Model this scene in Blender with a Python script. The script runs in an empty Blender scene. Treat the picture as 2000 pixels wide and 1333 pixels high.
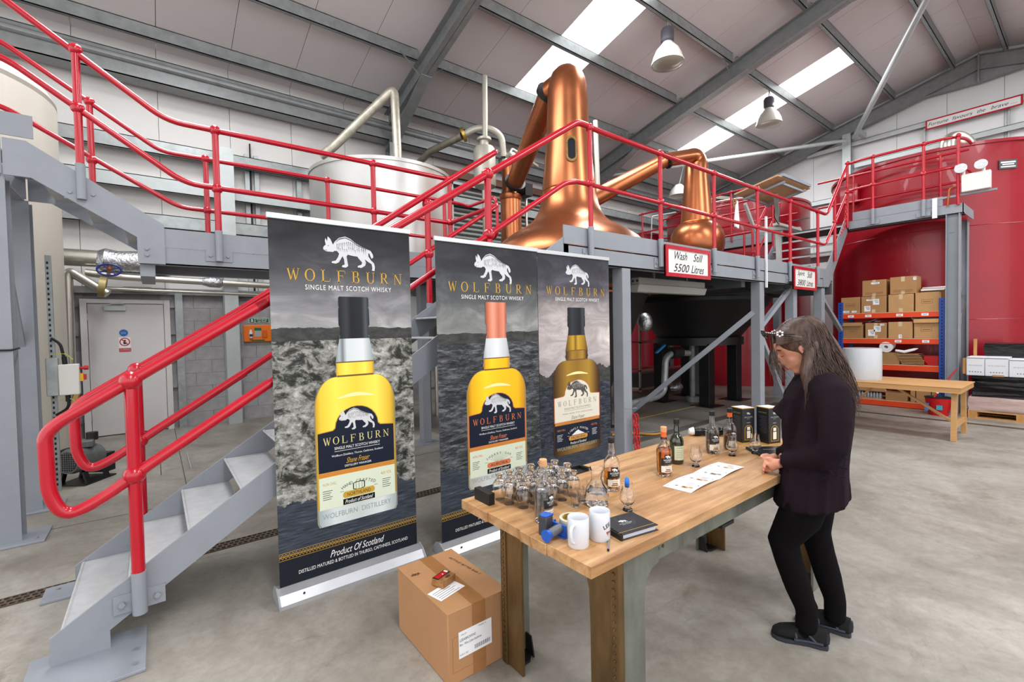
import bpy, bmesh, math, random
from math import sin, cos, pi, radians, sqrt, atan2
from mathutils import Vector, Matrix
random.seed(7)
SC = bpy.context.scene
COL = SC.collection
# ------------------------------------------------------------------ camera
YAW, PITCH, ROLL, HC, FPX = radians(52.2), radians(1.52), radians(-1.17), 1.5, 898.0
_f = Vector((cos(YAW)*cos(PITCH), sin(YAW)*cos(PITCH), -sin(PITCH)))
_r0 = Vector((sin(YAW), -cos(YAW), 0)); _u0 = _r0.cross(_f)
_r = _r0*cos(ROLL)+_u0*sin(ROLL); _u = -_r0*sin(ROLL)+_u0*cos(ROLL)
cam = bpy.data.cameras.new('camera'); camo = bpy.data.objects.new('camera', cam); COL.objects.link(camo)
cam.sensor_width = 36; cam.lens = 36*FPX/2000; cam.clip_start = .05; cam.clip_end = 200
camo.matrix_world = Matrix.Translation((0, 0, HC)) @ Matrix(((_r.x, _u.x, -_f.x), (_r.y, _u.y, -_f.y), (_r.z, _u.z, -_f.z))).to_4x4()
SC.camera = camo
# ------------------------------------------------------------------ light
w = bpy.data.worlds.new('world'); SC.world = w; w.use_nodes = True
bg = w.node_tree.nodes['Background']; bg.inputs[0].default_value = (.985, .975, 1, 1); bg.inputs[1].default_value = 2.2
SC.view_settings.view_transform = 'Standard'; SC.view_settings.look = 'None'; SC.view_settings.gamma = 1
SC.view_settings.use_curve_mapping = False; SC.view_settings.exposure = 0.0
SC.cycles.max_bounces = 10; SC.cycles.transparent_max_bounces = 12; SC.cycles.transmission_bounces = 8; SC.cycles.glossy_bounces = 4
SC.cycles.diffuse_bounces = 6; SC.cycles.caustics_refractive = False; SC.cycles.caustics_reflective = False
SC.cycles.sample_clamp_indirect = 6
def area(name, loc, rot, sx, sy, power, col=(1, 1, 1)):
    l = bpy.data.lights.new(name, 'AREA'); l.shape = 'RECTANGLE'; l.size = sx; l.size_y = sy; l.energy = power; l.color = col
    o = bpy.data.objects.new(name, l); COL.objects.link(o); o.location = loc; o.rotation_euler = rot; return o
# daylight falling in through the roof lights (each lamp fills one roof light opening)
SLOPE = .25; SA = math.atan(SLOPE)
def roof_z(y): return 6.0+SLOPE*(9.2-y) if y > 1.9 else 6.0+SLOPE*(9.2-1.9)-SLOPE*(1.9-y)
for i, (x0, ya, yb) in enumerate(((6.5, 3.5, 7.6), (12.4, 3.5, 7.5), (.6, 3.5, 7.6), (6.5, -3.9, .3), (12.4, -3.9, .3), (.6, -3.9, .3))):
    yc = (ya+yb)/2; sgn = -1 if yc > 1.9 else 1
    area('skylight_daylight', (x0, yc, roof_z(yc)-.28), (SA*sgn, 0, 0), 1.0, yb-ya, 260, (.97, .98, 1))
# ------------------------------------------------------------------ helpers
def tag(o, label=None, cat=None, group=None, kind=None):
    if label: o['label'] = label
    if cat: o['category'] = cat
    if group: o['group'] = group
    if kind: o['kind'] = kind
    return o
def thing(name, label, cat, loc=(0, 0, 0), group=None, rz=0):
    o = bpy.data.objects.new(name, None); COL.objects.link(o); o.location = loc; o.rotation_euler = (0, 0, rz); o.empty_display_size = .1
    return tag(o, label, cat, group)
def copy_tree(o, parent=None):
    c = o.copy(); COL.objects.link(c); c.parent = parent
    for ch in o.children: copy_tree(ch, c)
    return c
SPLIT = set('sock stringer post_bracket anchor_bolt bracket_bolt splice_bolt kick_plate edge_beam deck_plate floor_joist rear_beam cross_rail edge_frame apron base_plate guide_rail frame_bolt flange_bolt dome_bolt leg rim tread brace landing eyebrow eyelash lens wheel_rim spoke strap tape bottle door_frame base_ring paper_sheets front_flap under_strap bolt apron_rivet clip shoe_strap'.split())
I4 = Matrix.Identity(4)
class MB:
    def __init__(s): s.v = []; s.f = []; s.M = I4
    def add(s, vs, fs):
        n = len(s.v); M = s.M
        if M is I4: s.v += [tuple(p) for p in vs]
        else: s.v += [tuple(M @ Vector(p)) for p in vs]
        s.f += [tuple(i+n for i in f) for f in fs]
    def box(s, a, b):
        x0, x1 = sorted((a[0], b[0])); y0, y1 = sorted((a[1], b[1])); z0, z1 = sorted((a[2], b[2]))
        s.add([(x0, y0, z0), (x1, y0, z0), (x1, y1, z0), (x0, y1, z0), (x0, y0, z1), (x1, y0, z1), (x1, y1, z1), (x0, y1, z1)],
              [(3, 2, 1, 0), (4, 5, 6, 7), (0, 1, 5, 4), (1, 2, 6, 5), (2, 3, 7, 6), (3, 0, 4, 7)]); return s
    def cb(s, c, d): return s.box((c[0]-d[0]/2, c[1]-d[1]/2, c[2]-d[2]/2), (c[0]+d[0]/2, c[1]+d[1]/2, c[2]+d[2]/2))
    def bar(s, a, b, w, h, up=(0, 0, 1)):
        a = Vector(a); b = Vector(b); d = (b-a).normalized(); up = Vector(up)
        if abs(d.dot(up)) > .99: up = Vector((1, 0, 0))
        sd = d.cross(up).normalized(); u = sd.cross(d)
        vs = [p+sd*i*w/2+u*j*h/2 for p in (a, b) for i, j in ((-1, -1), (1, -1), (1, 1), (-1, 1))]
        s.add(vs, [(3, 2, 1, 0), (4, 5, 6, 7), (0, 1, 5, 4), (1, 2, 6, 5), (2, 3, 7, 6), (3, 0, 4, 7)]); return s
    def ring(s, rings, close=False, cap=True):
        n = len(rings[0]); vs = [p for r in rings for p in r]; fs = []
        m = len(rings)
        for i in range(m if close else m-1):
            for j in range(n):
                a = i*n+j; b = i*n+(j+1) % n; c = ((i+1) % m)*n+(j+1) % n; d = ((i+1) % m)*n+j
                fs.append((a, b, c, d))
        if cap and not close: fs.append(tuple(range(n-1, -1, -1))); fs.append(tuple((m-1)*n+j for j in range(n)))
        s.add(vs, fs); return s
    def tube(s, pts, r, seg=10, close=False):
        pts = [Vector(p) for p in pts]; rs = r if isinstance(r, (list, tuple)) else [r]*len(pts); rings = []; n = len(pts)
        t0 = (pts[1]-pts[0]).normalized(); ref = Vector((0, 0, 1)) if abs(t0.z) < .9 else Vector((1, 0, 0)); u = t0.cross(ref).normalized()
        for i, p in enumerate(pts):
            if close: t = (pts[(i+1) % n]-pts[i-1]).normalized()
            elif i == 0: t = t0
            elif i == n-1: t = (pts[-1]-pts[-2]).normalized()
            else: t = ((pts[i+1]-p).normalized()+(p-pts[i-1]).normalized()).normalized()
            u = (u-t*u.dot(t)).normalized(); v = t.cross(u)
            k = 1
            if 0 < i < n-1: k = 1/max(.5, t.dot((p-pts[i-1]).normalized()))
            rings.append([p+(u*cos(a)+v*sin(a))*rs[i]*(k if False else 1) for a in (2*pi*j/seg for j in range(seg))])
        return s.ring(rings, close)
    def lathe(s, prof, c=(0, 0, 0), seg=32, a0=0, a1=2*pi):
        full = abs(a1-a0-2*pi) < 1e-6; k = seg if full else seg+1
        rings = [[(c[0]+max(r, 1e-4)*cos(a0+(a1-a0)*j/seg), c[1]+max(r, 1e-4)*sin(a0+(a1-a0)*j/seg), c[2]+z) for j in range(k)] for r, z in prof]
        if full: return s.ring(rings, cap=(prof[0] != prof[-1]))
        vs = [p for r in rings for p in r]; fs = [(i*k+j, i*k+j+1, (i+1)*k+j+1, (i+1)*k+j) for i in range(len(prof)-1) for j in range(seg)]
        s.add(vs, fs); return s
    def cyl(s, a, b, r, r2=None, seg=16): return s.tube([a, b], [r, r if r2 is None else r2], seg)
    def ball(s, c, r, seg=10, sz=(1, 1, 1)):
        rr = []
        for i in range(seg//2+1):
            t = pi*i/(seg//2); rr.append([(c[0]+max(sin(t), 1e-3)*cos(2*pi*j/seg)*r*sz[0], c[1]+max(sin(t), 1e-3)*sin(2*pi*j/seg)*r*sz[1], c[2]-cos(t)*r*sz[2]) for j in range(seg)])
        return s.ring(rr)
    def prism(s, poly, d, n=None):
        """poly: 3D points in a plane, extruded by vector d"""
        k = len(poly); d = Vector(d); vs = [Vector(p) for p in poly]; vs = vs+[p+d for p in vs]
        s.add(vs, [tuple(range(k)), tuple(range(2*k-1, k-1, -1))]+[((i+1) % k, i, i+k, (i+1) % k+k) for i in range(k)]); return s
    def poly(s, pts): s.add(pts, [tuple(range(len(pts)))]); return s
    def islands(s):
        par = list(range(len(s.v)))
        def find(a):
            while par[a] != a: par[a] = par[par[a]]; a = par[a]
            return a
        for f in s.f:
            r0 = find(f[0])
            for i in f[1:]: par[find(i)] = r0
        g = {}
        for f in s.f: g.setdefault(find(f[0]), []).append(f)
        out = []
        for fs in g.values():
            ix = {}; q = MB()
            for f in fs:
                for i in f:
                    if i not in ix: ix[i] = len(q.v); q.v.append(s.v[i])
            q.f = [tuple(ix[i] for i in f) for f in fs]; out.append(q)
        return out
    def build(s, name, m, parent=None, world=True, smooth=True, kind=None, label=None, ang=35, bevel=0):
        if parent and kind is None and name in SPLIT:
            isl = s.islands()
            if len(isl) > 1:
                for q in isl[1:]: q._one(name, m, parent, world, smooth, kind, label, ang, bevel)
                return isl[0]._one(name, m, parent, world, smooth, kind, label, ang, bevel)
        return s._one(name, m, parent, world, smooth, kind, label, ang, bevel)
    def _one(s, name, m, parent=None, world=True, smooth=True, kind=None, label=None, ang=35, bevel=0):
        me = bpy.data.meshes.new(name); me.from_pydata([tuple(p) for p in s.v], [], s.f); me.update()
        bm = bmesh.new(); bm.from_mesh(me); bmesh.ops.recalc_face_normals(bm, faces=bm.faces)
        big = [f for f in bm.faces if len(f.verts) > 4]
        if big: bmesh.ops.triangulate(bm, faces=big)
        bm.to_mesh(me); bm.free()
        if m: me.materials.append(m)
        if smooth and len(me.polygons):
            me.polygons.foreach_set('use_smooth', [True]*len(me.polygons)); me.set_sharp_from_angle(angle=radians(ang))
        o = bpy.data.objects.new(name, me); COL.objects.link(o)
        if parent:
            o.parent = parent
            if world:
                L = Vector((0, 0, 0)); p = parent
                while p: L = L+Vector(p.location); p = p.parent
                o.location = -L
        if bevel:
            b = o.modifiers.new('b', 'BEVEL'); b.width = bevel; b.segments = 2; b.limit_method = 'ANGLE'; b.angle_limit = radians(50)
        if kind: o['kind'] = kind
        if label: o['label'] = label
        return o
def bend(pts, r=.08, n=5):
    """round the corners of a polyline"""
    pts = [Vector(p) for p in pts]; out = [pts[0]]
    for i in range(1, len(pts)-1):
        a, b, c = pts[i-1], pts[i], pts[i+1]; d1 = (a-b); d2 = (c-b); k = min(r, d1.length*.49, d2.length*.49)
        p = b+d1.normalized()*k; q = b+d2.normalized()*k
        for j in range(n+1):
            t = j/n; out.append(p*(1-t)**2+b*2*t*(1-t)+q*t*t)
    out.append(pts[-1]); return out
def frame(o, u, v):
    """matrix mapping (x,y,z)->o+u*x+v*y+n*z"""
    u = Vector(u).normalized(); v = Vector(v).normalized(); n = u.cross(v)
    return Matrix(((u.x, v.x, n.x, o[0]), (u.y, v.y, n.y, o[1]), (u.z, v.z, n.z, o[2]), (0, 0, 0, 1)))
# ------------------------------------------------------------------ materials
MATS = {}
def hexc(h):
    h = h.lstrip('#'); c = [int(h[i:i+2], 16)/255 for i in (0, 2, 4)]
    return tuple((x/12.92 if x <= .04045 else ((x+.055)/1.055)**2.4) for x in c)+(1,)
def N(nt, t, **k):
    n = nt.nodes.new(t)
    for a, b in k.items(): setattr(n, a, b)
    return n
def mat(name, col, rough=.5, metal=0, var=0, vs=3, bump=0, bs=40, trans=0, ior=1.45, coat=0, spec=.5, emit=0, alpha=1, stretch=(1, 1, 1), col2=None, rvar=0, detail=6):
    if name in MATS: return MATS[name]
    m = bpy.data.materials.new(name); m.use_nodes = True; nt = m.node_tree; b = nt.nodes['Principled BSDF']; MATS[name] = m
    c = hexc(col) if isinstance(col, str) else col
    b.inputs['Base Color'].default_value = c; b.inputs['Roughness'].default_value = rough; b.inputs['Metallic'].default_value = metal
    b.inputs['Transmission Weight'].default_value = trans; b.inputs['IOR'].default_value = ior; b.inputs['Coat Weight'].default_value = coat
    b.inputs['Specular IOR Level'].default_value = spec; b.inputs['Alpha'].default_value = alpha
    if emit: b.inputs['Emission Color'].default_value = c; b.inputs['Emission Strength'].default_value = emit
    if var or bump or rvar:
        tc = N(nt, 'ShaderNodeTexCoord'); mp = N(nt, 'ShaderNodeMapping'); mp.inputs['Scale'].default_value = stretch
        nt.links.new(tc.outputs['Object'], mp.inputs[0])
    if var or rvar:
        n = N(nt, 'ShaderNodeTexNoise'); n.inputs['Scale'].default_value = vs; n.inputs['Detail'].default_value = detail; n.inputs['Roughness'].default_value = .62
        nt.links.new(mp.outputs[0], n.inputs[0])
    if var:
        mx = N(nt, 'ShaderNodeMix', data_type='RGBA'); rp = N(nt, 'ShaderNodeValToRGB'); rp.color_ramp.elements[0].position = .33; rp.color_ramp.elements[1].position = .67
        nt.links.new(n.outputs[0], rp.inputs[0]); nt.links.new(rp.outputs[0], mx.inputs['Factor'])
        c2 = hexc(col2) if isinstance(col2, str) else (tuple(min(1, x*(1+var)) for x in c[:3])+(1,))
        c1 = c if col2 else tuple(x*(1-var) for x in c[:3])+(1,)
        mx.inputs['A'].default_value = c1; mx.inputs['B'].default_value = c2; nt.links.new(mx.outputs['Result'], b.inputs['Base Color'])
    if rvar:
        mr = N(nt, 'ShaderNodeMapRange'); mr.inputs[3].default_value = max(0, rough-rvar); mr.inputs[4].default_value = rough+rvar
        nt.links.new(n.outputs[0], mr.inputs[0]); nt.links.new(mr.outputs[0], b.inputs['Roughness'])
    if bump:
        n2 = N(nt, 'ShaderNodeTexNoise'); n2.inputs['Scale'].default_value = bs; n2.inputs['Detail'].default_value = 4
        bp = N(nt, 'ShaderNodeBump'); bp.inputs['Strength'].default_value = bump; bp.inputs['Distance'].default_value = .01
        nt.links.new(mp.outputs[0], n2.inputs[0]); nt.links.new(n2.outputs[0], bp.inputs['Height']); nt.links.new(bp.outputs[0], b.inputs['Normal'])
    return m
RED = mat('red_gloss_paint', '#b00a22', .24, coat=.3, var=.06, vs=8)
STEEL = mat('grey_painted_steel', '#888d94', .5, var=.05, vs=5, bump=.05)
GALV = mat('galvanised_steel', '#8d9292', .42, .5, var=.14, vs=7, col2='#a3a9a8')
GALVD = mat('galvanised_rafter', '#8c8f8f', .5, .35, var=.12, vs=7)
GALVL = mat('galvanised_light', '#b2b8b7', .45, .3, var=.05, vs=7)
STAIN = mat('stainless_steel', '#c2beb4', .3, .85, var=.08, vs=5)
BRUSH = mat('brushed_vessel', '#bcbcb9', .42, .85, var=.06, vs=2.2, bump=.04, bs=25, rvar=.12)
CREAMM = mat('cream_vessel_cladding', '#c6c0b4', .55, .15, var=.06, vs=2, stretch=(1, 1, .2))
COPPER = mat('polished_copper', '#b06a44', .3, .82, var=.1, vs=2.4, rvar=.08)
COPPERD = mat('aged_copper', '#a35a2c', .4, .8, var=.25, vs=5)
BLACK = mat('black_matt', '#111012', .55)
BLACKM = mat('black_painted_steel', '#131213', .42, var=.3, vs=4)
WHITE = mat('white_satin', '#dcdad6', .45)
CARD = mat('cardboard', '#a97e52', .8, var=.07, vs=7, stretch=(1, 1, .3))
CARD2 = mat('cardboard_side', '#b4875a', .8, var=.08, vs=9)
TAPE = mat('brown_parcel_tape', '#9a6b40', .28, var=.07, vs=20)
GLASS = mat('clear_glass', '#ffffff', .02, trans=1, ior=1.45)
BRASS = mat('brass', '#b59a4c', .35, .9, var=.2, vs=30)
DKSTEEL = mat('dark_iron', '#2c2b2a', .5, .5, var=.2, vs=20)
PLASTW = mat('white_plastic', '#d9d8d2', .4)
INK = mat('black_ink', '#14141a', .6)
RUBBER = mat('black_rubber', '#0d0d0e', .6)
YEL = mat('yellow_plastic', '#d9a818', .4)
REDP = mat('red_plastic', '#b31316', .35)
BLUEP = mat('blue_plastic', '#1f55b4', .3)
WHITEP = mat('white_paper', '#e9eaea', .65)
# ------------------------------------------------------------------ lettering
_fc = {}
def text(mb, s, M, width=None, height=None, shear=0, space=1.0, align='CENTER', bold=0):
    key = (s, shear, space, bold)
    if key not in _fc:
        cu = bpy.data.curves.new('lettering', 'FONT'); cu.body = s; cu.shear = shear; cu.space_character = space; cu.resolution_u = 3; cu.offset = bold
        o = bpy.data.objects.new('lettering', cu); me = o.to_mesh()
        vs = [tuple(v.co) for v in me.vertices]; fs = [tuple(p.vertices) for p in me.polygons]
        o.to_mesh_clear(); bpy.data.objects.remove(o); bpy.data.curves.remove(cu); _fc[key] = (vs, fs)
    vs, fs = _fc[key]
    if not vs: return
    xs = [v[0] for v in vs]; ys = [v[1] for v in vs]; W = max(xs)-min(xs); H = max(ys)-min(ys)
    sx = (width/W) if width else height/H; sy = (height/H) if height else sx
    ox = {'CENTER': (max(xs)+min(xs))/2, 'LEFT': min(xs), 'RIGHT': max(xs)}[align]; oy = (max(ys)+min(ys))/2
    old = mb.M; mb.M = old @ M if old is not I4 else M
    mb.add([((x-ox)*sx, (y-oy)*sy, 0) for x, y, z in vs], fs); mb.M = old
def T(x, y, z=0): return Matrix.Translation((x, y, z))
# serif capitals for the spaced title
def _st(x0, y0, x1, y1, w): return ('s', x0, y0, x1, y1, w)
SER = {
 'W': [_st(.02, 1, .3, 0, .13), _st(.3, 0, .52, 1, .05), _st(.48, 1, .72, 0, .13), _st(.72, 0, .98, 1, .05), ('h', -.06, .14, 1), ('h', .4, .62, 1), ('h', .86, 1.06, 1)],
 'O': [('o',)],
 'L': [_st(.22, 0, .22, 1, .14), ('h', .05, .4, 1), ('h', .05, .85, 0), _st(.85, 0, .87, .28, .04)],
 'F': [_st(.22, 0, .22, 1, .14), ('h', .05, .85, 1), ('h', .05, .4, 0), _st(.84, 1, .86, .74, .04), ('h', .25, .62, .52), _st(.62, .4, .62, .64, .04)],
 'B': [_st(.22, 0, .22, 1, .14), ('h', .05, .55, 1), ('h', .05, .55, 0), ('c', .5, .76, .24, .24), ('c', .52, .26, .3, .28), ('h', .25, .55, .52)],
 'U': [_st(.2, .3, .2, 1, .14), ('h', .04, .38, 1), _st(.8, .3, .8, 1, .06), ('h', .66, .94, 1), ('u',)],
 'R': [_st(.22, 0, .22, 1, .14), ('h', .05, .55, 1), ('h', .05, .4, 0), ('c', .5, .74, .27, .26), ('h', .25, .52, .48), _st(.48, .48, .86, 0, .14), ('h', .72, 1.0, 0)],
 'N': [_st(.18, 0, .18, 1, .05), _st(.14, 1, .84, 0, .14), _st(.84, 0, .84, 1, .05), ('h', 0, .24, 1), ('h', .04, .32, 0), ('h', .7, .98, 1)]}
def serif(mb, word, M, width, height, gap=.9):
    old = mb.M; n = len(word); cw = height*.85; pitch = (width-cw)/(n-1)
    for i, ch in enumerate(word):
        mb.M = (old @ M if old is not I4 else M) @ T(-width/2+i*pitch, -height/2, 0) @ Matrix.Diagonal((cw, height, 1, 1))
        for g in SER[ch]:
            if g[0] == 's':
                _, a, b, c, d, w_ = g; mb.poly([(a-w_/2, b, 0), (a+w_/2, b, 0), (c+w_/2, d, 0), (c-w_/2, d, 0)])
            elif g[0] == 'h': mb.poly([(g[1], g[3]-(.05 if g[3] == 1 else 0), 0), (g[2], g[3]-(.05 if g[3] == 1 else 0), 0), (g[2], g[3]+(.05 if g[3] != 1 else 0), 0), (g[1], g[3]+(.05 if g[3] != 1 else 0), 0)])
            else:
                if g[0] == 'o': cx, cy, rx, ry, a0, a1 = .5, .5, .47, .5, 0, 2*pi
                elif g[0] == 'c': cx, cy, rx, ry, a0, a1 = g[1], g[2], g[3], g[4], -pi/2, pi/2
                else: cx, cy, rx, ry, a0, a1 = .5, .32, .35, .32, pi, 2*pi
                k = 18
                for j in range(k):
                    a = a0+(a1-a0)*j/k; b = a0+(a1-a0)*(j+1)/k
                    def pt(t, inn):
                        th = .05+.1*abs(cos(t)); return (cx+(rx-(th if inn else 0))*cos(t), cy+(ry-(.05 if inn else 0))*sin(t), 0)
                    mb.poly([pt(a, 0), pt(b, 0), pt(b, 1), pt(a, 1)])
    mb.M = old
WOLF = [(378,268),(385,255),(395,248),(390,222),(394,204),(405,224),(408,192),(424,206),(436,232),(440,243),(452,222),(480,195),(520,182),(555,195),(590,220),(640,245),(690,262),(705,285),(708,305),(697,315),(688,300),(682,282),(674,278),(674,300),(690,325),(712,345),(718,370),(714,398),(695,396),(700,380),(695,352),(670,338),(648,322),(656,345),(650,365),(625,382),(598,380),(600,370),(625,360),(630,345),(608,322),(598,308),(560,305),(535,300),(526,312),(530,340),(535,375),(520,387),(495,385),(495,375),(512,367),(509,332),(500,312),(490,330),(475,355),(455,365),(430,362),(430,352),(455,345),(470,322),(478,298),(465,282),(450,282),(440,290),(400,290),(380,280)]
def wolf(mb, M, width, dark=None):
    k = width/344; old = mb.M; B = (old @ M if old is not I4 else M)
    mb.M = B; mb.poly([((x-547)*k, (290-y)*k, 0) for x, y in WOLF]); mb.M = old
    if dark is not None:
        o2 = dark.M; dark.M = (o2 @ M if o2 is not I4 else M)
        rnd = random.Random(3)
        def tick(x, y, dx, dy, w=2.2): dark.poly([((x-547)*k, (290-y)*k, .0003), ((x+w-547)*k, (290-y)*k, .0003), ((x+dx+w*.4-547)*k, (290-y-dy)*k, .0003)])
        for i in range(16): x = 465+i*12.5; y = 214+abs(i-6)*3.2; tick(x, y, rnd.uniform(-6, 6), 38+rnd.uniform(-8, 20), 3.4)
        for i in range(14): x = 470+i*14; y = 255+rnd.uniform(-6, 10); tick(x, y, 3, 26, 3)
        for x, y in ((512, 320), (514, 338), (518, 355), (484, 325), (472, 340), (640, 345), (624, 330), (700, 345), (690, 330)): tick(x, y, 12, 5, 3)
        dark.poly([((x-547)*k, (290-y)*k, .0003) for x, y in ((452, 232), (480, 206), (520, 193), (556, 206), (600, 234), (680, 266), (600, 229), (556, 201), (520, 188), (480, 200))])
        dark.poly([((x-547)*k, (290-y)*k, .0003) for x, y in ((405, 252), (413, 249), (411, 256))])
        dark.poly([((x-547)*k, (290-y)*k, .0003) for x, y in ((382, 278), (402, 280), (402, 283))])
        dark.M = o2
# ================================================================== structure
def floor_mat():
    m = bpy.data.materials.new('power_floated_concrete'); m.use_nodes = True; nt = m.node_tree; b = nt.nodes['Principled BSDF']; L = nt.links.new
    tc = N(nt, 'ShaderNodeTexCoord'); vals = []
    def noise(sc, det, rough=.6, st=(1, 1, 1), dist=0):
        mp = N(nt, 'ShaderNodeMapping'); mp.inputs['Scale'].default_value = st; n = N(nt, 'ShaderNodeTexNoise'); n.inputs['Scale'].default_value = sc; n.inputs['Detail'].default_value = det
        n.inputs['Roughness'].default_value = rough; n.inputs['Distortion'].default_value = dist; L(tc.outputs['Object'], mp.inputs[0]); L(mp.outputs[0], n.inputs[0]); return n
    def ramp(n, p0, c0, p1, c1):
        r = N(nt, 'ShaderNodeValToRGB'); e = r.color_ramp.elements; e[0].position = p0; e[0].color = c0; e[1].position = p1; e[1].color = c1; L(n.outputs[0], r.inputs[0]); return r
    a = ramp(noise(.55, 8, .65, dist=.6), .35, hexc('#827c72'), .68, hexc('#b0ada5'))
    bb = ramp(noise(2.3, 8, .7, (1, .7, 1), .5), .4, (.72, .71, .69, 1), .6, (1, 1, 1, 1))
    cc = ramp(noise(16, 6, .75), .38, (.82, .81, .79, 1), .6, (1, 1, 1, 1))
    st = ramp(noise(1.1, 9, .8, dist=1.5), .55, (1, 1, 1, 1), .72, hexc('#b7a488'))
    cur = a.outputs[0]
    for x in (bb, cc, st):
        mx = N(nt, 'ShaderNodeMix', data_type='RGBA', blend_type='MULTIPLY'); mx.inputs['Factor'].default_value = .8; L(cur, mx.inputs['A']); L(x.outputs[0], mx.inputs['B']); cur = mx.outputs['Result']
    sp = noise(75, 2, .5); rs = ramp(sp, .70, (1, 1, 1, 1), .76, (.45, .44, .42, 1))
    mx = N(nt, 'ShaderNodeMix', data_type='RGBA', blend_type='MULTIPLY'); mx.inputs['Factor'].default_value = .5; L(cur, mx.inputs['A']); L(rs.outputs[0], mx.inputs['B']); cur = mx.outputs['Result']
    L(cur, b.inputs['Base Color'])
    mr = N(nt, 'ShaderNodeMapRange'); mr.inputs[3].default_value = .3; mr.inputs[4].default_value = .62; L(noise(1.7, 6).outputs[0], mr.inputs[0]); L(mr.outputs[0], b.inputs['Roughness'])
    bp = N(nt, 'ShaderNodeBump'); bp.inputs['Strength'].default_value = .12; bp.inputs['Distance'].default_value = .01; L(noise(30, 5).outputs[0], bp.inputs['Height']); L(bp.outputs[0], b.inputs['Normal'])
    return m
FLOORM = floor_mat()
fl = MB().box((-8, -8, -.12), (17, 10, 0)).build('floor', FLOORM, smooth=False); tag(fl, kind='structure')
# saw cut joints and the darker kerb of the still bund
JOINT = mat('floor_joint', '#4d4945', .8)
j = MB()
for a, b_ in (((-7, 5.05), (9.2, 5.05)), ((.2, 3.98), (.2, 9.2)), ((5.2, 5.1), (5.2, 9.2))):
    j.box((min(a[0], b_[0])-.004, min(a[1], b_[1])-.004, .0003), (max(a[0], b_[0])+.004, max(a[1], b_[1])+.004, .0012))
tag(j.build('trim_1', JOINT, smooth=False), kind='structure')
KERB = mat('bund_kerb', '#4b4845', .6, var=.15, vs=6)
tag(MB().box((3.2, 3.8, .0002), (9.0, 7.6, .003)).build('trim_50', mat('shaded_bund_floor', '#77726b', .42, var=.16, vs=1.6), smooth=False), kind='structure')  # dark grey bund floor, its colour also carrying the shade below the stills
tag(MB().box((3.9, 3.66, 0), (9.2, 3.80, .012)).build('trim_2', KERB, smooth=False), kind='structure')
tag(MB().box((4.2, 4.6, 0), (9.0, 4.63, .008)).box((9.0, 2.9, 0), (9.03, 4.63, .008)).build('trim_3', mat('yellow_floor_line', '#9a8a3c', .6, var=.3, vs=20), smooth=False), kind='structure')
# floor drains with slotted iron gratings
IRON = mat('rusty_grating_iron', '#4a4038', .7, .3, var=.3, vs=25, col2='#6b5a49')
def drain(label, x0, x1, y0, y1, alongx):
    t = thing('floor_drain', label, 'drain', ((x0+x1)/2, (y0+y1)/2, 0))
    MB().box((x0, y0, .0004), (x1, y1, .002)).build('channel', mat('drain_void', '#0b0a09', .9), t, smooth=False)
    g = MB(); wd = (y1-y0) if alongx else (x1-x0); n = int(((x1-x0) if alongx else (y1-y0))/.034)
    for i in range(n):
        for row in range(3):
            o = .017*(row % 2)
            if alongx:
                a = x0+i*.034+o; yy = y0+.008+(wd-.016)*row/3; g.box((a, yy, .002), (a+.011, yy+(wd-.016)/3, .006))
            else:
                a = y0+i*.034+o; xx = x0+.008+(wd-.016)*row/3; g.box((xx, a, .002), (xx+(wd-.016)/3, a+.011, .006))
    for r in range(4):
        if alongx: yy = y0+wd*r/3; g.box((x0, max(y0, yy-.007), .002), (x1, min(y1, yy+.007), .0065))
        else: xx = x0+wd*r/3; g.box((max(x0, xx-.007), y0, .002), (min(x1, xx+.007), y1, .0065))
    g.build('grating_bars', IRON, t, smooth=False, kind='stuff'); return t
drain('long rusty slotted floor drain grating running left to right under the foreground stairs', -1.9, 3.4, 3.76, 3.88, True)
drain('thin dark floor drain grating running across in front of the orange racking', 9.19, 9.27, -4.5, 3.3, False)
# ---------------------------------------------------------------- cladding, roof
CLAD = mat('ribbed_white_cladding', '#d3d2d0', .5, var=.03, vs=2)
def ribmat(name, col, axis, sc=26):
    m = mat(name, col, .5); nt = m.node_tree; b = nt.nodes['Principled BSDF']; tc = N(nt, 'ShaderNodeTexCoord'); wv = N(nt, 'ShaderNodeTexWave', wave_type='BANDS', bands_direction=axis)
    wv.inputs['Scale'].default_value = sc; wv.inputs['Distortion'].default_value = 0; bp = N(nt, 'ShaderNodeBump'); bp.inputs['Strength'].default_value = .12; bp.inputs['Distance'].default_value = .004
    nt.links.new(tc.outputs['Object'], wv.inputs[0]); nt.links.new(wv.outputs[0], bp.inputs['Height']); nt.links.new(bp.outputs[0], b.inputs['Normal'])
    n = N(nt, 'ShaderNodeTexNoise'); n.inputs['Scale'].default_value = 1.3; n.inputs['Detail'].default_value = 5; mx = N(nt, 'ShaderNodeMix', data_type='RGBA'); c = hexc(col)
    mx.inputs['A'].default_value = tuple(x*.9 for x in c[:3])+(1,); mx.inputs['B'].default_value = c; nt.links.new(tc.outputs['Object'], n.inputs[0]); nt.links.new(n.outputs[0], mx.inputs['Factor']); nt.links.new(mx.outputs['Result'], b.inputs['Base Color'])
    return m
CLX = ribmat('cladding_long_wall', '#e2e0dc', 'X'); CLY = ribmat('cladding_gable', '#e0e1e1', 'Y'); CLR = ribmat('roof_lining', '#e6dfdf', 'X', 20)
wl = MB().box((-6, 9.5, 0), (16.3, 9.6, 6.4)).build('wall_left', CLX, smooth=False); tag(wl, kind='structure')
pm = None
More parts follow.
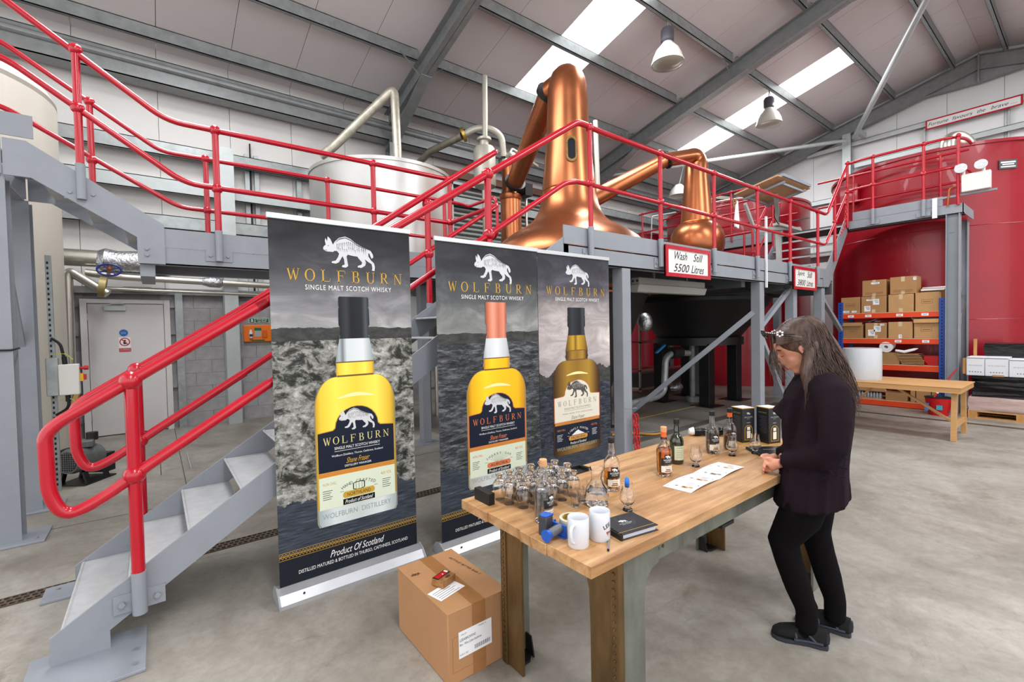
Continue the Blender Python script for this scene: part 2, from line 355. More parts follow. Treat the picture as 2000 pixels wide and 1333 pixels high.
for i in range(22):
    x = -5.84+i
    if pm is None:
        pm = MB().box((0, 0, 2.17), (.992, .03, 6.3)).build('wall_panel', CLX, wl, world=False, smooth=False); pm.location = (x, 9.46, 0)
    else:
        c = pm.copy(); COL.objects.link(c); c.location = (x, 9.46, 0)
# concrete block base of the long wall, one block at a time
BLK = mat('grey_concrete_block', '#9d9c9c', .85, var=.12, vs=9, bump=.25, bs=60)
MB().box((-6, 9.33, 0), (5.2, 9.5, 2.16)).build('block_mortar', mat('mortar', '#949392', .9), wl, smooth=False)
bk = None
for r in range(10):
    for c in range(26):
        x = -6+c*.45-(.225 if r % 2 else 0)
        if x+.44 > 5.2 or x < -6 or (-.9 < x+.22 < .26 and r < 10): continue
        if bk is None:
            bk = MB().box((0, 0, 0), (.446, .03, .214)).build('block', BLK, wl, world=False, smooth=False); o = bk
        else: o = bk.copy(); COL.objects.link(o)
        o.location = (x, 9.3+random.uniform(0, .0015), r*.217)
# wall beam above the blocks, sheeting rails, posts
def trim(k, mb, m=GALV): return tag(mb.build('trim_%d' % k, m, ang=30), kind='structure')
trim(4, MB().box((-6, 9.22, 2.16), (5.3, 9.34, 2.26)), GALVD)
for k, (z, x0, x1) in enumerate(((4.58, -6, 15.9), (4.0, -6, 5.4), (3.42, -6, 5.4), (5.05, 5.4, 15.9))):
    b = MB(); b.box((x0, 9.2, z), (x1, 9.42, z+.012)); b.box((x0, 9.2, z-.2), (x1, 9.212, z+.012)); b.box((x0, 9.2, z-.2), (x1, 9.24, z-.188))
    trim(5+k, b, GALV if k != 1 else GALVL)
b = MB(); b.box((-6, 9.02, 5.42), (15.9, 9.035, 5.78)); b.box((-6, 9.02, 5.42), (15.9, 9.3, 5.435)); b.box((-6, 9.02, 5.77), (15.9, 9.3, 5.785)); b.tube([(-6, 9.0, 5.66), (15.9, 9.0, 5.66)], .05, 12); trim(9, b, GALVD)
def post(k, x, y, w_, d, h, m, z0=0):
    b = MB(); t = .014; b.box((x-w_/2, y-d/2, z0), (x+w_/2, y-d/2+t, h)); b.box((x-w_/2, y+d/2-t, z0), (x+w_/2, y+d/2, h)); b.box((x-t/2, y-d/2+t, z0), (x+t/2, y+d/2-t, h))
    trim(k, b, m)
post(10, 1.03, 9.06, .2, .22, 4.6, GALVL); post(11, 4.0, 9.08, .2, .26, 5.45, GALVD); post(12, 10.0, 9.08, .2, .26, 5.45, GALVD); post(13, -1.0, 9.26, .1, .12, 2.2, GALV); post(14, .32, 9.26, .1, .12, 2.2, GALV)
trim(15, MB().box((2.2, 9.35, 2.2), (2.28, 9.45, 4.4)).box((2.45, 9.35, 2.2), (2.53, 9.45, 4.4)), GALV)
# conduit trunking pair on the wall
trim(16, MB().box((1.35, 9.36, 2.2), (1.42, 9.44, 4.7)).box((1.50, 9.36, 2.2), (1.57, 9.44, 4.7)), GALVL)
trim(17, MB().box((1.435, 9.38, 2.2), (1.455, 9.42, 4.9)), RUBBER)
# roof
SH = .2
ce = MB()
for s in (1, -1):
    ya, yb = 1.9, 1.9+s*7.5; za, zb = roof_z(1.9)+SH+.05, roof_z(1.9)+SH+.05-SLOPE*7.5
    ce.prism([(-6, ya, za), (-6, yb, zb), (-6, yb, zb+.08), (-6, ya, za+.08)], (22.3, 0, 0))
ceil = ce.build('ceiling', CLAD, smooth=False); tag(ceil, kind='structure')
SKYM = bpy.data.materials.new('roof_light_sheet'); SKYM.use_nodes = True; _b = SKYM.node_tree.nodes['Principled BSDF']; _b.inputs['Base Color'].default_value = (.8, .82, .85, 1); _b.inputs['Roughness'].default_value = .4
_b.inputs['Emission Color'].default_value = (.97, .98, 1, 1); _b.inputs['Emission Strength'].default_value = 2.6
def roofpiece(x0, x1, ya, yb, name, m):
    z = lambda y: roof_z(y)+SH
    b = MB(); b.prism([(x0+.004, ya, z(ya)), (x0+.004, yb, z(yb)), (x0+.004, yb, z(yb)+.045), (x0+.004, ya, z(ya)+.045)], (x1-x0-.008, 0, 0)); return b.build(name, m, ceil, smooth=False)
sky_x = (.16, 6.16, 12.16)
for i in range(22):
    x0 = -5.84+i; x1 = min(x0+1, 16.1)
    sk = any(abs(x0-s) < .01 for s in sky_x)
    if sk:
        roofpiece(x0, x1, 7.7, 9.5, 'roof_panel', CLR); roofpiece(x0, x1, 3.65, 7.7, 'roof_light', SKYM); roofpiece(x0, x1, 1.902, 3.65, 'roof_panel', CLR)
        roofpiece(x0, x1, .15, 1.898, 'roof_panel', CLR); roofpiece(x0, x1, -3.9, .15, 'roof_light', SKYM); roofpiece(x0, x1, -5.5, -3.9, 'roof_panel', CLR)
    else: roofpiece(x0, x1, 1.902, 9.5, 'roof_panel', CLR); roofpiece(x0, x1, -5.5, 1.898, 'roof_panel', CLR)
k = 20
for y in (9.0, 7.68, 6.27, 4.93, 3.52, 2.35, 1.45, .2, -1.15, -2.5, -3.9, -5.1):
    z = roof_z(y); b = MB()
    for x0, x1 in ((-6, 4.0), (4.0, 10.0), (10.0, 15.95)):
        b.box((x0+.1, y-.035, z), (x1-.1, y+.035, z+.012)); b.box((x0+.1, y-.035, z), (x1-.1, y-.03+.006, z+.2)); b.box((x0+.1, y-.035, z+.19), (x1-.1, y+.035, z+.2)); b.box((x0+.1, y+.03, z), (x1-.1, y+.036, z+.03))
    trim(k, b, GALV); k += 1
for X in (4.0, 10.0, 15.85):
    b = MB()
    for s in (1, -1):
        yb = 1.9+s*7.3
        def zz(y): return roof_z(y)
        for (o0, o1, hw) in ((0, .014, .1), (-.34, -.326, .1), (-.34, 0, .006)):
            b.prism([(X-hw, 1.9, zz(1.9)+o0), (X-hw, yb, zz(yb)+o0), (X-hw, yb, zz(yb)+o1), (X-hw, 1.9, zz(1.9)+o1)], (2*hw, 0, 0))
        # haunch at the eaves, apex haunch
        yh = yb-s*1.7
        b.prism([(X-.008, yb, zz(yb)-.34), (X-.008, yh, zz(yh)-.34), (X-.008, yb, zz(yb)-.75)], (.016, 0, 0))
        b.prism([(X-.1, yb, zz(yb)-.75), (X-.1, yh, zz(yh)-.34), (X-.1, yh, zz(yh)-.354), (X-.1, yb, zz(yb)-.764)], (.2, 0, 0))
        b.prism([(X-.006, 1.9, zz(1.9)-.34), (X-.006, 1.9+s*.95, zz(1.9+s*.95)-.34), (X-.006, 1.9, zz(1.9)-.62)], (.012, 0, 0))
        b.prism([(X-.07, 1.9, zz(1.9)-.62), (X-.07, 1.9+s*.95, zz(1.9+s*.95)-.34), (X-.07, 1.9+s*.95, zz(1.9+s*.95)-.352), (X-.07, 1.9, zz(1.9)-.632)], (.14, 0, 0))
    b.box((X-.1, 1.885, zz(1.9)-.64), (X+.1, 1.915, zz(1.9)+.03))
    # fly braces to the purlins
    for y in (4.93, 7.6):
        for s2 in (-1, 1):
            if X < 15: b.bar((X+s2*.45, y, zz(y)+.02), (X+s2*.06, y, zz(y)-.33), .03, .006)
    trim(k, b, GALVD); k += 1
# bracing tubes in the end bay
b = MB(); b.tube([(10.2, 1.6, 7.25), (15.5, 4.3, 6.62)], .06, 14); b.box((15.3, 4.1, 6.6), (15.8, 4.2, 6.75)); trim(k, b, GALVL); k += 1
b = MB(); b.tube([(15.5, 4.5, 6.6), (10.1, 8.6, 5.72)], .05, 14); trim(k, b, GALVL); k += 1
# gable wall
g = MB(); g.prism([(16.1, -5.6, 0), (16.1, 9.5, 0), (16.1, 9.5, 6.22), (16.1, 1.9, 8.13), (16.1, -5.6, 6.22)], (.1, 0, 0)); wg = g.build('wall_far', CLY, smooth=False); tag(wg, kind='structure')
for i in range(15):
    y0 = -5.5+i; y1 = y0+.992
    h0, h1 = roof_z(y0)+.19, roof_z(y1)+.19
    MB().prism([(16.06, y0, 0), (16.06, y1, 0), (16.06, y1, h1), (16.06, y0, h0)], (.04, 0, 0)).build('wall_panel', CLY, wg, smooth=False)
for z, y0, y1 in ((6.62, -1.5, 5.6), (5.15, -5, 9.2), (6.0, -5, 4.4), (3.6, -5, 9.2)):
    b = MB(); b.box((15.86, y0, z), (16.05, y1, z+.012)); b.box((15.86, y0, z-.12), (15.872, y1, z+.012)); trim(k, b, GALVL); k += 1
for y, h in ((4.55, 6.85), (-1.0, 6.85)):
    b = MB(); b.box((15.72, y-.1, 0), (15.734, y+.1, h)); b.box((15.9, y-.1, 0), (15.914, y+.1, h)); b.box((15.734, y-.006, 0), (15.9, y+.006, h)); trim(k, b, GALVL); k += 1
for y in (2.9, 1.4):
    trim(k, MB().box((15.98, y, 5.1), (16.05, y+.03, 6.6)), GALVL); k += 1
# wall on the camera's right, open to the yard nearer the camera
tag(MB().box((9.5, -5.6, 0), (16.1, -5.5, 6.1)).build('wall_right', CLX, smooth=False), kind='structure')
# ---------------------------------------------------------------- plant room door in the long wall
DOORM = mat('door_paint', '#cfccca', .4, var=.02, vs=3)
d1 = bpy.data.objects.new('door_1', None); COL.objects.link(d1); d1.location = (-.31, 9.3, 0); tag(d1, kind='structure')
x0, x1, zt_ = -.86, .2, 2.07
f = MB(); f.box((x0, 9.2, 0), (x0+.075, 9.33, zt_)); f.box((x1-.075, 9.2, 0), (x1, 9.33, zt_)); f.box((x0+.076, 9.201, zt_-.06), (x1-.076, 9.33, zt_-.001)); f.build('door_frame', DOORM, d1, smooth=False)
MB().box((x0+.08, 9.235, .012), (x1-.08, 9.28, zt_-.065)).build('door_leaf', DOORM, d1, smooth=False, bevel=.003)
h = MB(); h.box((x1-.2, 9.22, .98), (x1-.155, 9.236, 1.13)); h.cyl((x1-.178, 9.22, 1.09), (x1-.178, 9.18, 1.09), .008); h.box((x1-.27, 9.175, 1.08), (x1-.17, 9.19, 1.1)); h.build('door_handle', STAIN, d1)
h = MB(); h.box((x0+.27, 9.18, 1.9), (x0+.52, 9.235, 1.965)); h.bar((x0+.3, 9.17, 1.985), (x0+.45, 9.2, 2.03), .02, .01); h.box((x0+.36, 9.17, 2.0), (x0+.5, 9.2, 2.015)); h.build('door_closer', GALVL, d1)
for z in (.25, .95, 1.75):
    hh = MB().cyl((x0+.078, 9.225, z), (x0+.078, 9.225, z+.1), .009, seg=8); hh.build('hinge', STAIN, d1)
def disc(mb, c, r, seg=24, y=0): mb.poly([(c[0]+r*cos(2*pi*i/seg), c[1], c[2]+r*sin(2*pi*i/seg)) for i in range(seg)])
def ringp(mb, c, r0, r1, seg=28):
    for i in range(seg):
        a, b2 = 2*pi*i/seg, 2*pi*(i+1)/seg
        mb.poly([(c[0]+r1*cos(a), c[1], c[2]+r1*sin(a)), (c[0]+r1*cos(b2), c[1], c[2]+r1*sin(b2)), (c[0]+r0*cos(b2), c[1], c[2]+r0*sin(b2)), (c[0]+r0*cos(a), c[1], c[2]+r0*sin(a))])
WY = lambda x, y, z: frame((x, y, z), (1, 0, 0), (0, 0, 1))     # writing on faces looking towards -Y
s_ = thing('door_sign', 'round blue mandatory sign above the prohibition sign on the white door', 'sign', (-.38, 9.232, 1.56))
b = MB().cyl((-.38, 9.235, 1.56), (-.38, 9.231, 1.56), .052, seg=28); b.build('disc', mat('sign_blue', '#1565b0', .4), s_)
b = MB(); text(b, 'Fire door', WY(-.38, 9.2295, 1.568), width=.06); text(b, 'keep shut', WY(-.38, 9.2295, 1.55), width=.06); b.build('lettering', WHITEP, s_, smooth=False)
s_ = thing('prohibition_sign', 'red and white no entry prohibition sign with red text strip on the white door', 'sign', (-.37, 9.232, 1.4))
MB().box((-.44, 9.231, 1.27), (-.30, 9.235, 1.49)).build('plate', WHITEP, s_, smooth=False)
SR = mat('sign_red', '#b8202c', .4); b = MB(); ringp(b, (-.37, 9.2305, 1.42), .05, .064); b.prism([(-.415, 9.2302, 1.46), (-.405, 9.2302, 1.468), (-.325, 9.2302, 1.38), (-.335, 9.2302, 1.372)], (0, .0004, 0)); b.poly([(-.44, 9.2305, 1.27), (-.30, 9.2305, 1.27), (-.30, 9.2305, 1.325), (-.44, 9.2305, 1.325)]); b.build('symbol', SR, s_, smooth=False)
b = MB(); disc(b, (-.37, 9.2303, 1.438), .014); b.poly([(-.39, 9.2303, 1.42), (-.35, 9.2303, 1.42), (-.355, 9.2303, 1.385), (-.385, 9.2303, 1.385)]); b.build('figure', INK, s_, smooth=False)
b = MB(); text(b, 'No admittance', WY(-.37, 9.2295, 1.31), width=.115); text(b, 'authorised persons only', WY(-.37, 9.2295, 1.288), width=.125); b.build('lettering', WHITEP, s_, smooth=False)
t = thing('wall_lamp', 'flat grey bulkhead lamp mounted above the white door', 'lamp', (-.2, 9.15, 2.22))
MB().box((-.36, 9.08, 2.2), (-.02, 9.22, 2.26)).build('housing', GALVL, t, bevel=.01)
# roller shutter in the long wall behind the stills
d2 = bpy.data.objects.new('door_2', None); COL.objects.link(d2); d2.location = (6.9, 9.4, 0); tag(d2, kind='structure')
SLAT = mat('shutter_slat', '#8b8f8b', .5, .3)
sm = None
for i in range(44):
    if sm is None:
        bb = MB(); bb.prism([(5.55, 9.36, 0), (5.55, 9.30, .03), (5.55, 9.30, .07), (5.55, 9.36, .1)], (2.95, 0, 0)); sm = bb.build('slat', SLAT, d2, smooth=False)
    else: c = sm.copy(); COL.objects.link(c); c.location = sm.location+Vector((0, 0, .11*i))
MB().box((4.3, 9.1, 4.98), (9.2, 9.3, 5.14)).build('lintel_board', mat('brown_timber', '#5c3d2b', .6, var=.2, vs=6), d2, smooth=False)
MB().box((5.4, 9.2, 0), (5.52, 9.42, 4.98)).box((8.52, 9.2, 0), (8.64, 9.42, 4.98)).build('guide_rail', GALV, d2, smooth=False)
# eye wash station
t = thing('eye_wash_station', 'orange emergency eye wash station on the grey block wall', 'first aid', (1.49, 9.28, 1.5))
OR = mat('orange_plastic', '#f07818', .35)
cx, cz = 1.455, 1.51; b = MB(); b.box((cx-.23, 9.25, cz-.15), (cx+.23, 9.3, cz+.15)); b.build('case', OR, t, bevel=.015)
MB().box((cx+.06, 9.235, cz-.08), (cx+.14, 9.25, cz+.06)).build('moulded_panel', mat('orange_dark', '#d9600f', .4), t, bevel=.01)
MB().box((cx-.06, 9.246, cz-.06), (cx+.05, 9.25, cz+.05)).build('mirror', STAIN, t, smooth=False)
MB().box((cx-.06, 9.245, cz+.05), (cx+.05, 9.249, cz+.1)).build('green_label', mat('sign_green', '#14663c', .4), t, smooth=False)
bb = MB().lathe([(0, 0), (.028, 0), (.03, .1), (.018, .125), (.018, .15), (0, .152)], (cx-.12, 9.225, cz-.08), 14); bb.build('eye_wash_bottle', mat('pale_bottle', '#dfe2e6', .2), t)
MB().box((cx-.145, 9.19, cz-.05), (cx-.095, 9.2, cz-.01)).build('bottle_label', mat('navy_label', '#25304a', .5), t, smooth=False)
b = MB(); b.box((cx-.1, 9.245, cz-.135), (cx+.1, 9.249, cz-.11)); b.build('text_strip', mat('sign_green', '#14663c', .4), t, smooth=False)
t = thing('eye_wash_sign', 'small green emergency eye wash sign above the orange station', 'sign', (1.48, 9.29, 1.74))
MB().box((1.32, 9.29, 1.70), (1.64, 9.298, 1.785)).build('plate', WHITEP, t, smooth=False)
MB().box((1.327, 9.288, 1.706), (1.41, 9.291, 1.779)).box((1.42, 9.288, 1.706), (1.633, 9.291, 1.779)).build('green_field', mat('sign_green', '#14663c', .4), t, smooth=False)
b = MB(); text(b, 'Emergency', WY(1.527, 9.2875, 1.76), width=.17); text(b, 'eye wash', WY(1.527, 9.2875, 1.727), width=.14); disc(b, (1.368, 9.2875, 1.755), .013); b.poly([(1.35, 9.2875, 1.72), (1.39, 9.2875, 1.72), (1.385, 9.2875, 1.738), (1.353, 9.2875, 1.738)]); b.build('lettering', WHITEP, t, smooth=False)
# ================================================================== platforms, stairs, rails
YF = 2.9
def bolt_plate(mb, bolts, c, d, ny=-1, w_=.16, h=.1):
    x, y, z = c; mb.box((x-w_/2, y, z-h/2), (x+w_/2, y+ny*.01, z+h/2))
    for s in (-1, 1): bolts.cyl((x+s*w_*.33, y+ny*.01, z), (x+s*w_*.33, y+ny*.024, z), .013, seg=6)
def railing(label, runs, posts, balls=(), r=.024, foot=None, group=None, loc=None, loops=()):
    """runs: list of (name, pts, r); posts: list of (a, b)"""
    p0 = runs[0][1][0] if loc is None else loc
    t = thing('handrail', label, 'railing', (p0[0], p0[1], min(p[0][2] for p in posts) if posts else p0[2]), group)
    for nm, pts, rr in runs: MB().tube(pts, rr, 12).build(nm, RED, t)
    for a, b in posts: MB().cyl(a, b, r, seg=12).build('post', RED, t)
    for c in balls: MB().ball(c, r*1.75, 12).build('ball_joint', RED, t)
    return t
# ---- main stairs
st = thing('steel_stairs', 'grey steel stairs with tread plates in the foreground left', 'stairs', (0, 3.3, 0))
SL = (2.24-.16)/(2.84+.39)
def strz(x): return .155+.665*(x+.40)
for y0, y1, nm in ((2.9, 2.912, 'stringer'), (3.738, 3.75, 'stringer')):
    b = MB(); b.prism([(-.42, y0, .015), (-.42, y0, .142), (2.84, y0, .142+.66*3.26), (2.9, y0, 2.34), (2.9, y0, 2.08), (2.8, y0, 2.04), (-.215, y0, .1), (-.215, y0, .015)], (0, y1-y0, 0)); b.build(nm, STEEL, st, smooth=False)
TREAD = mat('chequer_tread_plate', '#bfc2c3', .4, .3, var=.08, vs=12)
_nt = TREAD.node_tree; _tc = N(_nt, 'ShaderNodeTexCoord'); _bk = N(_nt, 'ShaderNodeTexBrick'); _mp = N(_nt, 'ShaderNodeMapping'); _mp.inputs['Scale'].default_value = (1, 1, 1); _mp.inputs['Rotation'].default_value = (0, 0, .78)
_bk.inputs['Scale'].default_value = 30; _bk.inputs['Mortar Size'].default_value = .03; _bp = N(_nt, 'ShaderNodeBump'); _bp.inputs['Strength'].default_value = .9; _bp.inputs['Distance'].default_value = .004
_nt.links.new(_tc.outputs['Object'], _mp.inputs[0]); _nt.links.new(_mp.outputs[0], _bk.inputs[0]); _nt.links.new(_bk.outputs['Fac'], _bp.inputs['Height']); _nt.links.new(_bp.outputs[0], _nt.nodes['Principled BSDF'].inputs['Normal'])
pr = None
for i in range(13):
    x, z = -.385+.2455*i, .15+.1615*i
    if pr is None:
        b = MB(); b.box((0, 2.915, 0), (.27, 3.735, .006)); b.box((0, 2.915, -.05), (.006, 3.735, 0)); b.box((.264, 2.915, 0), (.27, 3.735, .035)); pr = b.build('tread', TREAD, st, world=False, smooth=False); o = pr; base = Vector((0, -3.3, 0))
        nz = MB().tube([(0.004, 2.915, .002), (.004, 3.735, .002)], .008, 8).build('nosing', TREAD, pr, world=False)
    else:
        o = pr.copy(); COL.objects.link(o); n2 = nz.copy(); COL.objects.link(n2); n2.parent = o
    o.location = base+Vector((x, 0, z))
b = MB(); b.box((-.5, 2.62, 0), (-.08, 3.02, .015)); b.build('base_plate', STEEL, st, smooth=False, bevel=.003)
b = MB(); b.box((-.56, 3.64, 0), (-.14, 3.84, .015)); b.build('base_plate', STEEL, st, smooth=False, bevel=.003)
bl = MB()
for x, y in ((-.12, 2.68), (-.12, 2.8), (-.46, 2.7), (-.2, 3.8), (-.5, 3.78)): bl.cyl((x, y, .015), (x, y, .022), .011, seg=6)
bl.build('anchor_bolt', GALVD, st, label='dark anchor bolt heads')
sl = .6525
def rz(x, off): return 1.296+sl*(x+.087)-off
def stair_rail(y, label, top_end, mid_end, posts, foot_y):
    A = [(-.087+2.9, y, rz(2.813, 0))]
    loop = bend([(.5, y, rz(.5, 0)), (-.05, y, rz(-.05, 0)), (-.36, y, rz(-.36, 0)), (-.40, y, 1.07), (-.395, y, .80), (-.345, y, .69), (-.22, y, .745), (-.05, y, rz(-.05, .455)), (.5, y, rz(.5, .455))], .09, 5)
    runs = [('looped_rail_end', loop, .027), ('top_rail', bend([(.45, y, rz(.45, 0))]+top_end, .12, 5), .027), ('mid_rail', bend([(.45, y, rz(.45, .455))]+mid_end, .12, 5), .022)]
    ps = []; bs = []
    for x in posts: ps.append(((x, y, strz(x)-.02), (x, y, rz(x, 0)))); bs += [(x, y, rz(x, 0)), (x, y, rz(x, .455))]
    t = railing(label, runs, ps, bs, r=.027, loc=(-.087, y, 0))
    ft = MB(); bo = MB()
    for x in posts:
        ft.cyl((x, y, strz(x)-.20), (x, y, strz(x)+.005), .03, seg=12); ft.box((x-.1, foot_y, strz(x)-.19), (x+.1, foot_y+(-.01 if y < 3 else .01), strz(x)-.10))
        for s in (-1, 1): bo.cyl((x+s*.068, foot_y-.01, strz(x)-.145+s*.0), (x+s*.068, foot_y-.024, strz(x)-.145), .014, seg=6)
    ft.build('post_bracket', STEEL, t); bo.build('bracket_bolt', STEEL, t)
    return t
RZ = 3.30
stair_rail(2.865, 'red tubular handrail with looped end on the near side of the foreground stairs',
           [(3.0, 2.865, rz(3.0, 0)), (3.12, 2.865, RZ+.01)], [(2.84, 2.865, rz(2.84, .455)), (2.97, 2.865, 2.785)], (-.1, 2.02), 2.9)
stair_rail(3.78, 'red tubular handrail on the far side of the foreground stairs, joined to the walkway rail',
           [(2.82, 3.78, RZ+.02), (2.84, 4.85, RZ)], [(2.82, 3.78, 2.78), (2.84, 4.85, 2.785)], (-.1, 1.99), 3.75)
# ---- still platform: edge beam, deck, columns
pf = thing('still_platform', 'grey steel platform carrying the copper stills', 'platform', (6, 4.5, 0))
b = MB(); b.box((2.84, 2.9, 2.08), (9.02, 2.912, 2.235)); b.box((2.84, 2.9, 2.08), (9.02, 3.0, 2.09)); b.box((2.84, 2.9, 2.225), (9.02, 3.0, 2.235)); b.build('edge_beam', STEEL, pf, smooth=False)
b = MB(); b.box((2.84, 2.894, 2.238), (9.02, 2.906, 2.40)); b.build('kick_plate', STEEL, pf, smooth=False)
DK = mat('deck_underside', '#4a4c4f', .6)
b = MB(); z0, z1 = 2.2, 2.235
for x0, x1, y0, y1 in ((2.84, 3.7, 2.95, 6.6), (3.7, 6.3, 2.95, 3.7), (3.7, 6.3, 6.2, 6.6), (6.3, 7.65, 2.95, 6.6), (7.65, 9.45, 2.95, 4.1), (7.65, 9.45, 5.85, 6.6)): b.box((x0, y0, z0), (x1, y1, z1))
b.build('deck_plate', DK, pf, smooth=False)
b = MB()
for x in (3.0, 3.7, 6.3, 7.55, 9.55): b.box((x-.05, 3.0, 2.0), (x+.05, 6.5, 2.2))
for y in (3.69, 6.55): b.box((2.9, y-.05, 2.04), (9.5, y+.05, 2.2))
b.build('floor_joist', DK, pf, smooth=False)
def column(par, x, y, h, w_=.13, m=STEEL, name='column', plate=True):
    b = MB(); b.box((x-w_/2, y-w_/2, .012), (x+w_/2, y+w_/2, h)); o = b.build(name, m, par, smooth=False, bevel=.008)
    if plate: MB().box((x-w_*1.1, y-w_*1.1, 0), (x+w_*1.1, y+w_*1.1, .014)).build('base_plate', m, par, smooth=False)
    return o
def hcol(par, x, y, h, w_=.15, d=.15, m=STEEL, name='column', px=.3, py=.22):
    b = MB(); t = .01; b.box((x-w_/2, y-d/2, .012), (x+w_/2, y-d/2+t, h)); b.box((x-w_/2, y+d/2-t, .012), (x+w_/2, y+d/2, h)); b.box((x-t/2, y-d/2+t, .016), (x+t/2, y+d/2-t, h)); b.build(name, m, par, smooth=False)
    MB().box((x-px/2, y-py/2, 0), (x+px/2, y+py/2, .016)).build('base_plate', m, par, smooth=False, bevel=.004)
    bo = MB()
    for s in (-1, 1): bo.cyl((x+s*px*.38, y-py*.3, .016), (x+s*px*.38, y-py*.3, .03), .01, seg=6)
    bo.build('anchor_bolt', GALVD, par)
for x, y in ((3.705, 2.97), (6.65, 2.97), (7.765, 2.97), (8.91, 2.97), (7.2, 5.9), (3.75, 6.5), (9.3, 5.4)): column(pf, x, y, 2.08 if y < 3 else 2.0)
MB().box((6.70, 2.87, 2.0), (6.74, 2.89, 2.98)).build('edge_post', mat('bright_white_paint', '#d5d8da', .4), pf, smooth=False)
def brace(par, a, b, w_=.07): MB().bar(a, b, w_, w_).build('brace', STEEL, par, smooth=False)
brace(pf, (6.60, 3.0, 1.66), (5.98, 4.72, .06)); brace(pf, (6.72, 2.97, 1.45), (7.7, 2.97, 2.02), .06); brace(pf, (6.72, 2.97, 1.35), (7.7, 2.97, .1), .06); brace(pf, (8.9, 2.97, 2.0), (9.95, 2.97, 1.35), .06)
brace(pf, (6.1, 5.9, .1), (7.2, 5.9, .95), .05)
# platform front railing
PX_ = (3.155, 4.23, 5.31, 6.43, 7.475, 8.545)
runs = [('top_rail', bend([(3.12, 2.865, RZ+.01), (3.3, 2.865, RZ), (8.88, 2.865, RZ), (8.98, 2.865, RZ+.04), (9.98, 2.865, 4.37), (10.2, 2.865, 4.42)], .1, 5), .024),
        ('mid_rail', bend([(2.97, 2.865, 2.785), (3.1, 2.865, 2.79), (8.8, 2.865, 2.79), (8.9, 2.865, 2.82), (9.98, 2.865, 3.85), (10.2, 2.865, 3.88)], .1, 5), .02)]
t = railing('red tubular railing along the front of the copper still platform', runs, [((x, 2.865, 2.40), (x, 2.865, RZ)) for x in PX_]+[((9.32, 2.865, 2.55), (9.32, 2.865, 3.68)), ((9.95, 2.865, 3.2), (9.95, 2.865, 4.36))],
            [(x, 2.865, z) for x in PX_ for z in (RZ, 2.8)]+[(9.32, 2.865, 3.68), (9.95, 2.865, 4.36), (9.32, 2.865, 3.23), (9.95, 2.865, 3.84)], r=.022)
ft = MB(); bo = MB()
for x in PX_:
    ft.cyl((x, 2.865, 2.12), (x, 2.865, 2.41), .028, seg=10); bolt_plate(ft, bo, (x, 2.9, 2.16), 0, -1)
ft.build('post_bracket', STEEL, t); bo.build('bracket_bolt', STEEL, t)
# back rail of the still platform
railing('red railing at the back of the still platform behind the small copper still', [('top_rail', bend([(7.4, 6.55, 3.3), (9.3, 6.55, 3.3), (9.3, 4.2, 3.3)], .1), .02), ('mid_rail', bend([(7.4, 6.55, 2.76), (9.3, 6.55, 2.76), (9.3, 4.2, 2.76)], .1), .02)],
        [((x, y, 2.235), (x, y, 3.3)) for x, y in ((7.6, 6.55), (8.5, 6.55), (9.3, 5.6), (9.3, 4.4))], [(7.6, 6.55, 3.3), (8.5, 6.55, 3.3)], r=.02)
# ---- left walkway with flight up to the left landing
wk = thing('walkway', 'grey steel walkway with a flight of stairs up to the left landing', 'walkway', (1.0, 5.2, 0))
b = MB(); b.box((-.08, 4.85, 2.10), (3.0, 4.862, 2.24)); b.box((-.08, 4.85, 2.10), (3.0, 4.95, 2.11)); b.build('edge_beam', STEEL, wk, smooth=False)
MB().box((.08, 4.845, 2.243), (3.4, 4.857, 2.40)).build('kick_plate', STEEL, wk, smooth=False)
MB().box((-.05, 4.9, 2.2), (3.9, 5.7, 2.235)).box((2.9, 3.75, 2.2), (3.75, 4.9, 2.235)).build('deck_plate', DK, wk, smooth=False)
b = MB(); b.box((-.08, 5.60, 2.10), (3.8, 5.7, 2.3)); b.box((-.08, 4.9, 2.0), (.02, 5.65, 2.2)); b.build('rear_beam', STEEL, wk, smooth=False)
b = MB()
for y in (4.836, 5.664):
    b.prism([(.09, y, 2.10), (.09, y, 2.43), (-.70, y, 2.945), (-.82, y, 2.945), (-.82, y, 2.68), (-.68, y, 2.68), (-.09, y, 2.31), (-.09, y, 2.1)], (0, .012, 0))
b.build('stringer', STEEL, wk, smooth=False)
bo = MB()
for z in (2.14, 2.19): bo.cyl((-.03, 4.836, z+.03), (-.03, 4.822, z+.03), .014, seg=6)
bo.build('splice_bolt', STEEL, wk)
for i in range(4):
    MB().box((-.05-.24*i-.12, 4.87, 2.40+.16*i-.02), (.08-.24*i, 5.65, 2.41+.16*i-.02)).build('tread', TREAD, wk, smooth=False)
b = MB(); b.box((-3.0, 4.852, 2.69), (-.83, 4.864, 2.96)); b.box((-3.0, 4.87, 2.67), (-.84, 5.64, 2.685)); b.box((-3.0, 5.645, 2.69), (-.83, 5.657, 2.96)); b.build('landing', STEEL, wk, smooth=False)
b = MB(); b.box((-3.0, 4.834, 2.965), (-.66, 4.846, 3.13)); b.build('kick_plate', STEEL, wk, smooth=False, bevel=.0)
hcol(wk, -.90, 4.95, 2.68, .16, .16, px=.42, py=.34); hcol(wk, -.90, 5.74, 2.68, .16, .16, px=.42, py=.3)
column(wk, 2.82, 5.56, 2.1, .12); column(wk, .6, 5.62, 2.1, .1) if False else None
brace(wk, (-.95, 5.0, .55), (-2.0, 5.0, 1.2), .05); brace(wk, (-.9, 5.05, 2.5), (-.9, 5.7, 1.4), .04)
Yn, Yfr = 4.82, 5.62
def sr(x, off): return (3.34-off)+.655*(.13-x)
